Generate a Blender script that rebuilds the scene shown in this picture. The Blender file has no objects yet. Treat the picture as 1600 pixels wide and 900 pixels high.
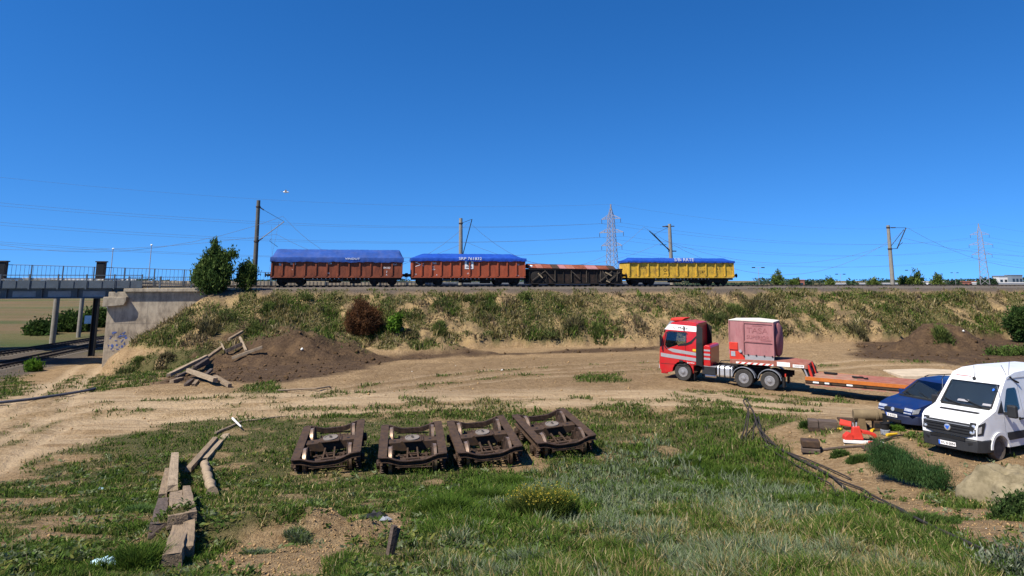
import bpy, bmesh, math, random
import numpy as np
from mathutils import Vector, Matrix
R = math.radians
random.seed(11)
rng = np.random.default_rng(11)
sc = bpy.context.scene
COL = sc.collection

# ------------------------------------------------------------------ camera
EYE = 6.0                       # metres above the yard
FPX, PITCH, HORIZON = 1090.0, R(10.0), 438.0
CY = HORIZON - FPX * math.tan(PITCH)
cd = bpy.data.cameras.new("camera")
cam = bpy.data.objects.new("camera", cd)
COL.objects.link(cam)
cam.location = (0, 0, EYE)
cam.rotation_euler = (R(90) + PITCH, 0, 0)
cd.sensor_width = 36
cd.lens = 36 * FPX / 1600
cd.shift_y = (CY - 450) / 1600
cd.clip_start = 0.1
cd.clip_end = 20000
sc.camera = cam

# ------------------------------------------------------------------ sky, sun, exposure
SUN_EL = R(52)
to_sun = Vector((-0.77, -0.64, 0)).normalized() * math.cos(SUN_EL) + Vector((0, 0, math.sin(SUN_EL)))
world = bpy.data.worlds.new("World")
sc.world = world
world.use_nodes = True
nt = world.node_tree
bg = nt.nodes["Background"]
sky = nt.nodes.new("ShaderNodeTexSky")
sky.sky_type = 'NISHITA'
sky.sun_disc = False
sky.sun_elevation = SUN_EL
sky.sun_rotation = math.atan2(to_sun.x, to_sun.y)
sky.altitude = 1500
sky.air_density = 1.0
sky.dust_density = 0.0
sky.ozone_density = 3.0
hs = nt.nodes.new("ShaderNodeHueSaturation")
hs.inputs['Saturation'].default_value = 1.3
tcw = nt.nodes.new("ShaderNodeTexCoord"); addw = nt.nodes.new("ShaderNodeVectorMath"); addw.operation = 'ADD'; addw.inputs[1].default_value = (0, 0, .17)
nrw = nt.nodes.new("ShaderNodeVectorMath"); nrw.operation = 'NORMALIZE'
nt.links.new(tcw.outputs['Generated'], addw.inputs[0]); nt.links.new(addw.outputs[0], nrw.inputs[0]); nt.links.new(nrw.outputs[0], sky.inputs[0])
nt.links.new(sky.outputs[0], hs.inputs['Color'])
gm = nt.nodes.new("ShaderNodeGamma"); gm.inputs[1].default_value = 1.2
nt.links.new(hs.outputs[0], gm.inputs[0]); nt.links.new(gm.outputs[0], bg.inputs[0])
bg.inputs[1].default_value = 0.081
sd = bpy.data.lights.new("sun", 'SUN')
sd.energy = 5.0
sd.angle = R(0.5)
sd.color = (1.0, 0.93, 0.82)
sun = bpy.data.objects.new("sun", sd)
COL.objects.link(sun)
sun.rotation_euler = (-to_sun).to_track_quat('-Z', 'Y').to_euler()
sc.view_settings.view_transform = 'Standard'
sc.view_settings.look = 'None'
sc.view_settings.exposure = 0.8
sc.view_settings.gamma = 1.0
sc.cycles.max_bounces = 6
sc.cycles.sample_clamp_indirect = 3.0
sc.cycles.use_denoising = True

# ------------------------------------------------------------------ projection helpers (used to lay the plan out in metres)
cp, sp_ = math.cos(PITCH), math.sin(PITCH)
def ray(px, py):
    a = (px - 800) / FPX
    b = (CY - py) / FPX
    return np.array([a, cp - b * sp_, sp_ + b * cp])
def pt(px, py, Y):
    r = ray(px, py)
    r = r * (Y / r[1])
    return Vector((r[0], r[1], r[2] + EYE))
def proj(p):
    x, y, z = p[0], p[1], p[2] - EYE
    zc = cp * y + sp_ * z
    return 800 + FPX * x / zc, CY - FPX * (-sp_ * y + cp * z) / zc
def on_plane(px, py, z):
    r = ray(px, py)
    k = (z - EYE) / r[2]
    return Vector((r[0] * k, r[1] * k, z))

# ------------------------------------------------------------------ noise
def _h(i, j, s):
    n = (i.astype(np.int64) * 374761393 + j.astype(np.int64) * 668265263 + s * 974634777) & 0xffffffff
    n = ((n ^ (n >> 13)) * 1274126177) & 0xffffffff
    n = (n ^ (n >> 16)) & 0xffffffff
    return n / 4294967295.0
def vn(x, y, s=0):
    x = np.asarray(x, float); y = np.asarray(y, float)
    i = np.floor(x); j = np.floor(y)
    fx = x - i; fy = y - j
    fx = fx * fx * (3 - 2 * fx); fy = fy * fy * (3 - 2 * fy)
    a = _h(i, j, s); b = _h(i + 1, j, s); c = _h(i, j + 1, s); d = _h(i + 1, j + 1, s)
    return (a * (1 - fx) + b * fx) * (1 - fy) + (c * (1 - fx) + d * fx) * fy
def fbm(x, y, o=4, s=0):
    t = 0; a = 0.5; n = 0
    for k in range(o):
        t = t + a * vn(x * 2 ** k + 17.3 * k, y * 2 ** k - 9.1 * k, s + k); n += a; a *= 0.5
    return t / n
def S(a, b, x):
    t = np.clip((np.asarray(x, float) - a) / (b - a), 0, 1)
    return t * t * (3 - 2 * t)

# ------------------------------------------------------------------ plan of the upper railway line
TRK0 = Vector((0, 76, 0))
TB = 0.2
TN = math.sqrt(1 + TB * TB)
TV = Vector((1, TB, 0)) / TN            # along the line
NV = Vector((TB, -1, 0)) / TN           # towards the yard
TROT = math.atan2(TB, 1)
RAIL_Z = 5.5
TOP_Z = 5.1
def trk(s, d, z=0.0):
    p = TRK0 + TV * s + NV * d
    return Vector((p.x, p.y, z))
def trk_s(px, d, z):
    lo, hi = -95.0, 140.0
    for _ in range(60):
        m = (lo + hi) / 2
        if proj(trk(m, d, z))[0] < px: lo = m
        else: hi = m
    return (lo + hi) / 2
S_A = trk_s(165, 3.0, 2)
S_C = trk_s(338, 3.0, 5)

RUTS = []
def rut_field(X, Y):
    rut = np.zeros(X.shape); mid = np.zeros(X.shape)
    for P in RUTS:
        dist = np.full(X.shape, 1e9)
        for i in range(len(P) - 1):
            (x0, y0), (x1, y1) = P[i], P[i + 1]
            dx, dy = x1 - x0, y1 - y0
            t = np.clip(((X - x0) * dx + (Y - y0) * dy) / (dx * dx + dy * dy + 1e-9), 0, 1)
            dist = np.minimum(dist, np.hypot(X - x0 - t * dx, Y - y0 - t * dy))
        wv = .25 * (fbm(X * .3, Y * .3, 2, 301) - .5)
        rut = np.maximum(rut, np.exp(-((dist - .95 + wv) / .27) ** 2)); mid = np.maximum(mid, np.exp(-((dist + wv) / .42) ** 2) * (dist < 2))
    return rut, mid
def terrain(X, Y, micro=True):
    X = np.asarray(X, float); Y = np.asarray(Y, float)
    s = (X * TV.x + (Y - 76) * TV.y); d = (X * NV.x + (Y - 76) * NV.y)
    fg = 4.3 - 0.195 * np.maximum(Y, 0) + 0.10 * (fbm(X * .25, Y * .25, 3, 5) - .5) * S(4, 12, Y)
    w = S(-14, -38, X) * S(30, 58, Y)
    far = S(85, 140, Y)
    yard = -1.7 * w * (1 - far) - 0.6 * far + 0.85 * S(6, 12, X) * (1 - S(26, 36, Y))
    yard = yard + 0.12 * (fbm(X * .12, Y * .12, 3, 9) - .5)
    yard = yard - .048 * (np.clip(X, 8, 21) - 13) * S(31, 35, Y) * (1 - S(48, 58, Y))
    k = 0.35
    h = np.clip(0.5 + 0.5 * (fg - yard) / k, 0, 1)
    z = yard * (1 - h) + fg * h + k * h * (1 - h)
    # embankment with a cone at the bridge end
    wob = 1.6 * (fbm(s * .18, d * .10, 3, 21) - .5)
    dn = np.maximum(0, d - 3.7 + wob * S(4, 8, d)) * 0.6
    df = np.maximum(0, -d - 16) * 0.45
    dl = np.maximum(0, S_C - s) * 0.74
    dr = np.maximum(0, s - (S_A - 40)) * 0.74
    ze = TOP_Z - np.minimum(np.hypot(dn + df, dl), np.hypot(dn + df, dr))
    rough = 0.9 * (fbm(s * .5, d * .35, 4, 33) - .5) + 0.55 * (fbm(s * 1.5, d * 1.2, 3, 34) - .5)
    onslope = S(4.2, 6.5, d) * S(TOP_Z, TOP_Z - 1.0, ze)
    ze = ze + rough * onslope
    rel = ze - z
    lip = 1.0 + 0.5 * (fbm(s * .35, s * 0 + 3, 3, 41) - .5)
    cut = S(0.55 * lip, 0.95 * lip, rel)
    e = np.where(rel > 0, rel * np.where(rel < 0.95 * lip, cut, 1.0), 0)
    z = z + e
    # heaps of dug soil
    def heap(cx, cy, rx, ry, hh, seed, a=0.0):
        ca, sa = math.cos(a), math.sin(a)
        ux = ((X - cx) * ca + (Y - cy) * sa) / rx; uy = (-(X - cx) * sa + (Y - cy) * ca) / ry
        r = np.sqrt(ux * ux + uy * uy) + 0.35 * (fbm(X * .5, Y * .5, 4, seed) - .5)
        b = np.clip(1 - r, 0, 1)
        return hh * (b * b * (3 - 2 * b)) * (1 + .25 * (fbm(X * 1.6, Y * 1.6, 3, seed + 3) - .5))
    m1, m1b = heap(-17.2, 56.5, 8.5, 7.5, 2.2, 51), heap(-9.5, 60.0, 9.0, 4.0, .9, 55)
    m1 = np.maximum(m1, m1b)
    m2 = heap(37.5, 62.5, 6.0, 4.0, 2.3, 61, 0.15)
    m3 = heap(-3.6, 11.9, 2.2, 1.0, 0.42, 71, .35)
    m4 = heap(-5.1, 11.4, 0.8, 0.6, 0.42, 75)
    z = np.maximum(z, z * 0.35 + m1) * S(0, .1, m1) + z * (1 - S(0, .1, m1))
    z = z + m2 + m3 + m4
    if micro:
        flat = 1 - S(0.0, 0.4, e)
        yd = S(19, 26, Y) * (1 - S(62, 75, Y)) * flat
        z = z + yd * 0.15 * (fbm(X * .22 + .3 * Y * .2, Y * 1.3, 3, 81) - .5)
        if RUTS: z = z - .075 * rut_field(X, Y)[0]
        z = z + 0.07 * (fbm(X * 1.3, Y * 1.3, 4, 91) - .5) * S(2, 6, Y) * (1 - S(110, 140, Y)) * np.where((d < 4.2) & (s > S_C), 0.15, 1)
        z = z + (0.85 * (fbm(X * .9, Y * .9, 4, 95) - .5) + .34 * (fbm(X * 2.6, Y * 2.6, 2, 96) - .5)) * S(.1, .6, m1 + m2) + .30 * (fbm(X * 3.0, Y * 3.0, 4, 97) - .5) * S(.03, .25, m3 + m4)
    return z
def gz(x, y):
    return float(terrain(np.array([x]), np.array([y]))[0])
def at(px, py):
    r = ray(px, py)
    k = np.concatenate([np.arange(1.5, 40, .05), np.arange(40, 130, .1), np.geomspace(130, 4000, 500)])
    X, Y, Z = r[0] * k, r[1] * k, r[2] * k + EYE
    hit = np.nonzero(Z < terrain(X, Y, False))[0]
    i = hit[0] if len(hit) else len(k) - 1
    return Vector((X[i], Y[i], gz(X[i], Y[i])))

# ------------------------------------------------------------------ materials
def nodes(name):
    m = bpy.data.materials.new(name)
    m.use_nodes = True
    t = m.node_tree
    return m, t, t.nodes["Principled BSDF"]
def mat(name, col, rough=.75, metal=0.0, var=.3, scale=3.0, col2=None, amt=.5, thr=.5, stretch=(1, 1, 1), bump=.15, bscale=40, spec=.25, coat=0.0):
    m, t, b = nodes(name)
    N, L = t.nodes, t.links
    tc = N.new("ShaderNodeTexCoord")
    mp = N.new("ShaderNodeMapping"); mp.inputs['Scale'].default_value = stretch
    L.new(tc.outputs['Object'], mp.inputs[0])
    n1 = N.new("ShaderNodeTexNoise"); n1.inputs['Scale'].default_value = scale; n1.inputs['Detail'].default_value = 6
    n1.inputs['Roughness'].default_value = .65
    L.new(mp.outputs[0], n1.inputs['Vector'])
    r1 = N.new("ShaderNodeMapRange"); r1.inputs[1].default_value = .3; r1.inputs[2].default_value = .7
    r1.inputs[3].default_value = 1 - var; r1.inputs[4].default_value = 1 + var
    L.new(n1.outputs[0], r1.inputs[0])
    mx = N.new("ShaderNodeMix"); mx.data_type = 'RGBA'; mx.blend_type = 'MULTIPLY'; mx.inputs[0].default_value = 1
    L.new(r1.outputs[0], mx.inputs[7])
    if col2 is not None:
        n2 = N.new("ShaderNodeTexNoise"); n2.inputs['Scale'].default_value = scale * 1.7; n2.inputs['Detail'].default_value = 8
        n2.inputs['Roughness'].default_value = .7
        L.new(mp.outputs[0], n2.inputs['Vector'])
        r2 = N.new("ShaderNodeMapRange"); r2.inputs[1].default_value = thr - .08; r2.inputs[2].default_value = thr + .1
        r2.inputs[3].default_value = 0; r2.inputs[4].default_value = amt
        L.new(n2.outputs[0], r2.inputs[0])
        m2 = N.new("ShaderNodeMix"); m2.data_type = 'RGBA'
        m2.inputs[6].default_value = (*col, 1); m2.inputs[7].default_value = (*col2, 1)
        L.new(r2.outputs[0], m2.inputs[0]); L.new(m2.outputs[2], mx.inputs[6])
    else:
        mx.inputs[6].default_value = (*col, 1)
    L.new(mx.outputs[2], b.inputs['Base Color'])
    b.inputs['Roughness'].default_value = rough
    b.inputs['Metallic'].default_value = metal
    b.inputs['Specular IOR Level'].default_value = spec
    if coat: b.inputs['Coat Weight'].default_value = coat; b.inputs['Coat Roughness'].default_value = .08
    if bump:
        n3 = N.new("ShaderNodeTexNoise"); n3.inputs['Scale'].default_value = bscale; n3.inputs['Detail'].default_value = 4
        L.new(mp.outputs[0], n3.inputs['Vector'])
        bp = N.new("ShaderNodeBump"); bp.inputs['Strength'].default_value = bump; bp.inputs['Distance'].default_value = .02
        L.new(n3.outputs[0], bp.inputs['Height']); L.new(bp.outputs[0], b.inputs['Normal'])
    return m
def leafmat(name, trans=.35):
    m, t, b = nodes(name)
    N, L = t.nodes, t.links
    a = N.new("ShaderNodeAttribute"); a.attribute_name = "Col"
    d = N.new("ShaderNodeBsdfDiffuse"); tr = N.new("ShaderNodeBsdfTranslucent"); mx = N.new("ShaderNodeMixShader")
    mx.inputs[0].default_value = trans
    L.new(a.outputs[0], d.inputs[0]); L.new(a.outputs[0], tr.inputs[0])
    L.new(d.outputs[0], mx.inputs[1]); L.new(tr.outputs[0], mx.inputs[2])
    L.new(mx.outputs[0], N["Material Output"].inputs[0])
    return m
M = {}
M['leaf'] = leafmat("foliage")
M['bark'] = mat("bark", (.09, .065, .045), .95, scale=6, bump=.5)
M['rust_red'] = mat("rust_red_paint", (.20, .055, .026), .8, var=.3, scale=1.6, col2=(.10, .030, .018), amt=.7, thr=.52, stretch=(1.4, 1.4, .5))
M['red_wagon'] = mat("red_wagon_paint", (.30, .066, .028), .75, var=.18, scale=1.6, col2=(.17, .04, .022), amt=.6, thr=.56, stretch=(1.4, 1.4, .5))
M['yellow_wagon'] = mat("yellow_wagon_paint", (.56, .34, .035), .7, var=.2, scale=1.8, col2=(.13, .08, .035), amt=.8, thr=.56, stretch=(1.2, 1.2, .8))
M['under'] = mat("dark_underframe", (.014, .012, .011), .85, var=.4)
M['tarp_blue'] = mat("blue_tarpaulin", (.009, .052, .30), .55, var=.16, scale=1.2, col2=(.025, .085, .33), amt=.5, thr=.55, bump=.35, bscale=4)
M['tarp_dull'] = mat("faded_blue_tarpaulin", (.018, .060, .235), .55, var=.2, scale=.8, col2=(.05, .08, .22), amt=.5, thr=.5, bump=.4, bscale=4)
M['white'] = mat("white_lettering", (.75, .75, .73), .7, var=.1)
M['black'] = mat("black_paint", (.012, .012, .012), .6, var=.2)
M['dark_steel'] = mat("dark_brown_steel", (.024, .016, .011), .7, var=.5, scale=5, col2=(.075, .042, .026), amt=.7, thr=.5)
M['brown_steel'] = mat("brown_rusty_steel", (.056, .033, .018), .75, var=.35, scale=5, col2=(.035, .024, .02), amt=.8, thr=.52)
M['tread'] = mat("worn_wheel_tread", (.27, .20, .15), .42, metal=.6, var=.25, scale=6, col2=(.30, .15, .06), amt=.6, thr=.55)
M['plate_pale'] = mat("pale_centre_plate", (.21, .18, .15), .5, metal=.2, var=.2)
M['concrete'] = mat("grey_concrete", (.34, .285, .205), .9, var=.28, scale=1.1, col2=(.16, .13, .095), amt=.75, thr=.52, stretch=(1, 1, .45), bump=.2)
M['pole'] = mat("concrete_pole", (.20, .185, .155), .9, var=.2, scale=2)
M['pole_dark'] = mat("dark_concrete_pole", (.085, .08, .07), .9, var=.2, scale=2)
M['bridge'] = mat("grey_blue_bridge_paint", (.06, .075, .09), .6, var=.2, scale=1.2, col2=(.05, .045, .045), amt=.5, thr=.6)
M['bridge_light'] = mat("pale_bridge_paint", (.17, .19, .21), .6, var=.15, scale=1.5, col2=(.12, .12, .13), amt=.6, thr=.57)
M['rail'] = mat("rail_steel", (.028, .020, .015), .6, var=.3)
M['sleeper_conc'] = mat("track_sleepers", (.075, .062, .05), .9, var=.3)
M['wood'] = mat("weathered_timber", (.205, .15, .095), .9, var=.28, scale=4, col2=(.13, .10, .075), amt=.7, thr=.53, stretch=(.35, 3, 3), bump=.6, bscale=12)
M['wood_pale'] = mat("pale_timber", (.275, .21, .14), .9, var=.25, scale=4, col2=(.15, .11, .07), amt=.7, thr=.55, stretch=(.3, 3, 3), bump=.6, bscale=12)
M['wood_dark'] = mat("dark_creosoted_timber", (.075, .055, .043), .9, var=.35, scale=4, col2=(.15, .12, .10), amt=.5, thr=.56, stretch=(.4, 3, 3), bump=.6, bscale=12)
M['truck_red'] = mat("truck_red_paint", (.42, .012, .014), .4, var=.14, scale=1.2, col2=(.26, .045, .03), amt=.45, thr=.55, bump=0, coat=.4)
M['faded_red'] = mat("faded_red_paint", (.31, .14, .14), .8, var=.14, scale=2.0, col2=(.21, .06, .068), amt=.5, thr=.57, stretch=(1.5, 1.5, .5))
M['faded_red_dark'] = mat("worn_red_relief", (.235, .090, .092), .8, var=.2)
M['signal_red'] = mat("signal_red_paint", (.50, .035, .02), .6, var=.15)
M['orange'] = mat("orange_trailer_paint", (.42, .125, .022), .6, var=.15, col2=(.25, .07, .03), amt=.6, thr=.58)
M['cream'] = mat("cream_cover", (.58, .54, .46), .8, var=.12)
M['silver'] = mat("bare_aluminium", (.68, .68, .67), .35, metal=.7, var=.12)
M['grey_plastic'] = mat("grey_plastic", (.20, .215, .24), .6, var=.1)
M['stripe'] = mat("grey_stripe", (.27, .265, .275), .5, var=.1)
M['tyre'] = mat("dusty_tyre_rubber", (.040, .037, .034), .9, var=.3, scale=6)
M['tyre_dusty'] = mat("very_dusty_tyre", (.13, .105, .08), .95, var=.3, scale=6)
M['glass'] = mat("dark_window_glass", (.020, .026, .030), .06, var=.1, bump=0, spec=.6)
M['van_white'] = mat("white_van_paint", (.64, .645, .65), .38, var=.04, scale=1.2, col2=(.50, .46, .40), amt=.45, thr=.57, stretch=(1, 1, 1.6), bump=0, coat=.3)
M['plastic'] = mat("black_plastic_trim", (.022, .023, .025), .55, var=.2, bump=.05)
M['car_blue'] = mat("dark_blue_car_paint", (.006, .018, .085), .34, var=.12, scale=1.5, col2=(.03, .035, .07), amt=.5, thr=.56, bump=0, coat=.5)
M['lamp'] = mat("headlight_glass", (.52, .54, .56), .12, metal=.5, var=.35, scale=9, bump=0)
M['plate_blue'] = mat("blue_plate_band", (.02, .12, .55), .5, var=.05, bump=0)
M['hub'] = mat("steel_wheel_rim", (.33, .32, .31), .45, metal=.6, var=.25, scale=8)
M['hub_dirty'] = mat("dirty_steel_rim", (.11, .095, .08), .7, metal=.3, var=.3, scale=8)
M['deck'] = mat("dusty_trailer_deck", (.25, .175, .115), .9, var=.2, scale=2, col2=(.33, .10, .075), amt=.8, thr=.5)
M['deck_red'] = mat("red_trailer_deck", (.25, .085, .06), .9, var=.2, scale=2, col2=(.28, .19, .14), amt=.5, thr=.55)
M['canvas'] = mat("tan_canvas", (.20, .165, .10), .9, var=.25, scale=2.2, col2=(.11, .09, .05), amt=.8, thr=.52, bump=1.0, bscale=5)
M['yellow'] = mat("yellow_paint", (.62, .40, .02), .6, var=.1)
M['white_paint'] = mat("white_paint", (.72, .70, .67), .6, var=.12)
M['galv'] = mat("galvanised_steel", (.34, .33, .33), .55, metal=.5, var=.15)
M['pylon'] = mat("pylon_steel", (.27, .25, .26), .6, metal=.1, var=.15)
M['wire'] = mat("wire", (.13, .15, .18), .6, var=.05, bump=0)
M['hose'] = mat("dark_hose", (.075, .08, .095), .6, var=.2)
M['cable'] = mat("black_steel_cable", (.03, .024, .02), .7, var=.3)
M['plastic_bag'] = mat("pale_blue_plastic", (.35, .52, .60), .5, var=.2)
M['brick'] = mat("red_brick", (.30, .12, .085), .9, var=.2)
M['building'] = mat("pale_render", (.55, .54, .52), .9, var=.1)
M['building_dark'] = mat("grey_cladding", (.16, .19, .22), .8, var=.1)
M['slab'] = mat("pale_concrete_slab", (.44, .36, .26), .9, var=.15, scale=1.5)
M['graffiti'] = mat("blue_graffiti_paint", (.06, .095, .24), .7, var=.3)
M['graffiti_white'] = mat("white_graffiti_paint", (.16, .15, .17), .7, var=.2)
M['soil_dark'] = mat("dug_soil", (.135, .088, .055), .95, var=.4, scale=2, bump=.6, bscale=15)
M['asphalt'] = mat("road_asphalt", (.06, .06, .058), .95, var=.2)

# ------------------------------------------------------------------ mesh builder
class MB:
    def __init__(s): s.v = []; s.f = []
    def add(s, vs, fs):
        o = len(s.v); s.v += [tuple(v) for v in vs]; s.f += [tuple(i + o for i in f) for f in fs]; return s
    def box(s, cx, cy, cz, sx, sy, sz, rot=None):
        vs = [Vector((x * sx / 2, y * sy / 2, z * sz / 2)) for x in (-1, 1) for y in (-1, 1) for z in (-1, 1)]
        if rot is not None: vs = [rot @ v for v in vs]
        vs = [v + Vector((cx, cy, cz)) for v in vs]
        return s.add(vs, [(0, 1, 3, 2), (4, 6, 7, 5), (0, 4, 5, 1), (2, 3, 7, 6), (0, 2, 6, 4), (1, 5, 7, 3)])
    def b2(s, x0, x1, y0, y1, z0, z1):
        return s.box((x0 + x1) / 2, (y0 + y1) / 2, (z0 + z1) / 2, abs(x1 - x0), abs(y1 - y0), abs(z1 - z0))
    def beam(s, p, q, w, h, up=(0, 0, 1)):
        p = Vector(p); q = Vector(q); a = (q - p); L = a.length; a.normalize()
        up = Vector(up); b = up.cross(a)
        if b.length < 1e-4: b = Vector((1, 0, 0)).cross(a)
        b.normalize(); c = a.cross(b)
        m = Matrix((a, b, c)).transposed()
        o = (p + q) / 2
        return s.box(o.x, o.y, o.z, L, w, h, m)
    def tube(s, pts, r, n=8, cap=True):
        pts = [Vector(p) for p in pts]
        rs = r if isinstance(r, (list, tuple)) else [r] * len(pts)
        vs = []; fs = []
        prev = None
        for i, p in enumerate(pts):
            d = (pts[min(i + 1, len(pts) - 1)] - pts[max(i - 1, 0)]).normalized()
            if prev is None:
                u = Vector((0, 0, 1)).cross(d)
                if u.length < .05: u = Vector((1, 0, 0)).cross(d)
            else:
                u = prev - d * prev.dot(d)
            u.normalize(); prev = u; w = d.cross(u)
            for k in range(n):
                a = 2 * math.pi * k / n
                vs.append(p + (u * math.cos(a) + w * math.sin(a)) * rs[i])
        for i in range(len(pts) - 1):
            for k in range(n):
                fs.append((i * n + k, i * n + (k + 1) % n, (i + 1) * n + (k + 1) % n, (i + 1) * n + k))
        if cap:
            fs.append(tuple(range(n))[::-1]); fs.append(tuple((len(pts) - 1) * n + k for k in range(n)))
        return s.add(vs, fs)
    def lathe(s, prof, o, axis, n=24):
        o = Vector(o); a = Vector(axis).normalized()
        u = Vector((0, 0, 1)).cross(a)
        if u.length < .05: u = Vector((1, 0, 0)).cross(a)
        u.normalize(); w = a.cross(u)
        vs = []; fs = []
        for (r, h) in prof:
            for k in range(n):
                t = 2 * math.pi * k / n
                vs.append(o + a * h + (u * math.cos(t) + w * math.sin(t)) * r)
        for i in range(len(prof) - 1):
            for k in range(n):
                fs.append((i * n + k, i * n + (k + 1) % n, (i + 1) * n + (k + 1) % n, (i + 1) * n + k))
        if prof[0][0] > 1e-4: fs.append(tuple(range(n)))
        if prof[-1][0] > 1e-4: fs.append(tuple((len(prof) - 1) * n + k for k in range(n)))
        return s.add(vs, fs)
    def prism(s, poly, y0, y1, plane='xz'):
        n = len(poly)
        f = (lambda a, b, t: (a, t, b)) if plane == 'xz' else ((lambda a, b, t: (t, a, b)) if plane == 'yz' else (lambda a, b, t: (a, b, t)))
        vs = [f(a, b, y0) for a, b in poly] + [f(a, b, y1) for a, b in poly]
        fs = [tuple(range(n)), tuple(range(n, 2 * n))[::-1]] + [(i, (i + 1) % n, n + (i + 1) % n, n + i) for i in range(n)]
        return s.add(vs, fs)
    def slab(s, pts, th, off=(0, 0, 1)):
        off = Vector(off).normalized() * th
        n = len(pts); pts = [Vector(p) for p in pts]
        vs = pts + [p + off for p in pts]
        fs = [tuple(range(n)), tuple(range(n, 2 * n))[::-1]] + [(i, (i + 1) % n, n + (i + 1) % n, n + i) for i in range(n)]
        return s.add(vs, fs)
    def mesh(s, name):
        me = bpy.data.meshes.new(name)
        me.from_pydata(s.v, [], s.f)
        bm = bmesh.new(); bm.from_mesh(me)
        bmesh.ops.recalc_face_normals(bm, faces=bm.faces)
        bm.to_mesh(me); bm.free()
        return me
    def build(s, name, m, parent=None, smooth=False, bevel=0, loc=None, rot=None):
        me = s.mesh(name)
        return put(name, me, m, parent, smooth, bevel, loc, rot)
def put(name, me, m, parent=None, smooth=False, bevel=0, loc=None, rot=None):
    o = bpy.data.objects.new(name, me); COL.objects.link(o)
    me.materials.append(M[m] if isinstance(m, str) else m)
    if smooth:
        me.polygons.foreach_set('use_smooth', [True] * len(me.polygons))
        me.set_sharp_from_angle(angle=R(38))
    if bevel:
        b = o.modifiers.new('bevel', 'BEVEL'); b.width = bevel; b.segments = 2; b.limit_method = 'ANGLE'; b.angle_limit = R(30)
    if parent is not None: o.parent = parent
    if loc is not None: o.location = loc
    if rot is not None: o.rotation_euler = rot
    return o
def tag(o, label=None, cat=None, group=None, kind=None):
    if label: o['label'] = label
    if cat: o['category'] = cat
    if group: o['group'] = group
    if kind: o['kind'] = kind
    return o
def thing(name, label, cat, loc=(0, 0, 0), rz=0.0, group=None, rot=None):
    o = bpy.data.objects.new(name, None); COL.objects.link(o)
    o.empty_display_size = .2
    o.location = loc; o.rotation_euler = rot if rot is not None else (0, 0, rz)
    return tag(o, label, cat, group)
def dup(root, loc, rot, label):
    def cp_(o, par):
        c = o.copy(); COL.objects.link(c)
        if par is not None: c.parent = par
        for ch in list(o.children): cp_(ch, c)
        return c
    r = cp_(root, None); r.location = loc; r.rotation_euler = rot; r['label'] = label
    return r
def text_mesh(s, size, ext=.004):
    cu = bpy.data.curves.new("t", 'FONT'); cu.body = s; cu.size = size; cu.extrude = ext
    cu.align_x = 'CENTER'; cu.align_y = 'CENTER'
    o = bpy.data.objects.new("t", cu)
    me = bpy.data.meshes.new_from_object(o)
    bpy.data.objects.remove(o); bpy.data.curves.remove(cu)
    return me
def text(name, s, size, m, parent, loc, rot, sx=1.0):
    me = text_mesh(s, size)
    o = put(name, me, m, parent, loc=loc, rot=rot); o.scale = (sx, 1, 1)
    return o
def raw_mesh(name, V, F, cols, m, parent=None, smooth=False):
    """V (n,k,3) per-card vertices; F list of index tuples in one card; cols (n,3)"""
    n, k = V.shape[0], V.shape[1]
    me = bpy.data.meshes.new(name)
    me.vertices.add(n * k); me.vertices.foreach_set('co', V.reshape(-1).astype(np.float32))
    idx = np.concatenate([np.array(f) for f in F]); tot = np.array([len(f) for f in F])
    allidx = (np.arange(n)[:, None] * k + idx[None, :]).reshape(-1)
    st = np.concatenate([[0], np.cumsum(tot)[:-1]])
    starts = (np.arange(n)[:, None] * len(idx) + st[None, :]).reshape(-1)
    me.loops.add(len(allidx)); me.loops.foreach_set('vertex_index', allidx.astype(np.int32))
    me.polygons.add(n * len(F)); me.polygons.foreach_set('loop_start', starts.astype(np.int32))
    me.update(calc_edges=True)
    ca = me.color_attributes.new("Col", 'FLOAT_COLOR', 'POINT')
    c4 = np.ones((n, k, 4), np.float32); c4[:, :, :3] = cols[:, None, :]
    ca.data.foreach_set('color', c4.reshape(-1))
    return put(name, me, m, parent)

def seeglass():
    m, t, b = nodes("clear_tinted_glass")
    N, L = t.nodes, t.links
    tr = N.new("ShaderNodeBsdfTransparent"); tr.inputs[0].default_value = (.80, .86, .85, 1)
    gl = N.new("ShaderNodeBsdfGlossy"); gl.inputs['Roughness'].default_value = .10; gl.inputs[0].default_value = (.9, .95, 1, 1)
    fr = N.new("ShaderNodeFresnel"); fr.inputs[0].default_value = 1.5
    mx = N.new("ShaderNodeMixShader")
    L.new(fr.outputs[0], mx.inputs[0]); L.new(tr.outputs[0], mx.inputs[1]); L.new(gl.outputs[0], mx.inputs[2]); L.new(mx.outputs[0], N["Material Output"].inputs[0])
    return m
M['clear'] = seeglass()
M['interior'] = mat("dark_cabin_trim", (.07, .072, .075), .8, var=.15)
M['seat'] = mat("grey_seat_cloth", (.12, .125, .135), .9, var=.2)
def carve(ob, mb, m):
    me = mb.mesh("cutter"); me.materials.append(M[m]); c = bpy.data.objects.new("cutter", me); COL.objects.link(c)
    if ob.parent is not None: c.parent = ob.parent
    mods = [(q.type, q) for q in ob.modifiers]
    for _, q in mods: q.show_viewport = False
    b = ob.modifiers.new("cut", 'BOOLEAN'); b.object = c; b.operation = 'DIFFERENCE'; b.solver = 'EXACT'; b.material_mode = 'TRANSFER'
    bpy.context.view_layer.update()
    dg = bpy.context.evaluated_depsgraph_get()
    new = bpy.data.meshes.new_from_object(ob.evaluated_get(dg))
    ob.modifiers.remove(b)
    for _, q in mods: q.show_viewport = True
    if len(new.polygons) > 10:
        ob.data = new
        new.polygons.foreach_set('use_smooth', [True] * len(new.polygons)); new.set_sharp_from_angle(angle=R(30))
    bpy.data.objects.remove(c)
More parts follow.
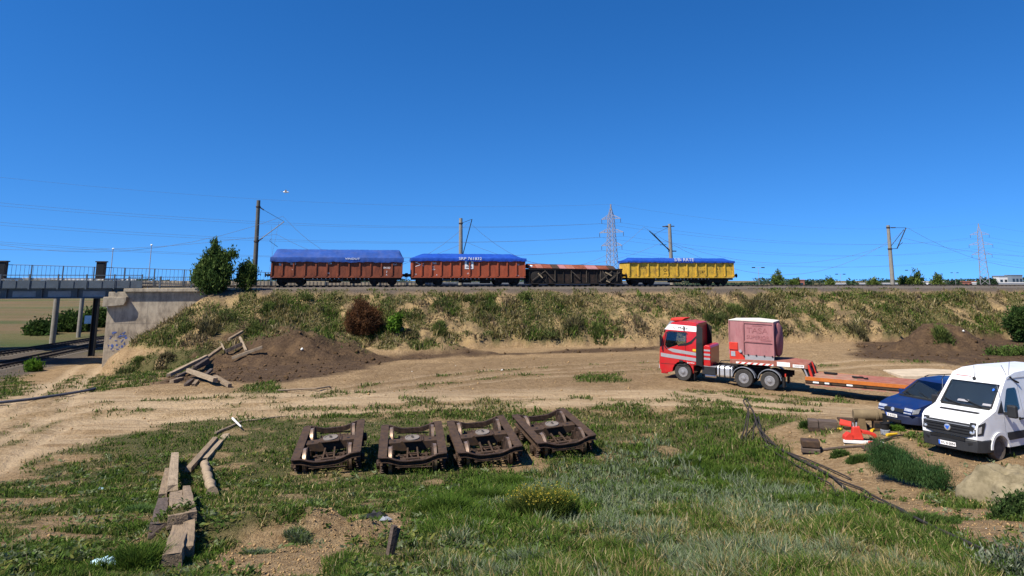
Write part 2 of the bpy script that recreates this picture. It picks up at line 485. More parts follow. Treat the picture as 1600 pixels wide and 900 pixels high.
# ------------------------------------------------------------------ plan of ground covers (world XY polygons)
def wpoly(pxs, extra=()):
    return np.array([[p.x, p.y] for p in [at(*q) for q in pxs]] + list(extra))
def pmask(X, Y, P, soft=.6, amp=.8, sc_=.6, seed=1):
    inside = np.zeros(X.shape, bool); dist = np.full(X.shape, 1e9)
    n = len(P)
    for i in range(n):
        x0, y0 = P[i]; x1, y1 = P[(i + 1) % n]
        c = ((y0 > Y) != (y1 > Y))
        with np.errstate(divide='ignore', invalid='ignore'):
            xi = (x1 - x0) * (Y - y0) / (y1 - y0 if y1 != y0 else 1e-9) + x0
        inside ^= c & (X < xi)
        dx, dy = x1 - x0, y1 - y0
        t = np.clip(((X - x0) * dx + (Y - y0) * dy) / (dx * dx + dy * dy + 1e-9), 0, 1)
        dist = np.minimum(dist, np.hypot(X - x0 - t * dx, Y - y0 - t * dy))
    sdf = np.where(inside, dist, -dist) + amp * 2 * (fbm(X * sc_, Y * sc_, 4, seed) - .5)
    return S(-soft, soft, sdf)
P_meadow = wpoly([(-60, 775), (0, 762), (60, 722), (150, 692), (260, 664), (380, 651), (480, 647), (620, 642), (900, 641), (1140, 638), (1235, 655), (1195, 680), (1215, 703), (1290, 745), (1380, 792), (1480, 845), (1600, 890)], [(12, 6), (12, -9), (-14, -9), (-14, 8)])
P_patch = wpoly([(-40, 690), (150, 690), (200, 760), (170, 870), (-60, 900)])
P_bare1 = wpoly([(330, 905), (325, 868), (385, 830), (470, 818), (545, 804), (635, 802), (620, 838), (550, 862), (520, 885), (500, 905)])
P_bare2 = wpoly([(775, 735), (800, 700), (850, 712), (850, 735)])
P_right = wpoly([(1215, 668), (1420, 665), (1600, 720), (1640, 860), (1480, 835), (1380, 785), (1290, 735)])
P_strip = wpoly([(560, 640), (640, 622), (800, 627), (1010, 625), (1010, 637), (800, 640)])
P_strip2 = wpoly([(895, 598), (900, 586), (970, 585), (975, 597)])
P_strip3 = wpoly([(1060, 640), (1065, 612), (1130, 610), (1240, 620), (1330, 622), (1330, 630), (1150, 632)])
P_left = wpoly([(-40, 630), (0, 622), (50, 612), (40, 590), (0, 580), (-60, 590)])
P_cone = wpoly([(122, 614), (150, 588), (205, 560), (290, 528), (335, 540), (275, 588), (200, 606)])
P_pile = wpoly([(372, 622), (378, 602), (430, 596), (445, 612)])
P_road = wpoly([(-100, 760), (-60, 650), (60, 600), (120, 572), (158, 566), (150, 585), (118, 610), (250, 618), (620, 606), (1100, 612), (1260, 625), (1400, 640), (1360, 660), (1150, 634), (620, 640), (300, 655), (150, 690)])
P_soil = wpoly([(240, 600), (300, 545), (390, 508), (520, 512), (560, 545), (700, 546), (1040, 540), (1040, 547), (760, 556), (620, 564), (545, 582), (440, 598)])
P_soil2 = wpoly([(1330, 560), (1340, 530), (1390, 520), (1560, 512), (1700, 545), (1700, 580), (1500, 572), (1400, 562)])
P_mid = wpoly([(540, 612), (560, 575), (760, 560), (1040, 553), (1060, 590), (1000, 606), (700, 618)])
P_sage = wpoly([(820, 760), (900, 710), (1000, 690), (1090, 720), (1240, 770), (1330, 830), (1420, 900), (1000, 960), (740, 960), (700, 890)])
P_straw = wpoly([(950, 880), (1010, 800), (1180, 800), (1330, 820), (1480, 880), (1500, 960), (900, 960)])
P_lush = wpoly([(640, 780), (690, 748), (800, 745), (910, 760), (900, 800), (780, 850), (660, 840)])
P_lush2 = wpoly([(1040, 720), (1090, 690), (1190, 690), (1330, 760), (1420, 820), (1330, 800), (1150, 760)])

_r = [wpoly([(-60, 738), (0, 702), (80, 662), (170, 642), (320, 644), (620, 634), (900, 622), (1150, 632), (1320, 646)]), wpoly([(-60, 700), (20, 668), (75, 632), (100, 600), (128, 577), (150, 566)]),
      wpoly([(1030, 566), (880, 573), (720, 584), (580, 602), (430, 628), (260, 650)]), wpoly([(1030, 580), (800, 588), (640, 606), (480, 622), (330, 622), (180, 628), (40, 650), (-60, 672)]), wpoly([(1240, 575), (1350, 566), (1480, 566), (1640, 572)]), wpoly([(30, 640), (90, 615), (118, 592), (140, 572)])]
RUTS.extend([[tuple(q) for q in P] for P in _r])
LOWL = []
for (pa, pb) in (((-60, 561), (162, 527)), ((-60, 582), (165, 535))):
    A_ = on_plane(*pa, -1.45); B_ = on_plane(*pb, -1.45); d_ = (B_ - A_).normalized(); A_ = A_ - d_ * 14; B_ = B_ + d_ * 60; LOWL.append(((A_.x, A_.y), (B_.x, B_.y)))
def covers(X, Y):
    s = (X * TV.x + (Y - 76) * TV.y); d = (X * NV.x + (Y - 76) * NV.y)
    n1 = fbm(X * .9, Y * .9, 4, 101); n2 = fbm(X * .35, Y * .35, 4, 103); n3 = fbm(X * 2.6, Y * 2.6, 3, 105)
    g = pmask(X, Y, P_meadow, .5, 1.0, .7, 3)
    patch = pmask(X, Y, P_patch, .8, .8)
    g = g * (1 - .9 * patch * S(.56, .65, n1 * .6 + n2 * .4))
    g = g * (1 - .7 * S(.63, .72, n1))
    g = g * (1 - .97 * pmask(X, Y, P_bare1, .2, .35, 1.2, 8)) * (1 - .85 * pmask(X, Y, P_bare2, .3, .6, 1.0, 9))
    rt = pmask(X, Y, P_right, .5, .6, .8, 12)
    g = np.maximum(g * (1 - rt), rt * S(.47, .57, n1 * .5 + n2 * .5) * .85)
    st = np.maximum(pmask(X, Y, P_strip, .8, 1.0, .5, 14) * .7, pmask(X, Y, P_strip3, .6, .9, .6, 15) * .8)
    st = st * S(.44, .56, n1)
    st = np.maximum(st, pmask(X, Y, P_strip2, .4, .5, .6, 16))
    g = np.maximum(g, st)
    g = np.maximum(g, pmask(X, Y, P_left, .8, 1.2, .5, 17) * S(.40, .52, n1))
    g = np.maximum(g, pmask(X, Y, P_cone, .8, 1.2, .5, 18) * S(.36, .48, n1))
    g = np.maximum(g, pmask(X, Y, P_pile, .4, .6, .8, 19) * .9)
    # embankment
    zt = terrain(X, Y, False)
    base = np.where(Y < 100, 0.0, 0)
    slope = S(4.0, 5.0, d) * S(19, 14, d) * S(.30, .75, zt) * (Y > 40) * (s > S_C - 16)
    right = S(18, 34, s)
    lft = S(-14, -24, s) 
    ge = S(.435 - .06 * right - .06 * lft, .57 - .03 * right, n1 * .5 + n2 * .5 + .05 * np.sin(s * .31 + 1.0))
    ge = ge * (1 - .9 * S(8.0, 6.0, d + 2 * (n1 - .5)) * S(S_C + 2.5, S_C - 1, s)) * (1 - .45 * S(3, 9, s) * S(26, 18, s))
    g = np.maximum(g * (1 - slope), slope * ge)
    shoulder = S(3.2, 3.8, d) * S(6.2, 4.6, d) * (s > S_C - 2)
    g = np.maximum(g, shoulder * S(.46, .56, n1) * .9)
    dark = np.maximum(pmask(X, Y, P_soil, .8, 1.2, .5, 22), pmask(X, Y, P_soil2, .8, 1.2, .5, 23))
    dark = np.maximum(dark, .25 * pmask(X, Y, P_mid, 1.2, 1.5, .4, 24))
    dark = dark * (1 - S(3.0, 4.2, zt) * S(60, 64, Y))
    rut, mid = rut_field(X, Y)
    g = g * (1 - .8 * rut); g = np.maximum(g, mid * .6 * S(.50, .60, n1) * (1 - slope) * (Y < 60))
    road = pmask(X, Y, P_road, .8, 1.0, .4, 25)
    grav = (1 - S(3.7, 4.6, d + 2.0 * (n1 - .5))) * S(-18, -16, d) * (s > S_C - 1)
    uw = S(-34, -40, X) * S(60, 64, Y + .35 * (X + 45)) * (1 - S(-66, -62, -X * -1)) 
    field = np.maximum(S(92, 112, Y), S(-34, -40, X) * S(72, 80, Y + .2 * X + 8)) * (.9 + .1 * n1)
    lowg = np.zeros(X.shape)
    for A_, B_ in LOWL:
        dx, dy = B_[0] - A_[0], B_[1] - A_[1]; t_ = np.clip(((X - A_[0]) * dx + (Y - A_[1]) * dy) / (dx * dx + dy * dy), 0, 1)
        lowg = np.maximum(lowg, S(6.0, 3.6, np.hypot(X - A_[0] - t_ * dx, Y - A_[1] - t_ * dy) + 2.0 * (n1 - .5)))
    grav = np.maximum(grav, lowg)
    return g, dark, grav, road, field, slope, n1, n2

# ------------------------------------------------------------------ ground sheet
def ground_grid():
    ys = [-9.0]
    while ys[-1] < 104: ys.append(ys[-1] + max(.075, .0048 * (ys[-1] + 13)))
    while ys[-1] < 9000: ys.append(ys[-1] * 1.07)
    ys = np.array(ys)
    u = np.linspace(-1.0, 1.0, 620)
    U, Y = np.meshgrid(u, ys)
    X = U * (Y + 15)
    return X, Y
GX, GY = ground_grid()
GZ = terrain(GX.ravel(), GY.ravel()).reshape(GX.shape)
g_, dk_, gv_, rd_, fd_, sl_, n1_, n2_ = covers(GX.ravel(), GY.ravel())
nr, nc = GX.shape
me = bpy.data.meshes.new("ground")
me.vertices.add(nr * nc)
me.vertices.foreach_set('co', np.stack([GX.ravel(), GY.ravel(), GZ.ravel()], 1).reshape(-1).astype(np.float32))
ii = np.arange((nr - 1) * (nc - 1)); rI = ii // (nc - 1); cI = ii % (nc - 1)
a0 = rI * nc + cI
quad = np.stack([a0, a0 + 1, a0 + nc + 1, a0 + nc], 1).reshape(-1)
me.loops.add(len(quad)); me.loops.foreach_set('vertex_index', quad.astype(np.int32))
me.polygons.add(len(ii)); me.polygons.foreach_set('loop_start', (np.arange(len(ii)) * 4).astype(np.int32))
me.update(calc_edges=True)
def fattr(nm, arr):
    a = me.attributes.new(nm, 'FLOAT_COLOR', 'POINT')
    c = np.ones((len(arr[0]), 4), np.float32)
    for k, v in enumerate(arr): c[:, k] = v
    a.data.foreach_set('color', c.reshape(-1))
fattr("cov1", [g_, dk_, gv_])
fattr("cov2", [rd_, fd_, sl_])
rt_, md_ = rut_field(GX.ravel(), GY.ravel())
fattr("cov3", [rt_, md_, rt_ * 0])

def ground_mat():
    m, t, b = nodes("ground_soil")
    N, L = t.nodes, t.links
    def attr(n):
        a = N.new("ShaderNodeAttribute"); a.attribute_name = n
        s = N.new("ShaderNodeSeparateColor"); L.new(a.outputs[0], s.inputs[0]); return s.outputs
    c1, c2, c3 = attr("cov1"), attr("cov2"), attr("cov3")
    geo = N.new("ShaderNodeNewGeometry")
    def noise(scale, det=6, st=(1, 1, 1), rough=.65):
        mp = N.new("ShaderNodeMapping"); mp.inputs['Scale'].default_value = st
        L.new(geo.outputs['Position'], mp.inputs[0])
        n = N.new("ShaderNodeTexNoise"); n.inputs['Scale'].default_value = scale; n.inputs['Detail'].default_value = det; n.inputs['Roughness'].default_value = rough
        L.new(mp.outputs[0], n.inputs['Vector']); return n.outputs[0]
    def rng_(v, a, b_, c=0, d=1):
        r = N.new("ShaderNodeMapRange"); r.inputs[1].default_value = a; r.inputs[2].default_value = b_; r.inputs[3].default_value = c; r.inputs[4].default_value = d
        L.new(v, r.inputs[0]); return r.outputs[0]
    def mix(f, a, b_, mode='MIX'):
        x = N.new("ShaderNodeMix"); x.data_type = 'RGBA'; x.blend_type = mode
        for sock, v in ((0, f), (6, a), (7, b_)):
            if isinstance(v, (int, float)): x.inputs[sock].default_value = v
            elif isinstance(v, tuple): x.inputs[sock].default_value = (*v, 1)
            else: L.new(v, x.inputs[sock])
        return x.outputs[2]
    def mul(a, b_):
        x = N.new("ShaderNodeMath"); x.operation = 'MULTIPLY'
        for k, v in ((0, a), (1, b_)):
            if isinstance(v, (int, float)): x.inputs[k].default_value = v
            else: L.new(v, x.inputs[k])
        return x.outputs[0]
    nA = noise(.9); nB = noise(6.0, 8); nC = noise(30, 5); nS = noise(1.0, 7, (.16, 1.7, 1)); nT = noise(.18, 4)
    tan = mix(rng_(nA, .35, .65), (.375, .265, .145), (.255, .175, .092))
    tan = mix(rng_(nB, .42, .72), tan, (.165, .10, .046))
    tan = mix(mul(c2[0], rng_(nS, .35, .62)), tan, (.47, .355, .22))
    tan = mix(mul(c2[0], rng_(nS, .56, .70)), tan, (.19, .12, .06))
    tan = mix(mul(c2[2], rng_(nB, .40, .60, .1, .75)), tan, (.40, .28, .12))
    tan = mix(mul(c3[0], rng_(nA, .3, .6, .15, .6)), tan, (.50, .38, .24))
    tan = mix(mul(c3[1], rng_(nB, .35, .55, .1, .7)), tan, (.21, .14, .065))
    mott = mix(rng_(noise(.55, 8, (1, 1, 1), .75), .44, .56), (.115, .085, .048), (.34, .24, .115))
    tan = mix(mul(c2[2], .8), tan, mott)
    soil = mix(rng_(nB, .35, .65), (.105, .067, .038), (.048, .030, .018))
    soil = mix(rng_(nA, .5, .7), soil, (.14, .088, .046))
    col = mix(c1[1], tan, soil)
    grs = mix(rng_(nB, .35, .65), (.040, .056, .014), (.064, .070, .022))
    grs = mix(rng_(nA, .5, .68), grs, (.125, .105, .045))
    col = mix(mul(c1[0], .85), col, grs)
    grav = mix(rng_(nC, .35, .65), (.14, .115, .092), (.055, .045, .036))
    col = mix(c1[2], col, grav)
    f1 = mix(rng_(noise(.02, 5, (.25, 1.6, 1)), .38, .60), (.085, .092, .032), (.15, .10, .055))
    f1 = mix(rng_(noise(.035, 4, (.2, 2.2, 1)), .52, .66), f1, (.05, .075, .022))
    f1 = mix(rng_(noise(.05, 3, (.12, 2.5, 1)), .62, .68), f1, (.30, .23, .14))
    col = mix(c2[1], col, f1)
    col = mix(1.0, col, mix(rng_(nC, .3, .7), (.72, .72, .72), (1.22, 1.2, 1.18)), 'MULTIPLY')
    L.new(col, b.inputs['Base Color'])
    b.inputs['Roughness'].default_value = .97; b.inputs['Specular IOR Level'].default_value = .15
    bh = N.new("ShaderNodeMath"); bh.operation = 'ADD'; L.new(mul(nB, 1.0), bh.inputs[0]); L.new(mul(nC, .45), bh.inputs[1])
    bp = N.new("ShaderNodeBump"); bp.inputs['Strength'].default_value = .9; bp.inputs['Distance'].default_value = .2
    L.new(bh.outputs[0], bp.inputs['Height']); L.new(bp.outputs[0], b.inputs['Normal'])
    return m
M['ground'] = ground_mat()
go = put("ground", me, 'ground', smooth=False)
me.polygons.foreach_set('use_smooth', [True] * len(me.polygons))
tag(go, "dry tan dirt yard with grassy slopes and railway embankment", None, None, 'structure')

# ------------------------------------------------------------------ grass: blades as real faces
def blades(name, X, Y, h, w, cols, label, cat, lean=.5, sink=.02):
    n = len(X)
    Z = terrain(X, Y) - sink
    a = rng.uniform(0, 2 * np.pi, n); b = rng.uniform(0, 2 * np.pi, n)
    ln = lean * h * rng.uniform(.2, 1.3, n)
    dx, dy = np.cos(a) * w / 2, np.sin(a) * w / 2
    lx, ly = np.cos(b) * ln, np.sin(b) * ln
    V = np.zeros((n, 5, 3))
    B = np.stack([X, Y, Z], 1)
    V[:, 0] = B + np.stack([dx, dy, 0 * dx], 1); V[:, 1] = B - np.stack([dx, dy, 0 * dx], 1)
    mid = B + np.stack([lx * .35, ly * .35, h * .6], 1)
    V[:, 2] = mid - np.stack([dx, dy, 0 * dx], 1) * .75; V[:, 3] = mid + np.stack([dx, dy, 0 * dx], 1) * .75
    V[:, 4] = B + np.stack([lx, ly, h * np.sqrt(np.maximum(.15, 1 - (ln / h) ** 2 * .5))], 1)
    o = raw_mesh(name, V, [(0, 1, 2, 3), (3, 2, 4)], cols, 'leaf')
    return tag(o, label, cat, None, 'stuff')
GREEN = np.array([[.060, .104, .018], [.084, .128, .026], [.046, .082, .018], [.108, .135, .036]])
STRAW = np.array([[.33, .26, .12], [.24, .19, .075], [.40, .33, .18], [.20, .17, .06]])
SAGE = np.array([[.165, .20, .115], [.13, .17, .085], [.21, .235, .15], [.10, .14, .06]])
LUSH = np.array([[.058, .108, .016], [.080, .135, .022], [.046, .086, .016], [.100, .142, .028]])
def pick(pal, n):
    return pal[rng.integers(0, len(pal), n)] * rng.uniform(.75, 1.25, (n, 1))
def meadow():
    n = 950000
    u = rng.uniform(-.92, .92, n)
    Y = 1 / rng.uniform(1 / 34., 1 / 6.0, n) 
    X = u * (Y + 1.5)
    g, dk, gv, rd, fd, sl, n1, n2 = covers(X, Y)
    keep = rng.uniform(0, 1, n) < g ** 1.3
    X, Y, n1, n2 = X[keep], Y[keep], n1[keep], n2[keep]; n = len(X)
    sage = pmask(X, Y, P_sage, .9, 1.4, .8, 31) * S(.42, .52, n1)
    straw = np.clip(pmask(X, Y, P_straw, .8, 1.2, .8, 32) * .62 + .40 * S(.50, .60, n2) + .09, 0, 1)
    lush = np.maximum(pmask(X, Y, P_lush, .5, .8, .8, 33), pmask(X, Y, P_lush2, .5, .9, .8, 34))
    lush = np.maximum(lush, .8 * S(.47, .38, n1))
    cols = pick(GREEN, n)
    r = rng.uniform(0, 1, n)
    L_ = r < lush; cols[L_] = pick(LUSH, L_.sum())
    q = (rng.uniform(0, 1, n) < straw * .65 * (1 - .7 * lush)); cols[q] = pick(STRAW, q.sum())
    k = (rng.uniform(0, 1, n) < sage * .72); cols[k] = pick(SAGE, k.sum())
    clump = fbm(X * 2.2, Y * 2.2, 3, 131)
    h = (.04 + .11 * S(.4, .7, clump) + .08 * lush + .07 * sage + .08 * pmask(X, Y, P_straw, 1, 1) + .04 * S(10, 25, Y)) * rng.uniform(.5, 1.35, n)
    h = h * np.where(X < -1.5, .68, 1)
    w = (.0055 + .0011 * Y) * rng.uniform(.7, 1.3, n) * np.where(k, 1.15, 1)
    blades("grass", X, Y, h, w, cols, "green and straw coloured grass with grey green tufts on the near slope", "grass", .75)
meadow()
def yard_grass():
    n = 400000
    u = rng.uniform(-.86, .86, n)
    Y = 1 / rng.uniform(1 / 84., 1 / 32., n)
    X = u * Y
    g, dk, gv, rd, fd, sl, n1, n2 = covers(X, Y)
    keep = rng.uniform(0, 1, n) < g * .75
    X, Y, sl, n2, n1 = X[keep], Y[keep], sl[keep], n2[keep], n1[keep]; n = len(X)
    cols = pick(GREEN, n)
    q = rng.uniform(0, 1, n) < .16 + .34 * S(.46, .60, n2); cols[q] = pick(STRAW, q.sum()) * .8
    L_ = rng.uniform(0, 1, n) < .35 * S(.52, .42, n1); cols[L_] = pick(LUSH, L_.sum())
    clump = fbm(X * 1.1, Y * 1.1, 3, 141)
    h = (.10 + .28 * S(.42, .66, clump) * (.35 + .65 * sl)) * rng.uniform(.5, 1.4, n)
    w = .0013 * Y * rng.uniform(.7, 1.4, n)
    blades("embankment_grass", X, Y, h, w, cols, "patchy green weeds and dry stalks over the embankment face and yard edges", "weeds", .8)
yard_grass()
def slope_grass():
    n = 330000
    s = rng.uniform(S_C - 14, 88, n); d = rng.uniform(3.2, 19, n)
    X = TV.x * s + NV.x * d; Y = 76 + TV.y * s + NV.y * d
    g, dk, gv, rd, fd, sl, n1, n2 = covers(X, Y)
    brush = S(.46, .58, fbm(X * .7, Y * .7, 4, 207)) * sl * .6
    r = rng.uniform(0, 1, n)
    keep = r < np.maximum(g * .9, brush) * np.maximum(sl, S(4.4, 3.4, d) * .6)
    isb = (r > g * .9)[keep]
    X, Y, n1, n2, d = X[keep], Y[keep], n1[keep], n2[keep], d[keep]; n = len(X)
    tint = fbm(X * .5, Y * .5, 3, 211)
    cols = pick(np.array([[.115, .125, .042], [.09, .105, .03], [.14, .135, .055], [.075, .10, .026]]), n)
    q = rng.uniform(0, 1, n) < .22 + .5 * S(.42, .58, tint); cols[q] = pick(STRAW, q.sum()) * .8
    q = rng.uniform(0, 1, n) < .45 * S(.47, .37, tint); cols[q] = pick(LUSH, q.sum()) * 1.05
    cols[isb] = pick(np.array([[.20, .15, .085], [.13, .095, .06], [.28, .22, .12], [.09, .085, .035]]), isb.sum())
    clump = fbm(X * .9, Y * .9, 3, 213)
    h = (.10 + .42 * S(.42, .68, clump)) * rng.uniform(.5, 1.4, n) * S(2.6, 5.2, d) + .05
    w = .00125 * Y * rng.uniform(.7, 1.4, n)
    blades("slope_weeds", X, Y, h, w, cols, "mixed green weeds and dry brush covering the railway embankment slope", "weeds", .8)
slope_grass()
def clods():
    n = 60000
    u = rng.uniform(-.8, .8, n); Y = 1 / rng.uniform(1 / 70., 1 / 8., n); X = u * Y
    g, dk, gv, rd, fd, sl, n1, n2 = covers(X, Y)
    keep = rng.uniform(0, 1, n) < np.clip(dk * .85 + .35 * pmask(X, Y, P_right, .5, .6) * (1 - g) + .3 * pmask(X, Y, P_bare1, .2, .35) + .10 * (1 - g) + .25 * sl * (1 - g), 0, 1)
    X, Y, dk, sl = X[keep], Y[keep], dk[keep], sl[keep]; n = len(X)
    r = (.008 + .0009 * Y) * rng.uniform(.5, 1.0, n) * (1 + 1.3 * rng.uniform(0, 1, n) ** 6)
    r = np.where(dk > .5, r * (1 + 2.4 * rng.uniform(0, 1, n) ** 5), r)
    Z = terrain(X, Y) + r * .2
    base = np.array([[1, 0, 0], [-1, 0, 0], [0, 1, 0], [0, -1, 0], [0, 0, 1], [0, 0, -.5]], float)
    V = base[None] * rng.uniform(.55, 1.25, (n, 6, 1)) * r[:, None, None]
    V = V + rng.normal(0, .18, (n, 6, 3)) * r[:, None, None] + np.stack([X, Y, Z], 1)[:, None, :]
    F = [(0, 2, 4), (2, 1, 4), (1, 3, 4), (3, 0, 4), (2, 0, 5), (1, 2, 5), (3, 1, 5), (0, 3, 5)]
    c = np.where((dk > .5)[:, None], np.array([.085, .054, .03]), np.array([.27, .18, .09])) * rng.uniform(.6, 1.35, (n, 1))
    pale = rng.uniform(0, 1, n) < .006; c[pale] = [.55, .53, .48]
    tag(raw_mesh("soil_clods", V, F, c, M['clod']), "loose clods and small stones scattered over the dirt", "clods", None, 'stuff')
M['clod'] = leafmat("clod_soil", 0.0)
clods()
# ------------------------------------------------------------------ upper railway: ballast, sleepers, rails
S0, S1 = S_C - 3, 135.0
m = MB(); prof = [(-2.6, TOP_Z - .05), (-1.6, TOP_Z + .22), (1.6, TOP_Z + .22), (2.9, TOP_Z - .05)]
n = 150
vs = []; fs = []
for i in range(n + 1):
    s = S0 + (S1 - S0) * i / n
    for j, (d, z) in enumerate(prof):
        vs.append(trk(s, d + random.uniform(-.12, .12) * (j in (0, 3)), z + random.uniform(-.04, .04)))
for i in range(n):
    for j in range(3):
        fs.append((i * 4 + j, i * 4 + j + 1, i * 4 + j + 5, i * 4 + j + 4))
m.add(vs, fs)
M['ballast'] = mat("ballast_stones", (.095, .080, .064), .95, var=.5, scale=9, bump=1.0, bscale=11)
tag(m.build("ballast_bed", 'ballast'), kind='structure', label="grey brown ballast bed under the upper railway line")
m = MB()
s = S0
while s < S1:
    a = trk(s, -1.25, TOP_Z + .26); b = trk(s, 1.25, TOP_Z + .26); m.beam(a, b, .25, .12); s += .62
tag(m.build("railway_sleepers", 'sleeper_conc'), kind='structure', label="row of sleepers under the upper railway line")
m = MB()
for d in (-.75, .75):
    m.beam(trk(S_A - 60, d, RAIL_Z - .10), trk(S1, d, RAIL_Z - .10), .08, .19)
tag(m.build("railway_rails", 'rail'), kind='structure', label="pair of rails of the upper railway line")

# lower railway through the underpass: two tracks
LOW = []
for (pa, pb) in (((-60, 561), (162, 527)), ((-60, 582), (165, 535))):
    A = on_plane(*pa, -1.45); B = on_plane(*pb, -1.45)
    d = (B - A).normalized(); LOW.append((A - d * 14, B + d * 60, d))
vs = MB(); sl = MB(); rl = MB()
for A, B, d in LOW:
    nrm = Vector((-d.y, d.x, 0))
    pts = []
    for k in range(40):
        c = A + (B - A) * k / 39
        pts.append([c + nrm * o + Vector((0, 0, z + random.uniform(-.03, .03))) for o, z in ((-2.6, -.62), (-1.7, -.15), (1.7, -.15), (2.6, -.62))])
    v = [p for r_ in pts for p in r_]; f = [(i * 4 + j, i * 4 + j + 1, i * 4 + j + 5, i * 4 + j + 4) for i in range(39) for j in range(3)]
    vs.add(v, f)
    L = (B - A).length; k = 0
    while k < L:
        c = A + d * k; sl.beam(c - nrm * 1.25 + Vector((0, 0, -.12)), c + nrm * 1.25 + Vector((0, 0, -.12)), .25, .12); k += .65
    for o in (-.75, .75): rl.beam(A + nrm * o + Vector((0, 0, 0.03)), B + nrm * o + Vector((0, 0, .03)), .08, .17)
tag(vs.build("lower_ballast_bed", 'ballast'), kind='structure', label="ballast under the railway that passes below the bridge")
tag(sl.build("lower_railway_sleepers", 'sleeper_conc'), kind='structure', label="sleepers of the railway that passes below the bridge")
tag(rl.build("lower_railway_rails", 'rail'), kind='structure', label="rails of the railway that passes below the bridge")

# ------------------------------------------------------------------ bridge abutment with wing wall
ab = thing("bridge_abutment", "grey concrete bridge abutment with wing wall and blue graffiti beside the underpass", "abutment", trk(S_A, 3.0, -2), TROT)
LW = S_C - S_A + 4
DEPTH = 17.0
m = MB()
m.b2(0, LW, .0, DEPTH, -1.0, 6.95)
m.build("wall", 'concrete', ab, bevel=.03)
m = MB(); m.b2(1.35, LW, -.35, .9, 6.95, 7.25); m.build("coping", 'concrete', ab, bevel=.03)
m = MB()                                        # corbel under the girder seat
m.prism([(-.25, 5.6), (1.5, 5.75), (1.7, 6.1), (1.7, 6.5), (-.25, 6.5)], -.55, -.01)
m.build("bearing_seat", 'concrete', ab, bevel=.04)
m = MB()                                        # formwork seams standing slightly proud
for x in (3.4, 6.6, 9.6): m.b2(x, x + .03, -.012, 0.0, .2, 6.9)
for z in (1.9, 4.1): m.b2(.05, LW, -.010, 0, z, z + .03)
m.build("formwork_seams", M['concrete'], ab)
m = MB(); rr = random.Random(5)                 # graffiti: round letters and strokes
for k in range(11):
    cx = 1.15 + rr.uniform(-.75, .75); cz = 2.55 + rr.uniform(-.75, .8)
    r_ = rr.uniform(.06, .13)
    m.lathe([(r_, 0), (r_ * rr.uniform(.2, .5), .006)], (cx, -.002 - .0004 * k, cz), (0, -1, 0), 14)
for k in range(10):
    c = Vector((1.15 + rr.uniform(-.7, .5), -.011 - .0005 * k, 2.5 + rr.uniform(-.8, .7))); a = rr.uniform(0, 3.1); L_ = rr.uniform(.2, .45); m.beam(c, c + Vector((math.cos(a) * L_, 0, math.sin(a) * L_)), .01, .08)
m.build("graffiti", 'graffiti', ab)
m = MB()
for k in range(11):
    c = Vector((1.1 + rr.uniform(-.8, .6), -.018 - .0005 * k, 2.35 + rr.uniform(-1.0, .8))); a = rr.uniform(0, 3.1); L_ = rr.uniform(.15, .35); m.beam(c, c + Vector((math.cos(a) * L_, 0, math.sin(a) * L_)), .008, .05)
m.build("graffiti_strokes", 'graffiti_white', ab)

# fence on the wing wall
fw = thing("wing_wall_railing", "dark low steel railing on top of the concrete wing wall", "railing", trk(S_A + 1.5, 2.7, 5.25), TROT)
m = MB(); L = S_C - S_A - 1.0
for z in (.12, 1.05): m.b2(0, L, -.02, .02, z - .025, z + .025)
m.build("handrail", 'bridge', fw)
m = MB(); x = .15
while x < L: m.b2(x - .012, x + .012, -.012, .012, .12, 1.05); x += .19
m.build("balusters", 'bridge', fw)
for x in (.03, L * .33, L * .66, L - .03): MB().b2(x - .06, x + .06, -.05, .05, -.1, 1.12).build("post", 'bridge', fw)

# ------------------------------------------------------------------ steel bridge
BL = 44.0
br = thing("railway_bridge", "grey blue steel plate girder railway bridge spanning the underpass", "bridge", trk(S_A, 0, 0), TROT)
XB = 1.2
m = MB(); m.b2(-BL, XB + .1, -2.45, -2.25, 4.42, 5.28); m.b2(-BL, XB + .1, -2.62, -2.1, 4.36, 4.44); m.b2(-BL, XB + .1, -2.62, -2.1, 5.26, 5.34)
m.b2(-BL, XB, 2.25, 2.45, 4.42, 5.28); m.build("main_girder", 'bridge', br)
x = XB - 2.6
while x > -BL + 1:
    MB().b2(x - .95, x + .95, -2.475, -2.452, 4.50, 5.02).build("web_panel", 'bridge_light', br); x -= 2.9
x = XB - 1.15
while x > -BL: MB().b2(x - .06, x + .06, -2.6, -2.46, 4.45, 5.26).build("stiffener", 'bridge', br); x -= 2.9
MB().b2(-BL, XB + .1, -2.2, 2.2, 5.05, 5.25).build("deck_plate", 'under', br)
m = MB(); m.b2(-BL, XB + 1.6, -3.05, -2.98, 5.36, 5.96); m.b2(-BL, XB + 1.6, -3.05, -2.63, 5.29, 5.352); m.build("walkway_fascia", 'bridge', br)
m = MB()
for z in (6.14, 6.46): m.b2(-BL, XB + 1.6, -3.06, -3.0, z - .035, z + .035)
m.build("handrail", 'bridge', br)
x = XB + 1.55; k = 0
while x > -BL:
    MB().b2(x - .06, x + .06, -3.13, -3.055, 5.2, 6.55).build("railing_post", 'bridge', br); x -= 2.35; k += 1
x = XB + .5
while x > -BL: MB().b2(x - .03, x + .03, -3.10, -3.052, 5.3, 5.95).build("fascia_rib", 'bridge', br); x -= 1.18
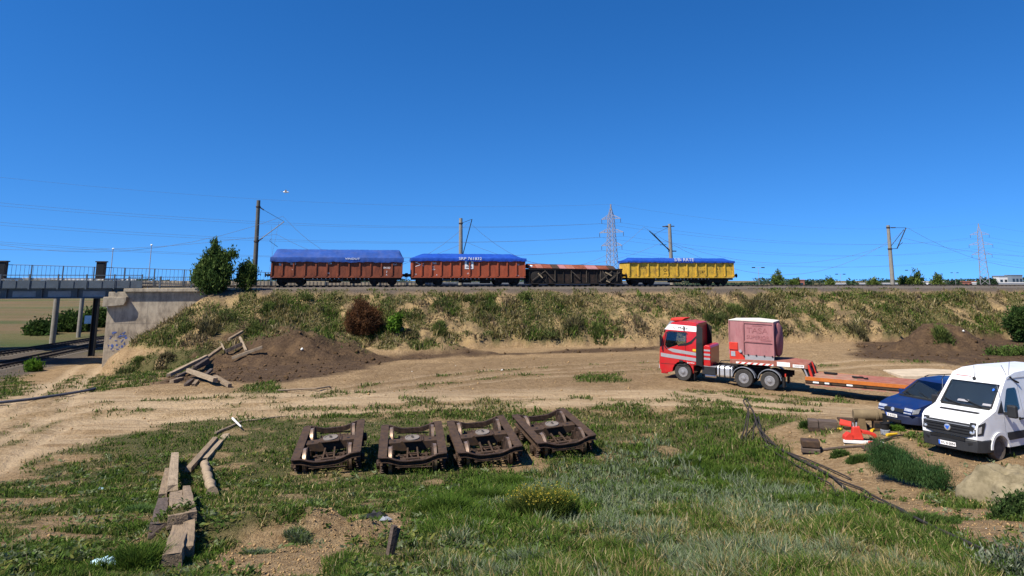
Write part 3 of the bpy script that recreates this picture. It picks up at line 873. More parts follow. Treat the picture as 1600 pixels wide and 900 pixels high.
# piers under the far bridge: seen as posts below the deck
def colum(px, y0, y1, r, mt, label, name, cat, top):
    b = at(px, y1)
    t = thing(name, label, cat, b)
    return t, b
p = pt(82, 531, 88); g = gz(p.x, p.y); t = thing("support_post", "pale round concrete post left of the other posts below the bridge", "post", (p.x, p.y, g), 0, "posts below the bridge")
MB().tube([(0, 0, -.3), (0, 0, 4.1 - g)], .33, 12).build("shaft", 'pole', t, True); MB().box(0, 0, 4.25 - g, .95, .95, .3).build("cap", 'pole_dark', t)
p = pt(122, 529, 97); g = gz(p.x, p.y); t = thing("support_post", "slim concrete post behind the lower track below the bridge", "post", (p.x, p.y, g), 0, "posts below the bridge")
MB().tube([(0, 0, -.3), (0, 0, 4.1 - g)], .27, 12).build("shaft", 'pole', t, True); MB().box(0, 0, 4.25 - g, .8, .8, .3).build("cap", 'pole_dark', t)
p = pt(143, 550, 74); g = gz(p.x, p.y); t = thing("steel_column", "black steel column with small blue sign beside the lower track", "column", (p.x, p.y, g), TROT)
m = MB(); m.b2(-.26, -.21, -.22, .22, -.3, 4.3 - g); m.b2(.21, .26, -.22, .22, -.3, 4.3 - g); m.b2(-.209, .209, -.04, .04, -.3, 4.3 - g); m.build("shaft", 'black', t)
MB().b2(-.95, -.27, -.06, .0, 1.6 - g, 2.4 - g).build("sign_plate", mat("blue_sign", (.04, .10, .22), .5), t)
MB().b2(-.6, .6, -.35, .35, 4.15 - g, 4.36 - g).build("head", 'black', t)

# road viaduct behind, with its sloping parapet rail
rv = thing("road_viaduct", "pale concrete road viaduct behind the railway bridge", "viaduct", trk(S_A, -11.0, 0), TROT)
m = MB(); m.prism([(-60, 5.2), (16, 5.2), (30, 5.1), (30, 5.7), (16, 5.85), (-60, 6.25)], 0, 6); m.build("deck", 'concrete', rv)
m = MB(); m.prism([(-60, 6.255), (-2, 6.0), (-2, 6.2), (-60, 6.55)], .0, .25); m.build("parapet", 'white_paint', rv)
VA = [(-60, 7.95), (-12.2, 7.62)]
def vz(x): return 7.66 - (x + 14) * .029 if x > -14 else 7.66 + (-14 - x) * .004
m = MB(); pts = [(x, -.05, vz(x)) for x in np.linspace(-60, 36, 40)]
m.tube(pts, .035, 6); m.tube([(a, b, c - 1.5) for a, b, c in pts], .03, 6); m.build("railing_bar", 'bridge', rv)
m = MB(); x = -59.8
while x < 36: m.b2(x - .014, x + .014, -.064, -.036, vz(x) - 1.5, vz(x)); x += .42
m.build("balusters", 'bridge', rv)
x = -59.0
while x < 36: MB().b2(x - .05, x + .05, -.1, 0, vz(x) - 1.9, vz(x) + .04).build("railing_post", 'bridge', rv); x += 3.1
m = MB(); m.b2(10, 62, .3, .5, 5.1, 5.75); m.b2(10, 62, .24, .3, 5.55, 5.8); m.build("crash_barrier", 'bridge_light', rv)
for px, lab in ((157, "brown steel box standing beyond the bridge rail, the one left of the lamp masts"), (2, "brown steel box beyond the bridge rail at the left edge of the photo")):
    s = trk_s(px, -10.4, 6.5); b = trk(s, -10.4, 6.2)
    t = thing("switch_cabinet", lab, "cabinet", b, TROT, "steel boxes beyond the bridge rail")
    MB().b2(-.42, .42, -.3, .3, 0, 1.75).build("body", 'dark_steel', t); MB().b2(-.52, .52, -.4, .4, 1.75, 1.87).build("lid", 'dark_steel', t)
    MB().b2(-.36, .36, -.32, -.301, .15, 1.6).build("door", 'black', t)
for px, ytop, lab in ((172, 390, "shorter thin lamp mast rising behind the bridge rail"), (232, 384, "taller thin lamp mast rising behind the wing wall railing")):
    b = pt(px, 437, 150); top = pt(px + 1, ytop, 150)
    g = gz(b.x, b.y); t = thing("lamp_mast", lab, "lamp mast", (b.x, b.y, g), 0, "thin lamp masts behind the bridge")
    h = top.z - g
    MB().tube([(0, 0, 0), (0, 0, h)], [.13, .07], 8).build("mast", 'galv', t, True); MB().lathe([(.05, 0), (.22, .08), (.22, .22), (.05, .34)], (0, 0, h), (0, 0, 1), 10).build("lamp_head", 'white', t, True)

# ------------------------------------------------------------------ catenary masts
def mast(px, pxt, yt, d, label, dark, build):
    s = trk_s(px, d, 5.3); b = trk(s, d, 4.6)
    tp = pt(pxt, yt, b.y)
    t = thing("catenary_mast", label, "catenary mast", b, TROT, "catenary masts along the upper line")
    loc = Matrix.Rotation(-TROT, 3, 'Z') @ (tp - b)
    MB().tube([(0, 0, -.3), tuple(loc)], [.27, .19], 12).build("pole", dark, t, True)
    def onp(f): return loc * f
    build(t, loc, onp)
    return t, b, loc
def strut(name, t, a, b, r, m_): MB().tube([a, b], r, 6).build(name, m_, t, True)
def insul(t, a, b):
    a = Vector(a); b = Vector(b); n = 5; m = MB()
    ax = (b - a)
    prof = []
    for k in range(n * 2 + 1): prof.append((.035 if k % 2 == 0 else .085, ax.length * k / (2 * n)))
    m.lathe(prof, a, ax, 8); m.build("insulator", 'dark_steel', t, True)
def arm1(t, top, onp):
    a = onp(.93); b = onp(.555); tip = a + Vector((2.75, -.2, -1.55)); knee = b + Vector((.25, 0, .12))
    strut("stay_wire", t, a, tip, .022, 'black'); strut("cantilever", t, knee, tip, .045, 'pole'); insul(t, b + Vector((.1, 0, .0)), knee + Vector((.35, -.03, .24)))
    insul(t, a + Vector((.2, 0, -.08)), a + Vector((.6, -.03, -.34)))
    m = MB(); m.lathe([(.25, -.07), (.25, .07)], a, (0, 0, 1), 12); m.lathe([(.27, -.07), (.27, .07)], b, (0, 0, 1), 12); m.build("clamp", 'dark_steel', t)
    MB().tube([b + Vector((1.5, -.2, .3)), b + Vector((1.35, -.2, .05)), b + Vector((2.2, -.25, -.55))], .025, 6).build("registration_arm", 'black', t)
def arm2(t, top, onp):
    a = onp(.93); b = onp(.46); tip = a + Vector((.95, -2.2, .3)); 
    strut("cantilever", t, b + Vector((.1, -.2, 0)), tip, .05, 'black'); strut("stay_wire", t, a, tip, .022, 'black')
    insul(t, b, b + Vector((.25, -.6, .45)))
    strut("registration_arm", t, b + Vector((.2, -.3, .1)), b + Vector((.75, -1.8, -.35)), .03, 'black')
    m = MB(); m.lathe([(.24, -.06), (.24, .06)], a, (0, 0, 1), 12); m.lathe([(.26, -.06), (.26, .06)], b, (0, 0, 1), 12); m.build("clamp", 'dark_steel', t)
def arm3(t, top, onp):
    a = onp(.96); b = onp(.60)
    tip = b + Vector((-3.0, -1.0, 2.25)); tip2 = b + Vector((-1.7, .8, 2.0))
    for q in (tip, tip2): strut("cantilever", t, b + Vector((-.1, 0, 0)), q, .05, 'black')
    strut("stay_wire", t, a, tip2, .02, 'black'); strut("stay_wire", t, tip2, tip, .02, 'black')
    insul(t, b + Vector((-.1, -.05, .05)), b + Vector((-.6, -.2, .45))); insul(t, a + Vector((.0, 0, 0)), a + Vector((-.9, .02, 0)))
    MB().beam(a + Vector((-.5, 0, .06)), a + Vector((.6, 0, .06)), .1, .1).build("crossbar", 'dark_steel', t)
    MB().beam(b + Vector((-.3, 0, 0)), b + Vector((.7, 0, 0)), .14, .12).build("bracket", 'dark_steel', t)
    strut("registration_arm", t, b + Vector((-.6, -.2, .75)), b + Vector((-1.5, -.4, .72)), .03, 'black')
def arm4(t, top, onp):
    a = onp(.965); b = onp(.64); tip = a + Vector((2.25, -.4, -.02)); k = b + Vector((.95, -.1, .05))
    strut("stay_wire", t, a, tip, .025, 'black'); strut("cantilever", t, k, tip, .06, 'black'); strut("cantilever", t, b + Vector((.1, 0, .25)), a + Vector((1.95, -.35, -.25)), .035, 'black')
    strut("bracket", t, b, k, .04, 'black'); insul(t, a + Vector((.4, 0, 0)), a + Vector((.95, -.15, 0))); insul(t, k, k + Vector((.25, -.04, .42)))
    strut("registration_arm", t, k + Vector((.2, 0, .3)), k + Vector((.85, -.1, .8)), .025, 'black')
    m = MB(); m.lathe([(.24, -.08), (.24, .08)], a, (0, 0, 1), 12); m.lathe([(.26, -.09), (.26, .09)], b, (0, 0, 1), 12); m.build("clamp", 'dark_steel', t)
mast(397, 404, 313, -3.2, "tall dark catenary mast rising behind the small bush left of the train", 'pole_dark', arm1)
mast(720, 720, 341, -3.4, "pale catenary mast rising behind the bright red wagon", 'pole', arm2)
mast(1050.5, 1046, 350, -3.4, "catenary mast with two slanting arms behind the yellow wagon", 'pole', arm3)
mast(1395, 1387.5, 352, -3.0, "leaning catenary mast with triangular bracket right of the train", 'pole', arm4)

def wire(name, pts3, r, label, cat, group, sag=None):
    pts = []
    for i in range(len(pts3) - 1):
        a, b = Vector(pts3[i]), Vector(pts3[i + 1]); sg = sag[i] if isinstance(sag, (list, tuple)) else (sag or 0)
        n = 14
        for k in range(n + (i == len(pts3) - 2)):
            f = k / n; p = a.lerp(b, f); p.z -= 4 * sg * f * (1 - f); pts.append(p)
    o = MB().tube(pts, r, 5).build(name, 'wire', None, True)
    return tag(o, label, cat, group)
def tp(px, py, d=0.0):
    s = trk_s(px, d, 11); q = trk(s, d, 0); return pt(px, py, q.y)
G = "overhead line wires above the train"
wire("messenger_wire", [tp(-260, 300), tp(442, 338), tp(733, 347), tp(1006, 355), tp(1418, 356), tp(1800, 360)], .016, "upper overhead wire sagging deeply from mast to mast", "wire", G, [4.5, 5.0, 4.6, 5.5, 5.0])
wire("contact_wire", [tp(-260, 370), tp(432, 366), tp(728, 378), tp(1040, 376), tp(1412, 372), tp(1800, 380)], .014, "lower overhead wire hanging under the deeply sagging one", "wire", G, [1.4, 2.6, 2.6, 2.8, 2.0])
for (px, a, b, c) in ((424, 352, 430, 398), (436, 345, 425, 392)):
    wire("dropper_wire", [tp(px, a), tp(c + 28, b)], .010, "short drop wire hanging beside the tall dark mast", "wire", "drop wires beside the tall dark mast", 0)

# ------------------------------------------------------------------ lattice pylons and power lines
def pylon(label, base, rz, sc_=1.0):
    t = thing("lattice_pylon", label, "pylon", base, rz, "lattice pylons of the power line")
    H = 40.0
    def hw(z): return 2.5 - 1.45 * z / 34.5 if z < 34.5 else max(.14, 1.05 - (z - 34.5) / 4.0 * .9)
    m = MB(); zs = [0, 4, 8, 11.5, 14.5, 17.2, 19.6, 22, 24, 26, 28, 30.2, 32.4, 34.5, 36.5, 38.3, 40]
    for i in range(len(zs) - 1):
        a, b = hw(zs[i]), hw(zs[i + 1]); z0, z1 = zs[i], zs[i + 1]
        c0 = [(-a, -a), (a, -a), (a, a), (-a, a)]; c1 = [(-b, -b), (b, -b), (b, b), (-b, b)]
        for k in range(4):
            m.beam((*c0[k], z0), (*c1[k], z1), .19, .19)
            n = (k + 1) % 4
            m.beam((*c0[k], z0), (*c1[n], z1), .10, .10); m.beam((*c0[n], z0), (*c1[k], z1), .10, .10)
            m.beam((*c1[k], z1), (*c1[n], z1), .09, .09)
    m.build("tower", 'pylon', t)
    tips = []
    for z, L in ((33.6, 4.7), (27.6, 5.9), (21.8, 5.0)):
        m = MB(); a = hw(z)
        for sx in (-1, 1):
            for sy in (-1, 1):
                m.beam((sx * a, sy * a, z), (sx * L, 0, z - .15), .18, .18); m.beam((sx * a, sy * a, z + 1.5), (sx * L, 0, z - .1), .15, .15)
            m.beam((sx * (a + L) / 2, .4, z), (sx * (a + L) / 2, 0, z + .75), .12, .12)
            for f in (.3, .55, .8): m.beam((sx * (a + (L - a) * f), -a * (1 - f), z), (sx * (a + (L - a) * f), a * (1 - f), z), .1, .1)
        m.build("crossarm", 'pylon', t)
        for sx in (-1, 1):
            m = MB(); m.lathe([(.06 if k % 2 else .14, -k * .17) for k in range(11)], (sx * L, 0, z - .2), (0, 0, 1), 6); m.build("insulator_string", 'dark_steel', t)
            tips.append((sx * L, 0, z - 2.0))
    tips.append((0, 0, 40.0))
    Mx = Matrix.Translation(base) @ Matrix.Rotation(rz, 4, 'Z')
    return [Mx @ Vector(q) for q in tips]
PA = Vector((44.0, 310, -.6)); PBs = Vector((279, 418, -.6))
dirp = math.atan2(PBs.y - PA.y, PBs.x - PA.x) - math.pi / 2
t1 = pylon("lattice pylon standing behind the gap before the yellow wagon", PA, dirp * .55)
t2 = pylon("lattice pylon far right above the pale buildings", PBs, dirp * .55)
stp = PBs - PA
for i in range(7):
    p0 = t1[i] - stp + Vector((0, 0, 1.0)); p3 = t2[i] + stp
    lab = ["left upper", "right upper", "left middle", "right middle", "left lower", "right lower", "topmost earth"][i]
    wire("power_line", [p0, t1[i], t2[i], p3], .034 if i < 6 else .026, "%s power line strung between the lattice pylons" % (lab if i == 6 else "conductor on the " + lab + " arm,"), "power line", "power lines strung between the pylons", [5.5, 6.5, 6.5])

# ------------------------------------------------------------------ wagons
def wheelset_parts(t, cx, parent_name="bogie"):
    b = bpy.data.objects.new(parent_name, None); COL.objects.link(b); b.parent = t; b.location = (cx, 0, 0)
    m = MB()
    for sy in (-1, 1):
        m.prism([(-1.35, .42), (-1.25, .62), (-.5, .66), (-.35, .80), (.35, .80), (.5, .66), (1.25, .62), (1.35, .42), (.6, .36), (.35, .24), (-.35, .24), (-.6, .36)], sy * 1.02 - .07, sy * 1.02 + .07)
        for x in (-.9, .9): m.lathe([(.17, 0), (.17, .12)], (x, sy * 1.10, .44), (0, sy, 0), 10)
        for x in (-.25, 0, .25): m.lathe([(.09, .24), (.09, .66)], (x, sy * 1.12, 0), (0, 0, 1), 8)
    m.b2(-.25, .25, -1.0, 1.0, .5, .72)
    m.build("bogie_frame", 'under', b)
    for x in (-.9, .9):
        for sy in (-1, 1):
            m = MB(); m.lathe([(.10, 0), (.40, .02), (.45, .02), (.45, .11), (.49, .12), (.49, .15), (.1, .15)], (x, sy * .85, .46), (0, -sy, 0), 24); m.build("wheel", 'under', b, True)
        MB().tube([(x, -.85, .46), (x, .85, .46)], .08, 8).build("axle", 'under', b)
    return b
def buffers(t, x, sx):
    for y in (-.88, .88):
        m = MB(); m.lathe([(.13, 0), (.13, .35), (.09, .36), (.09, .5), (.23, .51), (.24, .55), (.2, .58)], (x, y, 1.03), (sx, 0, 0), 14); m.build("buffer", 'under', t, True)
    MB().box(x + sx * .28, 0, .98, .5, .12, .14).build("coupler", 'under', t)
def gondola(name, label, px0, px1, paint, cover, ztop, ridge, skirt, ribs=12, floor=.78, hip=0.9):
    d = 1.42
    s0, s1 = trk_s(px0, d, 7), trk_s(px1, d, 7); L = s1 - s0
    t = thing(name, label, "freight wagon", trk((s0 + s1) / 2, 0, RAIL_Z), TROT, "freight wagons standing on the embankment")
    h = L / 2
    m = MB()
    for sy in (-1, 1):
        m.b2(-h, h, sy * 1.36, sy * 1.40, floor, ztop)
        m.b2(-h, h, sy * 1.35, sy * 1.47, ztop - .10, ztop + .02); m.b2(-h, h, sy * 1.401, sy * 1.46, floor - .02, floor + .16)
    for sx in (-1, 1): m.b2(sx * h, sx * (h - .05), -1.355, 1.355, floor, ztop - .11)
    m.b2(-h + .06, h - .06, -1.35, 1.35, floor, floor + .06)
    m.build("body", paint, t)
    xs = [-h + .08] + [-h + L * (k / ribs) for k in range(1, ribs)] + [h - .08]
    for x in xs:
        for sy in (-1, 1): MB().prism([(x - .075, floor + .165), (x + .075, floor + .165), (x + .06, ztop - .105), (x - .06, ztop - .105)], sy * 1.402, sy * 1.50).build("side_rib", paint, t)
    m = MB(); m.b2(-h + .05, h - .05, -1.15, 1.15, floor - .24, floor - .025)
    for x in np.linspace(-h + 3.6, h - 3.6, 6): m.b2(x - .05, x + .05, -1.3, 1.3, floor - .2, floor - .03)
    m.b2(-h + 3.2, h - 3.2, -.9, .9, floor - .36, floor - .245); m.b2(-.9, .3, -.6, .6, .25, .42); m.lathe([(.2, 0), (.2, 1.1)], (1.2, -.7, .38), (1, 0, 0), 10)
    m.build("underframe", 'under', t)
    m = MB()
    x = -h + 3.2
    while x < h - 3: m.lathe([(.05, 0), (.05, .05)], (x, -1.2, floor - .12), (0, -1, 0), 6); x += .42
    m.build("tie_down_hooks", 'white', t)
    wheelset_parts(t, -h + 1.9); wheelset_parts(t, h - 1.9)
    buffers(t, -h, -1); buffers(t, h, 1)
    # tarpaulin: draped sheet with rippled skirt
    nx = 90; vs = []; fs = []
    rr = random.Random(hash(name) % 7 + int(px0))
    ph = rr.uniform(0, 6)
    e = .10
    rows = 11
    def prof(u):
        # returns list of (y,z) across
        zz = ridge
        return [(-1.54, ztop - skirt), (-1.56, ztop - skirt * .5), (-1.53, ztop + .05), (-1.2, ztop + (zz - ztop) * .30 + .03), (-.6, ztop + (zz - ztop) * .68), (0, zz), (.6, ztop + (zz - ztop) * .68), (1.2, ztop + (zz - ztop) * .30 + .03), (1.53, ztop + .05), (1.56, ztop - skirt * .5), (1.54, ztop - skirt)]
    for i in range(nx + 1):
        x = -h - e + (L + 2 * e) * i / nx
        f = min(1, min(i, nx - i) / nx * L / hip) if hip else 1
        for j, (y, z) in enumerate(prof(x)):
            if z > ztop + .06: z = ztop + .05 + (z - ztop - .05) * f
            rip = .022 * math.sin(x * 2.1 + ph) + .016 * math.sin(x * 5.3 + ph * 2) + .012 * math.sin(x * 9.7)
            if j in (0, rows - 1): z += rip * 1.3 * (skirt / .4); y += math.copysign(.03 * math.sin(x * 4 + ph), y)
            elif j in (1, rows - 2): y += math.copysign(.03 * math.sin(x * 6.1 + ph), y)
            else: z += .008 * math.sin(x * 1.7 + j) + rr.uniform(-.006, .006) - (.02 if i % 7 == 3 else 0)
            vs.append((x, y, z))
    for i in range(nx):
        for j in range(rows - 1): fs.append((i * rows + j, i * rows + j + 1, (i + 1) * rows + j + 1, (i + 1) * rows + j))
    for i in (0, nx):
        a = i * rows; fs.append(tuple(a + j for j in range(rows)))
    m = MB().add(vs, fs); tarp = m.build("tarpaulin", cover, t, True)
    return t, h, tarp, s0, s1
FR = (R(90), 0, 0)
WZ = 2.62
t, h, tarp, s0, s1 = gondola("covered_wagon", "brown red freight wagon under a faded blue gabled tarpaulin, leftmost of the train", 423, 629, 'rust_red', 'tarp_dull', WZ + .1, 3.62, .42, 12, hip=.4)
text("tarp_lettering", "VINDUT", .25, 'white', tarp, (1.4, -1.62, WZ + .02), FR, 1.6)
for (x, z, s_, tx) in ((-h + .9, 2.05, .3, "BR"), (-h + 2.1, 2.12, .26, "6553"), (-h + 2.1, 1.5, .3, "V"), (-.9, 2.15, .28, "3319"), (-.9, 1.2, .2, "35"), (h - 1.6, 1.75, .28, "84100"), (h - 1.6, 1.35, .28, "3"), (h - 1.6, 1.05, .22, "A"), (h - .8, 2.1, .2, "GAS")):
    text("lettering", tx, s_, 'white', t, (x, -1.408, z), FR)
t, h, tarp, s0, s1 = gondola("covered_wagon", "bright red freight wagon with blue tarpaulin and white poster on its side", 643.5, 821, 'red_wagon', 'tarp_blue', WZ + .12, 3.28, .28, 12, hip=1.3)
text("tarp_lettering", "SRP 761832", .40, 'white', tarp, (.05, -1.60, WZ + .10), FR, 1.25)
m = MB(); m.b2(-.45, .45, -1.43, -1.404, 1.66, 2.60); po = m.build("poster", 'white_paint', t); po.location = (-.05, 0, 0)
m = MB(); m.lathe([(.02, 0), (.26, 0), (.26, .006), (.02, .006)], (0, -1.432, 2.25), (0, -1, 0), 20); m.b2(-.32, .32, -1.437, -1.431, 1.79, 1.86); m.b2(-.28, .28, -1.437, -1.431, 1.91, 1.95)
m.build("poster_emblem", mat("poster_ink", (.06, .08, .09), .6), po)
m = MB(); m.lathe([(.001, 0), (.12, 0), (.12, .004)], (.03, -1.440, 2.27), (0, -1, 0), 14); m.build("emblem_centre", mat("poster_ink_light", (.3, .34, .33), .6), po)
for (x, z, s_, tx) in ((-h + 2.2, 2.25, .3, "5364"), (-h + 2.2, 1.85, .24, "71"), (-h + 2.2, 1.6, .22, "A84"), (-h + .5, 2.3, .22, "P"), (h - .8, 2.15, .22, "Eas"), (h - .8, .95, .2, "22"), (-h + .4, 1.1, .2, "15"), (-.1, 1.2, .2, "30 t"), (-3.4, 1.05, .2, "A")):
    text("lettering", tx, s_, 'white', t, (x, -1.408, z), FR)
m = MB(); m.beam((-h + .35, -1.406, 2.35), (-h + 1.2, -1.406, 1.95), .006, .05); m.beam((-h + .35, -1.411, 1.9), (-h + 1.2, -1.411, 2.2), .006, .05); m.build("chalk_cross", 'white', t)
t, h, tarp, s0, s1 = gondola("covered_wagon", "yellow freight wagon with flat blue tarpaulin, rightmost of the train", 982, 1147, 'yellow_wagon', 'tarp_blue', WZ - .02, 2.98, .18, 11, hip=.5)
text("tarp_lettering", "S/Bi RRTE", .48, 'white', tarp, (0.2, -1.62, WZ + .12), FR, 1.2)
for (x, z, s_, tx) in ((-h + 1.6, 1.9, .34, "ACTS"), (-h + 3.4, 1.55, .5, "8"), (-3.0 + 1.0, 1.6, .5, "O"), (-1.8, 1.2, .2, "37 8 210"), (2.5, 1.4, .4, "L471"), (h - 1.9, 1.75, .35, "A 3"), (h - .5, 2.1, .3, "P"), (2.8, 1.85, .3, "A")):
    text("lettering", tx, s_, 'black', t, (x, -1.408, z), FR)
text("lettering", "21 81", .2, 'white', t, (-.9, -1.16, .66), FR)

# third vehicle: low dark wagon with trussed sides and a loose red sheet roof
s0, s1 = trk_s(826, 1.3, 6.5), trk_s(973, 1.3, 6.5); L = s1 - s0; h = L / 2
t = thing("trussed_wagon", "low black wagon with trussed sides and loose red sheets on top", "freight wagon", trk((s0 + s1) / 2, 0, RAIL_Z), TROT, "freight wagons standing on the embankment")
M["soot"] = mat("sooty_brown_steel", (.018, .013, .010), .8, var=.5, scale=1.5, col2=(.055, .028, .018), amt=.7, thr=.56)
m = MB(); m.b2(-h, h, -1.15, 1.15, .12, 1.72); m.build("body", M["soot"], t)
m = MB()
for x in np.linspace(-h + .1, h - .1, 12): m.b2(x - .04, x + .04, -1.24, -1.151, .2, 1.70)
m.b2(-h, h, -1.32, -1.241, 1.60, 1.74); m.b2(-h, h, -1.32, -1.241, .10, .22); m.build("side_frame", 'under', t)
M['strap'] = mat("dull_brown_straps", (.075, .06, .045), .8, var=.3)
M['strap_pale'] = mat("pale_straps", (.26, .20, .12), .8, var=.3)
m = MB(); xs = [-h + .5, -h + 2.2, -h + 3.0, -h + 4.6, -h + 6.2, -h + 7.6]
for x in (-h + 2.9, -h + 4.7, -h + 6.4, -h + 8.0): m.beam((x, -1.27, .3), (x, -1.27, 1.6), .06, .07)
m.build("uprights", 'strap', t)
m = MB()
for a, b in (((-h + .4, .5), (-h + 1.8, 1.5)), ((-h + 1.8, 1.5), (-h + 2.8, .45)), ((-h + 4.8, 1.4), (-h + 5.6, .7)), ((-h + 7.8, .35), (-h + 9.3, 1.5)), ((-h + 8.2, 1.5), (-h + 8.9, .3)), ((-h + 8.9, .3), (-h + 9.9, 1.2)), ((-h + 9.9, 1.5), (h - .7, .4)), ((h - 1.6, .5), (h - .3, 1.4))):
    m.beam((a[0], -1.345, a[1]), (b[0], -1.345, b[1]), .05, .08)
m.build("truss_bars", 'strap', t)
m = MB()
for a, b in (((-h + 1.0, 1.25), (-h + 1.5, .75)), ((-h + 8.5, 1.35), (-h + 9.2, 1.0)), ((-h + 8.6, .45), (-h + 9.0, .28))): m.beam((a[0], -1.38, a[1]), (b[0], -1.38, b[1]), .05, .12)
m.build("loose_straps", 'strap_pale', t)
for (a, c) in ((-h + .9, .85), (h - .9, .85), (h - 2.0, .9)):
    m = MB(); m.lathe([(.62, 0), (.66, .03), (.66, .07), (.6, .1)], (a, -1.155, c), (0, -1, 0), 24); m.build("round_cover", 'under', t, True)
rr = random.Random(4)
k = 0; x = -h
while x < h - .9:
    w = rr.uniform(.7, 1.4); w = min(w, h - .6 - x)
    z0 = 2.18 - (x + h) / L * .18
    m = MB(); m.slab([(x, -1.36, z0 - .38), (x + w - .03, -1.36, z0 - .40), (x + w - .03, -.1, z0 + .03), (x, -.1, z0 + .04)], .03)
    m.slab([(x, 1.36, z0 - .38), (x + w - .03, 1.36, z0 - .40), (x + w - .03, -.09, z0 + .03), (x, -.09, z0 + .04)], .03)
    m.build("roof_sheet", ['rust_red', 'deck_red', 'rust_red', 'brown_steel', 'rust_red', 'deck_red'][k % 6] if k not in (4, 7) else 'faded_red', t)
    x += w; k += 1
m = MB(); m.tube([(-h, -.1, 2.24), (h - 1, -.1, 2.08)], .04, 6); m.build("ridge_bar", 'brown_steel', t)
m = MB(); m.lathe([(.05, -.1), (.2, 0), (.22, .15), (.1, .25)], (-h + .35, -.9, 1.85), (0, 0, 1), 12); m.build("white_cap", 'white', t, True)
wheelset_parts(t, -h + 1.9); wheelset_parts(t, h - 1.9); buffers(t, -h, -1); buffers(t, h, 1)
# ------------------------------------------------------------------ vehicles: shared helpers
def arch(cx, r, z0, n=10):
    h = math.sqrt(max(0, r * r - (z0 - arch.zc) ** 2)); a0 = math.asin((z0 - arch.zc) / r)
    return [(cx + r * math.cos(a), arch.zc + r * math.sin(a)) for a in np.linspace(math.pi - a0, a0, n)]
def shell(name, prof, wf, xs, zs, m, parent, bevel=.05):
    """side profile (x,z) -> closed body, half width given by wf(x,z), smooth corners"""
    bm = bmesh.new()
    f = bm.faces.new([bm.verts.new((x, 0, z)) for x, z in prof])
    for x in xs: bmesh.ops.bisect_plane(bm, geom=bm.verts[:] + bm.edges[:] + bm.faces[:], plane_co=(x, 0, 0), plane_no=(1, 0, 0))
    for z in zs: bmesh.ops.bisect_plane(bm, geom=bm.verts[:] + bm.edges[:] + bm.faces[:], plane_co=(0, 0, z), plane_no=(0, 0, 1))
    r = bmesh.ops.extrude_face_region(bm, geom=bm.faces[:])
    new = [v for v in r['geom'] if isinstance(v, bmesh.types.BMVert)]
    ns = set(new)
    for v in bm.verts:
        v.co.y = wf(v.co.x, v.co.z) * (1 if v in ns else -1)
    bmesh.ops.recalc_face_normals(bm, faces=bm.faces)
    me = bpy.data.meshes.new(name); bm.to_mesh(me); bm.free()
    return put(name, me, m, parent, True, bevel)
def side_panel(name, poly, wf, side, m, parent, off=.006, th=.012, bevel=0):
    bm = bmesh.new()
    bm.faces.new([bm.verts.new((x, 0, z)) for x, z in poly])
    z0 = min(z for x, z in poly); z1 = max(z for x, z in poly); x1 = max(x for x, z in poly)
    for z in (.6, .95, 1.25, 1.3, 2.35, 3.0):
        if z0 < z < z1: bmesh.ops.bisect_plane(bm, geom=bm.verts[:] + bm.edges[:] + bm.faces[:], plane_co=(0, 0, z), plane_no=(0, 0, 1))
    for x in (1.2, .9, -.1, -.15, -.3, -.55, -.7, -1.6):
        bmesh.ops.bisect_plane(bm, geom=bm.verts[:] + bm.edges[:] + bm.faces[:], plane_co=(x, 0, 0), plane_no=(1, 0, 0))
    bmesh.ops.triangulate(bm, faces=bm.faces[:])
    r = bmesh.ops.extrude_face_region(bm, geom=bm.faces[:])
    ns = set(v for v in r['geom'] if isinstance(v, bmesh.types.BMVert))
    for v in bm.verts: v.co.y = side * (wf(v.co.x, v.co.z) + off - (0 if v in ns else th))
    bmesh.ops.recalc_face_normals(bm, faces=bm.faces)
    me = bpy.data.meshes.new(name); bm.to_mesh(me); bm.free()
    return put(name, me, m, parent, False, bevel)
def wheel(parent, x, y, z, r, w, sy, hub='hub', tyre='tyre', truck=False, name="wheel"):
    o = bpy.data.objects.new(name, None); COL.objects.link(o); o.parent = parent; o.location = (x, y, z)
    m = MB(); ri = r * (.56 if truck else .62)
    m.lathe([(ri, -w / 2), (r * .93, -w / 2), (r, -w * .36), (r, w * .36), (r * .93, w / 2), (ri + .01, w / 2 - .01), (ri, w * .3)], (0, 0, 0), (0, sy, 0), 32)
    m.build("tyre", tyre, o, True)
    m = MB()
    if truck: prof = [(ri, w * .42), (ri * .93, w * .44), (ri * .86, w * .25), (ri * .62, w * .18), (ri * .55, w * .42), (ri * .30, w * .46), (ri * .28, w * .58), (.001, w * .60)]
    else: prof = [(ri, w * .44), (ri * .92, w * .46), (ri * .85, w * .30), (ri * .5, w * .34), (ri * .42, w * .40), (.001, w * .42)]
    m.lathe(prof, (0, 0, 0), (0, sy, 0), 28)
    for k in range(10 if truck else 5):
        a = 2 * math.pi * k / (10 if truck else 5); rr_ = ri * (.44 if truck else .62)
        c = Vector((math.cos(a) * rr_, sy * w * (.44 if truck else .33), math.sin(a) * rr_))
        m.lathe([(ri * .055, 0), (ri * .055, w * .1)], c, (0, sy, 0), 6)
    m.build("rim", hub, o, True)
    if truck:
        m = MB()
        for k in range(10):
            a = 2 * math.pi * (k + .5) / 10; c = Vector((math.cos(a) * ri * .74, sy * w * .225, math.sin(a) * ri * .74)); m.lathe([(ri * .09, 0), (ri * .09, .012)], c, (0, sy, 0), 8)
        m.build("rim_slots", 'black', o)
    return o

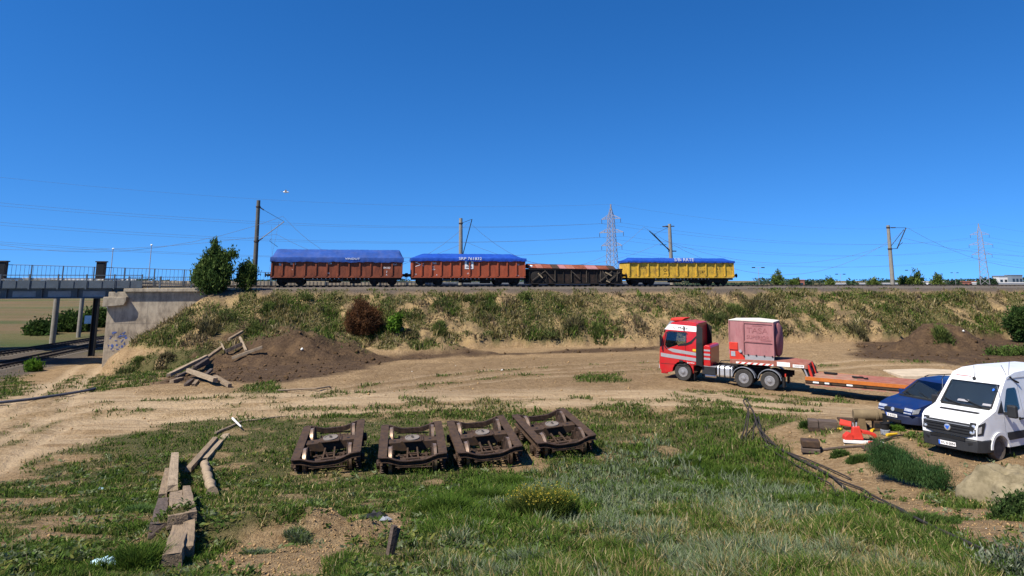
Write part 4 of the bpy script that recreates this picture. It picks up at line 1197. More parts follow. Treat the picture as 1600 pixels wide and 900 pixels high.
# ------------------------------------------------------------------ red tractor unit
pf = at(1067, 594)
TA = R(151)
def rear_px(L):
    q = pf - Vector((math.cos(TA), math.sin(TA), 0)) * L
    return proj((q.x, q.y, gz(q.x, q.y)))[0]
lo_, hi_ = 3.0, 8.0
for _ in range(40):
    m_ = (lo_ + hi_) / 2
    if rear_px(m_) < 1203: lo_ = m_
    else: hi_ = m_
prr = pf - Vector((math.cos(TA), math.sin(TA), 0)) * lo_; prr.z = gz(prr.x, prr.y)
hd = pf - prr; hd.z = 0
SC = hd.length / 5.05
fv = Vector((math.cos(TA), math.sin(TA), 0)); lv = Vector((-math.sin(TA), math.cos(TA), 0))
org = pf - lv * 1.2 * SC                         # wheels touched are the left (near) ones
slope_r = math.atan2(pf.z - prr.z, hd.length)
tr = thing("tractor_unit", "red and white truck tractor unit with sleeper cab standing on the dirt yard", "truck", org, 0, None, (0, -slope_r, TA))
tr.scale = (SC, SC, SC)
def cw(x, z): return 1.23 if z < 2.35 else 1.23 - (z - 2.35) * .10
arch.zc = .52
XF, XB_ = 1.45, -.92
cabp = [(XF, .55), (XF + .05, .95), (XF + .02, 1.75), (XF - .12, 2.4), (XF - .40, 3.0), (XF - .75, 3.46), (-.2, 3.58), (XB_, 3.50), (XB_, 1.1), (-.66, .95), (-.66, .5)] + arch(0, .64, .5) + [(XF - .4, .40)]
def cwf(x, z): return cw(x, z) * (1 - .09 * max(0, (x - .9) / .6) ** 2)
cab = shell("cab", cabp, cwf, [1.2, .9], [1.2, 2.35, 3.0], 'truck_red', tr, .05)
WIN = [(.98, 1.86), (1.16, 2.05), (1.04, 2.76), (.88, 2.86), (-.16, 2.86), (-.24, 2.80), (-.24, 2.30), (.35, 2.10)]
carve(cab, MB().prism([(x * .97, z) for x, z in WIN], -1.6, 1.6), 'interior')
m = MB()
for y in (-.62, .62): m.b2(-.24, -.08, y - .26, y + .26, 1.9, 2.62); m.b2(-.22, -.10, y - .14, y + .14, 2.64, 2.85); 
m.build("cab_seat", 'seat', tr, bevel=.03)
m = MB(); pts_ = [(.62 - .10 * math.sin(a), .62 + .22 * math.cos(a), 2.16 + .20 * math.sin(a)) for a in np.linspace(0, 2 * math.pi, 17)]; m.tube(pts_, .018, 6, False); m.build("steering_wheel", 'black', tr)
for sd_ in (1, -1):
    side_panel("door_window", WIN, cwf, sd_, 'clear', tr, -.01, .008)
    side_panel("window_surround", [(1.02, 1.80), (1.22, 2.05), (1.09, 2.80), (.90, 2.92), (-.20, 2.92), (-.30, 2.84), (-.30, 2.76), (-.20, 2.86), (.88, 2.87), (1.05, 2.76), (1.17, 2.05), (.99, 1.86)], cwf, sd_, 'black', tr, .010)
    side_panel("window_swoosh", [(-.30, 2.31), (.30, 2.13), (.30, 2.06), (-.2, 2.12), (-.55, 2.26), (-.86, 2.66), (-.86, 2.78), (-.5, 2.42)], cwf, sd_, 'black', tr, .013)
    side_panel("upper_stripe", [(.95, 1.80), (.75, 1.88), (-.88, 1.74), (-.88, 1.56), (.6, 1.66)], cwf, sd_, 'stripe', tr, .008)
    side_panel("lower_stripe", [(1.40, 1.56), (1.40, 1.34), (-.88, 1.22), (-.88, 1.42)], cwf, sd_, 'stripe', tr, .008)
    side_panel("roof_band", [(XF - .28, 3.0), (XF - .42, 3.16), (XF - .6, 3.34), (-.86, 3.30), (-.86, 2.98)], cwf, sd_, 'white_paint', tr, .008)
    side_panel("door_handle", [(.22, 1.10), (.22, 1.22), (-.02, 1.22), (-.02, 1.10)], cwf, sd_, 'black', tr, .02, .03)
    side_panel("door_seam", [(-.16, .98), (-.16, 2.1), (-.18, 2.1), (-.18, .98)], cwf, sd_, 'black', tr, .005)
    side_panel("sill_seam", [(1.42, .90), (1.42, .925), (-.9, 1.02), (-.9, .995)], cwf, sd_, 'black', tr, .005)
    side_panel("side_extender", [(XB_ + .10, 1.05), (XB_ + .08, 3.46), (XB_ - .28, 3.2), (XB_ - .30, .95)], lambda x, z: cw(x, z), sd_, 'black', tr, .03, .05)
    MB().b2(XF - .15, XF - .06, sd_ * 1.26, sd_ * 1.46, 1.95, 2.65).build("wing_mirror", 'black', tr, bevel=.03)
    m = MB(); m.b2(.95, 1.35, sd_ * 1.12, sd_ * 1.19, .33, .62); m.b2(1.0, 1.34, sd_ * 1.191, sd_ * 1.21, .36, .40); m.build("cab_step", 'truck_red', tr)
side_panel("marker_lamp", [(-.62, 1.82), (-.62, 1.95), (-.82, 1.95), (-.82, 1.82)], cwf, 1, 'yellow', tr, .02)
text("lettering", "L. Maxx", .22, 'black', tr, (.15, cwf(.1, 3.14) + .012, 3.14), (R(90), 0, R(180)), 1.3)
text("lettering", "Jumbo", .11, 'white', tr, (-.5, cwf(-.5, 1.12) + .008, 1.12), (R(90), 0, R(180)), 1.6)
MB().b2(-.10, -.04, 1.19, 1.225, 3.02, 3.28).build("roof_horn", 'black', tr)
m = MB(); m.prism([(XF - .30, 2.36), (XF - .10, 2.36), (XF - .36, 2.96), (XF - .52, 2.96)], -1.05, 1.05); m.build("visor_shade", 'black', tr)
ws = [(XF - .10, 1.8), (XF - .13, 2.34)]
m = MB(); m.add([(XF + .035, -1.05, 1.72), (XF + .035, 1.05, 1.72), (XF - .11, 1.05, 2.42), (XF - .11, -1.05, 2.42), (XF + .01, -1.05, 1.72), (XF + .01, 1.05, 1.72), (XF - .13, 1.05, 2.42), (XF - .13, -1.05, 2.42)], [(0, 1, 2, 3), (4, 5, 6, 7), (0, 1, 5, 4), (1, 2, 6, 5), (2, 3, 7, 6), (3, 0, 4, 7)]); m.build("windshield", 'glass', tr)
MB().b2(XF + .05, XF + .09, -.9, .9, .98, 1.6).build("grille", 'black', tr)
for y in (-.95, .95): MB().b2(XF + .0, XF + .07, y - .16, y + .16, .62, .82).build("headlight", 'lamp', tr)
m = MB(); m.prism([(.95, 3.50), (.2, 3.56), (.0, 3.74), (.9, 3.68)], -.62, .62); m.build("beacon_bar", 'signal_red', tr, bevel=.03)
m = MB(); m.prism([(XF - .52, 3.20), (XF - .36, 3.16), (XF - .62, 3.52), (XF - .78, 3.46)], -1.0, 1.0); m.build("sun_visor", 'grey_plastic', tr, bevel=.02)
m = MB(); m.prism([(XB_ - .33, 1.0), (XB_ - .33, 2.16), (XB_ - .44, 2.24), (XB_ - .70, 2.22), (XB_ - .76, 2.1), (XB_ - .76, .98)], -1.15, 1.15); m.build("rear_cabinet", 'truck_red', tr, bevel=.05)
for z0, z1 in ((1.88, 1.98), (1.62, 1.74), (1.38, 1.50)): MB().b2(XB_ - .36, XB_ - .73, 1.15, 1.162, z0, z1).build("cabinet_stripe", 'stripe', tr)
m = MB()
for y in (-.42, .42): m.b2(1.1, -6.2, y - .05, y + .05, .78, 1.06)
for x in (-1.4, -2.6, -4.2, -5.9): m.b2(x - .06, x + .06, -.4, .4, .8, 1.0)
for x in (0, -3.6, -5.05): m.tube([(x, -1.0, .52), (x, 1.0, .52)], .10, 10)
m.b2(1.0, -.9, -.9, .9, .62, .9)
m.b2(-1.8, -3.2, -1.0, -.5, .55, 1.05)
m.build("chassis", 'under', tr)
MB().b2(-1.15, -1.95, .62, 1.12, .52, .98).build("battery_box", 'plastic', tr, bevel=.02); MB().b2(-1.15, -2.0, .60, 1.14, .981, 1.02).build("box_lid", 'galv', tr)
MB().tube([(-1.3, .9, .45), (-1.95, .9, .45)], .12, 10).build("air_tank", 'silver', tr, True)
m = MB(); m.prism([(.55, .45), (.62, .55), (.62, 1.0), (.55, 1.1), (1.1, 1.1), (1.17, 1.0), (1.17, .55), (1.1, .45)], -2.05, -2.95, 'yz'); m.build("fuel_tank", 'silver', tr, bevel=.05)
m = MB()
for x in (-2.2, -2.5, -2.82): m.b2(x - .035, x + .035, .53, 1.185, .43, 1.12)
m.build("tank_straps", 'black', tr)
MB().lathe([(.65, 0), (.65, .07), (.2, .12)], (-4.25, 0, 1.12), (0, 0, 1), 20).build("fifth_wheel", 'dark_steel', tr)
def fender(parent, cx, zc, r0, w, y0, name):
    m = MB(); n = 12; vs = []; fs = []
    for k in range(n + 1):
        a = math.pi * (.03 + .94 * k / n)
        for rr_, yy in ((r0, y0), (r0, y0 + w), (r0 - .03, y0 + w), (r0 - .03, y0)): vs.append((cx + rr_ * math.cos(a), yy, zc + rr_ * math.sin(a) * .95))
    for k in range(n):
        for j in range(4): fs.append((k * 4 + j, k * 4 + (j + 1) % 4, k * 4 + 4 + (j + 1) % 4, k * 4 + 4 + j))
    fs += [(0, 1, 2, 3), tuple(n * 4 + j for j in range(4))]
    m.add(vs, fs); m.build(name, 'grey_plastic', parent)
for x in (-3.6, -5.05):
    for y0 in (.62, -1.24): fender(tr, x, .55, .66, .62, y0, "mudguard")
for sy in (1, -1):
    wheel(tr, 0, sy * 1.03, .52, .52, .30, sy, truck=True)
    for x in (-3.6, -5.05):
        wheel(tr, x, sy * 1.06, .52, .52, .26, sy, truck=True); wheel(tr, x, sy * .74, .52, .52, .26, sy, truck=True)
    MB().b2(-5.75, -5.85, sy * .62, sy * 1.2, .25, .75).build("mud_flap", 'black', tr); MB().b2(-5.86, -5.92, sy * .7, sy * 1.05, .82, .98).build("tail_light", 'signal_red', tr)
    MB().b2(-.68, -.72, sy * .8, sy * 1.2, .14, .5).build("mud_flap", 'black', tr)
MB().tube([(-1.9, .2, 1.05), (-2.1, .2, 1.3), (-2.6, .1, 1.35), (-3.0, .1, 1.7)], .03, 6).build("air_hose", 'black', tr, True)

# ------------------------------------------------------------------ low-loader trailer and the box on its gooseneck
tl = thing("lowbed_trailer", "orange and red low-loader trailer coupled behind the red tractor", "trailer", tr.location, 0, None, (0, -slope_r * .6, TA)); tl.scale = (SC, SC, SC)
m = MB(); m.prism([(-2.85, 1.28), (-6.3, 1.30), (-7.15, 1.28), (-7.15, 1.52), (-6.0, 1.62), (-2.85, 1.52)], -1.2, 1.2); m.build("gooseneck", 'deck_red', tl, bevel=.02)
MB().b2(-3.2, -5.3, 1.205, 1.225, 1.30, 1.40).build("hazard_board", 'white_paint', tl)
for k in range(6):
    x = -3.3 - k * .34
    m = MB(); m.prism([(x, 1.302), (x - .13, 1.302), (x - .26, 1.398), (x - .13, 1.398)], 1.2252, 1.231); m.build("hazard_stripe", 'signal_red', tl)
MB().b2(-5.5, -6.2, 1.205, 1.222, 1.32, 1.56).build("neck_plate", 'white_paint', tl); MB().b2(-6.35, -6.95, 1.205, 1.222, 1.32, 1.48).build("neck_sign", 'white_paint', tl)
text("lettering", "NOOTEB", .10, 'black', tl, (-6.65, 1.225, 1.40), (R(90), 0, R(180)), 1.2)
for y in (-.85, .85):
    m = MB(); m.prism([(-6.75, 1.3), (-7.15, 1.5), (-7.35, 1.2), (-7.4, .55), (-7.1, .45), (-7.0, .9)], y - .22, y + .22); m.build("neck_leg", 'black', tl, bevel=.02)
    MB().tube([(-7.15, y + .27, 1.5), (-7.42, y + .27, .55)], .07, 8).build("neck_cylinder", 'signal_red', tl, True)
    MB().tube([(-6.95, y + .27, 1.25), (-7.2, y + .27, .6)], .05, 8).build("piston_rod", 'silver', tl, True)
BX0, BX1 = -7.0, -14.8
MB().b2(BX0, BX1, -1.3, 1.3, .50, .82).build("bed_frame", 'dark_steel', tl)
MB().b2(BX0, BX1, -1.36, 1.36, .822, .875).build("deck", 'deck', tl)
MB().b2(-9.6, BX1, -1.3, 1.15, .877, .895).build("deck_matting", 'deck_red', tl)
MB().b2(BX0, BX1, 1.362, 1.43, .70, .885).build("side_rail", 'orange', tl)
MB().b2(BX0, BX1, 1.305, 1.40, .56, .698).build("lower_rail", 'brown_steel', tl); MB().b2(BX0, BX1, 1.305, 1.42, .44, .50).build("bottom_lip", 'deck', tl)
MB().b2(BX0, BX1, -1.43, -1.362, .56, .885).build("side_rail", 'orange', tl)
for x in (-7.4, -8.0, -9.1): MB().b2(x, x - .3, 1.402, 1.41, .58, .66).build("reflective_tape", 'white', tl)
for x in (-8.3, -10.0): MB().lathe([(.02, 0), (.07, 0), (.07, .05)], (x, 1.402, .62), (0, 1, 0), 10).build("lashing_ring", 'black', tl)
for x, y, sx, sy, a in ((-7.75, -.7, .75, .5, .2), (-9.3, .2, .6, .35, .5), (-9.9, .5, .25, .2, 0.1)):
    m = MB(); m.slab([(x, y - sy / 2, .88), (x - sx, y - sy / 2 + .1, .88), (x - sx * .9, y + sy / 2, .93), (x - .1, y + sy / 2, .90)], .09); m.build("deck_plate_loose", 'black', tl)
for x in (-12.0, -13.2, -14.3):
    for sy in (1, -1):
        wheel(tl, x, sy * 1.05, .40, .40, .3, sy, truck=True)
    MB().tube([(x, -.9, .4), (x, .9, .4)], .08, 8).build("axle", 'under', tl)

bxn = thing("faded_box", "faded pink red box with cream cover standing on the trailer gooseneck", "box", tl.location, 0, None, (0, -slope_r * .8, TA)); bxn.scale = (SC, SC, SC)
Z0, Z1 = 1.54, 3.78
m = MB(); m.b2(-2.78, -5.35, -1.15, 1.12, Z0 + .30, Z1); m.build("body", 'faded_red', bxn, bevel=.02)
m = MB(); m.prism([(-2.78, Z1), (-5.35, Z1), (-5.35, Z1 + .05), (-4.2, Z1 + .12), (-2.78, Z1 + .04)], -1.17, 1.15); m.build("cover", 'cream', bxn, bevel=.02)
m = MB(); m.b2(-3.58, -3.68, 1.122, 1.19, Z0 + .3, Z1 - .02); m.b2(-5.27, -5.35, 1.122, 1.17, Z0 + .3, Z1); m.b2(-2.78, -2.84, 1.122, 1.16, Z0 + .3, Z1); m.b2(-3.68, -5.27, 1.122, 1.16, Z0 + 1.03, Z0 + 1.10); m.b2(-3.68, -5.27, 1.122, 1.16, Z1 - .12, Z1 - .04); m.build("frame_ribs", 'faded_red', bxn)
m = MB(); m.b2(-3.62, -3.66, 1.19, 1.2, Z0 + .5, Z1 - .2); m.b2(-3.75, -5.2, 1.161, 1.166, Z0 + 1.05, Z0 + 1.09); m.b2(-4.6, -5.2, 1.125, 1.13, Z0 + 1.16, Z0 + 1.22); m.build("worn_streaks", 'faded_red_dark', bxn)
text("relief_lettering", "TASA", .44, 'faded_red_dark', bxn, (-4.42, 1.126, Z0 + 1.72), (R(90), 0, R(180)), 1.15)
text("relief_lettering", "SUPERIOR", .29, 'faded_red_dark', bxn, (-4.45, 1.126, Z0 + 1.33), (R(90), 0, R(180)), 1.0)
MB().b2(-4.15, -4.72, 1.121, 1.127, Z0 + 1.98, Z0 + 2.03).build("relief_bar", 'faded_red_dark', bxn)
m = MB(); m.b2(-3.7, -5.33, 1.10, 1.16, Z0 + .02, Z0 + .30); m.build("lower_panel", 'stripe', bxn)
MB().b2(-2.8, -3.3, 1.02, 1.17, Z0 + .55, Z0 + .98).build("corner_locker", 'signal_red', bxn, bevel=.02)
m = MB(); m.prism([(-2.82, Z0 + .01), (-3.75, Z0 + .01), (-3.55, Z0 + .28), (-3.3, Z0 + .5), (-2.82, Z0 + .5)], .95, 1.15); m.build("bracket", 'signal_red', bxn)
m = MB(); m.b2(-2.9, -3.15, 1.151, 1.17, Z0 + .18, Z0 + .46); m.lathe([(.09, 0), (.09, .06)], (-3.45, 1.15, Z0 + .5), (0, 1, 0), 10); m.build("lamp_bracket", 'silver', bxn)
m = MB()
for k in range(4): m.lathe([(.045, 0), (.045, .04)], (-3.9 - k * .45, 1.16, Z0 + .32), (0, 1, 0), 8)
m.build("rubber_stops", 'black', bxn)
m = MB(); m.lathe([(.96, 0), (.98, .10), (.86, .22), (.4, .30), (.001, .32)], (-5.35, -.02, Z0 + 1.2), (-1, 0, 0), 28); m.build("round_end", 'faded_red_dark', bxn, True)

# ------------------------------------------------------------------ white van
pA = at(1441, 692)
def plate_text(parent, s, x, y, z, rz, w, h, blue=True, tilt=0):
    pl = bpy.data.objects.new("number_plate", MB().b2(-.008, .008, -w / 2, w / 2, -h / 2, h / 2).mesh("number_plate")); COL.objects.link(pl); pl.data.materials.append(M['white_paint']); pl.parent = parent; pl.location = (x, y, z)
    t_ = text("plate_lettering", s, h * .85, 'black', pl, (.010, .02, -.002), (R(90), 0, R(90)), .95)
    if blue: MB().b2(.0083, .0105, -w / 2, -w / 2 + .05, -h / 2, h / 2).build("blue_band", 'plate_blue', pl)
    return pl
VH = R(180 + 27)
fv = Vector((math.cos(VH), math.sin(VH), 0)); lv = Vector((-math.sin(VH), math.cos(VH), 0))
wc = at(1560, 719)                               # contact point of the near (left) front wheel
VS = .93
vorg = wc + fv * .95 * VS - lv * .90 * VS
van = thing("white_van", "white high-roof panel van with black bumper parked facing the camera", "van", (vorg.x, vorg.y, wc.z), VH)
van.scale = (VS, VS, VS * .98)
def vw(x, z):
    b = .99 if z < 1.25 else .99 - (z - 1.25) * .105
    if x > -.55: b *= 1 - .16 * ((x + .55) / .6) ** 2
    return b
arch.zc = .34
vp = [(-.30, .30), (-.22, .64), (-.02, .67), (-.02, .74), (-.06, 1.06), (-.16, 1.18), (-.40, 1.30), (-.88, 1.45), (-1.00, 1.50), (-1.72, 2.24), (-1.98, 2.48), (-2.5, 2.60), (-3.4, 2.64), (-5.75, 2.62), (-5.9, 2.5), (-5.95, .45), (-5.3, .36)] + arch(-4.55, .42, .36) + [(-4.1, .34), (-1.45, .34)] + arch(-.95, .42, .36) + [(-.48, .30)]
shell("body", vp, vw, [-.15, -.3, -.55, -1.6], [.6, 1.25, 1.9], 'van_white', van, .05)
vb = [o for o in van.children if o.name.startswith("body")][0]
carve(vb, MB().prism([(-.93, 1.50), (-1.66, 2.26), (-1.74, 2.235), (-2.5, 2.24), (-2.55, 1.0), (-1.2, 1.0), (-1.1, 1.42)], -.78, .78), 'interior')
carve(vb, MB().prism([(-1.46, 1.50), (-1.80, 2.08), (-1.88, 2.13), (-2.28, 2.13), (-2.34, 2.06), (-2.33, 1.48), (-2.2, 1.43), (-1.5, 1.44)], -1.6, 1.6), 'interior')
m = MB(); m.prism([(-1.02, 1.05), (-1.02, 1.40), (-1.12, 1.47), (-1.35, 1.49), (-1.5, 1.38), (-1.5, 1.05)], -.775, .775); m.build("dashboard", 'interior', van)
for y in (.45, -.12, -.52):
    m = MB(); m.b2(-2.22, -2.05, y - .22, y + .22, 1.05, 1.78); m.b2(-2.20, -2.10, y - .12, y + .12, 1.80, 2.0); m.build("front_seat", 'seat', van, bevel=.04)
m = MB(); m.tube([(-1.62 - .07 * math.sin(a), .45 + .19 * math.cos(a), 1.52 + .17 * math.sin(a)) for a in np.linspace(0, 2 * math.pi, 17)], .018, 6, False); m.build("steering_wheel", 'black', van)
def front_patch(name, xz, ys, m_, parent, off=.008, th=.02, bevel=0):
    (xa, za), (xb, zb) = xz; (ya0, ya1), (yb0, yb1) = ys
    nx_, nz_ = (zb - za), -(xb - xa); l = math.hypot(nx_, nz_); nx_ /= l; nz_ /= l
    P = [(xa, ya0, za), (xa, ya1, za), (xb, yb1, zb), (xb, yb0, zb)]
    a = [(x + nx_ * off, y, z + nz_ * off) for x, y, z in P]; b = [(x + nx_ * (off - th), y, z + nz_ * (off - th)) for x, y, z in P]
    return MB().add(a + b, [(0, 1, 2, 3), (4, 5, 6, 7), (0, 1, 5, 4), (1, 2, 6, 5), (2, 3, 7, 6), (3, 0, 4, 7)]).build(name, m_, parent, bevel=bevel)
wsd = front_patch("windshield", ((-1.03, 1.531), (-1.69, 2.209)), ((-.80, .80), (-.775, .775)), 'clear', van, .004, .010)
for sy in (1, -1): front_patch("windshield_seal", ((-1.03, 1.531), (-1.69, 2.209)), ((sy * .775, sy * .835), (sy * .765, sy * .79)), 'black', van, .008, .012)
front_patch("windshield_seal", ((-1.005, 1.505), (-1.05, 1.552)), ((-.80, .80), (-.80, .80)), 'black', van, .009, .012)
front_patch("cowl_vent", ((-.62, 1.369), (-.74, 1.407)), ((-.62, .62), (-.64, .64)), 'black', van, .006)
front_patch("roof_marking", ((-1.86, 2.372), (-1.89, 2.398)), ((-.2, -.70), (-.2, -.70)), 'faded_red', van, .006)
MB().beam((-.98, .55, 1.55), (-1.15, -.05, 1.70), .02, .03).build("wiper", 'black', van); MB().beam((-.98, -.15, 1.55), (-1.12, -.72, 1.66), .02, .03).build("wiper", 'black', van)
front_patch("dash_paper", ((-1.12, 1.625), (-1.18, 1.687)), ((-.30, .05), (-.28, .07)), 'stripe', wsd, .016, .006); front_patch("tax_sticker", ((-1.08, 1.59), (-1.14, 1.65)), ((.52, .78), (.52, .78)), 'stripe', wsd, .016, .006)
front_patch("blue_sticker", ((-1.52, 2.035), (-1.58, 2.097)), ((.63, .69), (.63, .69)), 'plate_blue', wsd, .016, .006)
def nose(xbase, y): return xbase
gr = MB(); gr.prism([(.75, .78), (.80, 1.05), (.62, 1.12), (-.62, 1.12), (-.80, 1.05), (-.75, .78), (-.5, .70), (.5, .70)], -.12, .012, 'yz'); gr = gr.build("grille", 'plastic', van)
for z in (.82, .91, 1.00, 1.07): MB().b2(.012, .030, -.70, .70, z - .012, z + .012).build("grille_slat", 'grey_plastic' if z > 1.0 else 'black', gr)
m = MB(); m.lathe([(.10, 0), (.10, .03), (.085, .035)], (.012, 0, .93), (1, 0, 0), 20); em = m.build("emblem", 'silver', van, True)
m = MB(); m.beam((.05, -.07, .99), (.05, 0, .87), .006, .02); m.beam((.05, .07, .99), (.05, 0, .87), .006, .02); m.lathe([(.05, 0), (.05, .003)], (.044, 0, .93), (1, 0, 0), 18); m.build("emblem_mark", 'plate_blue', em)
for sy in (1, -1):
    hl = front_patch("headlight", ((-.025, .79), (-.12, 1.17)), ((sy * .60, sy * .845), (sy * .66, sy * .835)), 'plastic', van, .022, .06)
    side_panel("headlight_side", [(-.04, .80), (-.10, 1.12), (-.36, 1.20), (-.22, .82)], vw, sy, 'plastic', hl, .012, .03)
    m = MB(); m.lathe([(.085, 0), (.07, .02), (.001, .03)], (-.015, sy * .74, .90), (1, sy * .2, .2), 14); m.lathe([(.06, 0), (.05, .02), (.001, .025)], (-.055, sy * .775, 1.06), (1, sy * .2, .25), 12); m.build("headlight_lens", 'lamp', hl, True)
    side_panel("headlight_glint", [(-.06, .86), (-.09, 1.05), (-.20, 1.08), (-.15, .88)], vw, sy, 'lamp', hl, .016, .01)
    side_panel("door_window", [(-1.44, 1.48), (-1.80, 2.09), (-1.88, 2.14), (-2.29, 2.14), (-2.35, 2.06), (-2.34, 1.47), (-2.2, 1.42), (-1.48, 1.43)], vw, sy, 'clear', van, .002, .008)
    side_panel("quarter_trim", [(-1.06, 1.42), (-1.40, 1.78), (-1.38, 1.40)], vw, sy, 'plastic', van, .012)
    side_panel("rub_strip", [(-1.44, .56), (-1.44, .80), (-4.0, .80), (-4.0, .56)], vw, sy, 'plastic', van, .016, .03)
    side_panel("rear_rub_strip", [(-5.05, .56), (-5.05, .80), (-5.92, .80), (-5.92, .56)], vw, sy, 'plastic', van, .016, .03)
    for x in (-1.36, -2.46, -3.9): side_panel("panel_seam", [(x, .42), (x, 2.25), (x - .014, 2.25), (x - .014, .42)], vw, sy, 'grey_plastic', van, .003)
    side_panel("roof_gutter", [(-1.95, 2.40), (-2.05, 2.44), (-5.8, 2.44), (-5.8, 2.40)], vw, sy, 'stripe', van, .008)
    m = MB(); m.b2(-2.20, -2.38, sy * 1.0, sy * 1.05, 1.15, 1.19); m.lathe([(.05, 0), (.05, .015)], (-2.2, sy * 1.0, 1.17), (0, sy, 0), 12); m.build("door_handle", 'black', van)
    m = MB(); m.b2(-1.36, -1.52, sy * 1.08, sy * 1.36, 1.28, 1.68); mr = m.build("wing_mirror", 'plastic', van, bevel=.05); MB().beam((-1.45, sy * .95, 1.38), (-1.45, sy * 1.15, 1.40), .10, .09).build("mirror_arm", 'plastic', mr)
    for x in (-.95, -4.55): wheel(van, x, sy * .86, .34, .345, .225, sy, hub='hub_dirty', tyre='tyre_dusty')
    m = MB(); n = 12; vs = []; fs = []
    for cx in (-.95,):
        for k in range(n + 1):
            a = math.pi * (.02 + .96 * k / n)
            for r_ in (.43, .52): vs.append((cx + r_ * math.cos(a), sy * (vw(cx + r_ * math.cos(a), .5) + .03), .34 + r_ * math.sin(a)))
        for k in range(n): fs.append((k * 2, k * 2 + 1, k * 2 + 3, k * 2 + 2))
    m.add(vs, fs); o = m.build("arch_flare", 'van_white', van); sm = o.modifiers.new("thick", 'SOLIDIFY'); sm.thickness = .05; sm.offset = 0
    MB().b2(-1.5, -1.54, sy * .74, sy * .97, .15, .42).build("mud_flap", 'black', van)
bmp = MB()
bp_ = []
for y, x in ((-1.02, -.52), (-.985, -.22), (-.86, -.01), (-.5, .09), (0, .11), (.5, .09), (.86, -.01), (.985, -.22), (1.02, -.52)): bp_.append((x, y))
lo = [(x, y, .28) for x, y in bp_]; hi = [(x - .01, y, .64) for x, y in bp_]; lo2 = [(x - .14, y * .93, .28) for x, y in bp_]; hi2 = [(x - .14, y * .93, .70) for x, y in bp_]
vs = lo + hi + hi2 + lo2; k = len(bp_); fs = []
for i in range(k - 1):
    for j in range(4): fs.append((j * k + i, j * k + i + 1, ((j + 1) % 4) * k + i + 1, ((j + 1) % 4) * k + i))
fs += [(0, k, 2 * k, 3 * k), (k - 1, 2 * k - 1, 3 * k - 1, 4 * k - 1)]
bmp.add(vs, fs); bmpo = bmp.build("front_bumper", 'plastic', van, True, .02)
MB().b2(.04, .102, -.55, .55, .60, .69).build("bumper_intake", 'black', bmpo)
for sy in (1, -1): MB().add([(.0, sy * .62, .50), (-.06, sy * .80, .50), (-.06, sy * .80, .58), (0.0, sy * .62, .56), (.07, sy * .62, .50), (-.01, sy * .80, .50), (-.01, sy * .80, .58), (.07, sy * .62, .56)], [(0, 1, 2, 3), (4, 5, 6, 7), (0, 1, 5, 4), (1, 2, 6, 5), (2, 3, 7, 6), (3, 0, 4, 7)]).build("fog_lamp_recess", 'black', bmpo)
plate_text(van, "WL 8 0094", .122, 0, .44, 0, .54, .125)
MB().b2(-.5, -5.7, -.72, .72, .26, .6).build("underbody", 'under', van)
m = MB(); m.lathe([(.05, 0), (.055, .06), (.001, .07)], (-1.80, -.05, 2.32), (.7, 0, .7), 10); m.tube([(-1.80, -.05, 2.36), (-1.95, -.12, 2.75)], .008, 5); m.build("roof_aerial", 'black', van)
m = MB(); m.tube([(-2.1, .80, 2.46), (-2.25, .86, 2.40), (-2.5, .93, 2.28)], .03, 8); m.lathe([(.07, 0), (.07, .06)], (-2.18, .82, 2.44), (0, .3, 1), 10); m.tube([(-2.18, .82, 2.48), (-2.3, .84, 3.02)], .008, 5); m.tube([(-2.14, .80, 2.48), (-1.98, .74, 2.85)], .008, 5); m.build("side_aerial", 'black', van)

# ------------------------------------------------------------------ dark blue people carrier
CH = R(180 + 17)
fv = Vector((math.cos(CH), math.sin(CH), 0)); lv = Vector((-math.sin(CH), math.cos(CH), 0))
cpos = at(1378, 661)
corg = cpos - lv * (-.78) - fv * -.18
car = thing("blue_car", "dark blue people carrier parked behind the white van", "car", (corg.x, corg.y, gz(corg.x, corg.y)), CH)
car.scale = (.96, .98, .93)
def bw(x, z):
    b = .895 if z < .95 else .895 - (z - .95) * .27
    if x > -.7: b *= 1 - .20 * ((x + .7) / .72) ** 2
    return b
arch.zc = .31
bpz = [(-.32, .22), (-.25, .52), (-.02, .55), (-.04, .66), (-.22, .80), (-.7, .95), (-1.06, 1.03), (-1.16, 1.06), (-1.98, 1.58), (-2.25, 1.66), (-3.1, 1.71), (-4.2, 1.64), (-4.45, 1.45), (-4.62, .95), (-4.62, .35), (-4.2, .28)] + arch(-3.75, .36, .28) + [(-3.3, .24), (-1.3, .24)] + arch(-.88, .36, .28) + [(-.5, .22)]
shell("body", bpz, bw, [-.1, -.3, -.7], [.6, .95, 1.3], 'car_blue', car, .06)
kb = [o for o in car.children if o.name.startswith("body")][0]
carve(kb, MB().prism([(-1.10, 1.08), (-1.93, 1.62), (-2.0, 1.56), (-4.2, 1.54), (-4.25, .6), (-1.4, .6), (-1.28, 1.0)], -.62, .62), 'interior')
carve(kb, MB().prism([(-1.52, 1.08), (-2.04, 1.45), (-2.42, 1.51), (-2.42, 1.06)], -1.5, 1.5), 'interior')
m = MB(); m.prism([(-1.28, .7), (-1.28, .96), (-1.5, 1.02), (-1.7, .98), (-1.7, .7)], -.615, .615); m.build("dashboard", 'interior', car)
for x in (-2.35, -3.3):
    for y in (.34, -.34):
        m = MB(); m.b2(x - .14, x, y - .23, y + .23, .65, 1.22); m.b2(x - .11, x - .02, y - .12, y + .12, 1.25, 1.40); m.build("seat", 'seat', car, bevel=.04)
cws = front_patch("windshield", ((-1.20, 1.086), (-1.95, 1.562)), ((-.70, .70), (-.62, .62)), 'clear', car, .004, .010)
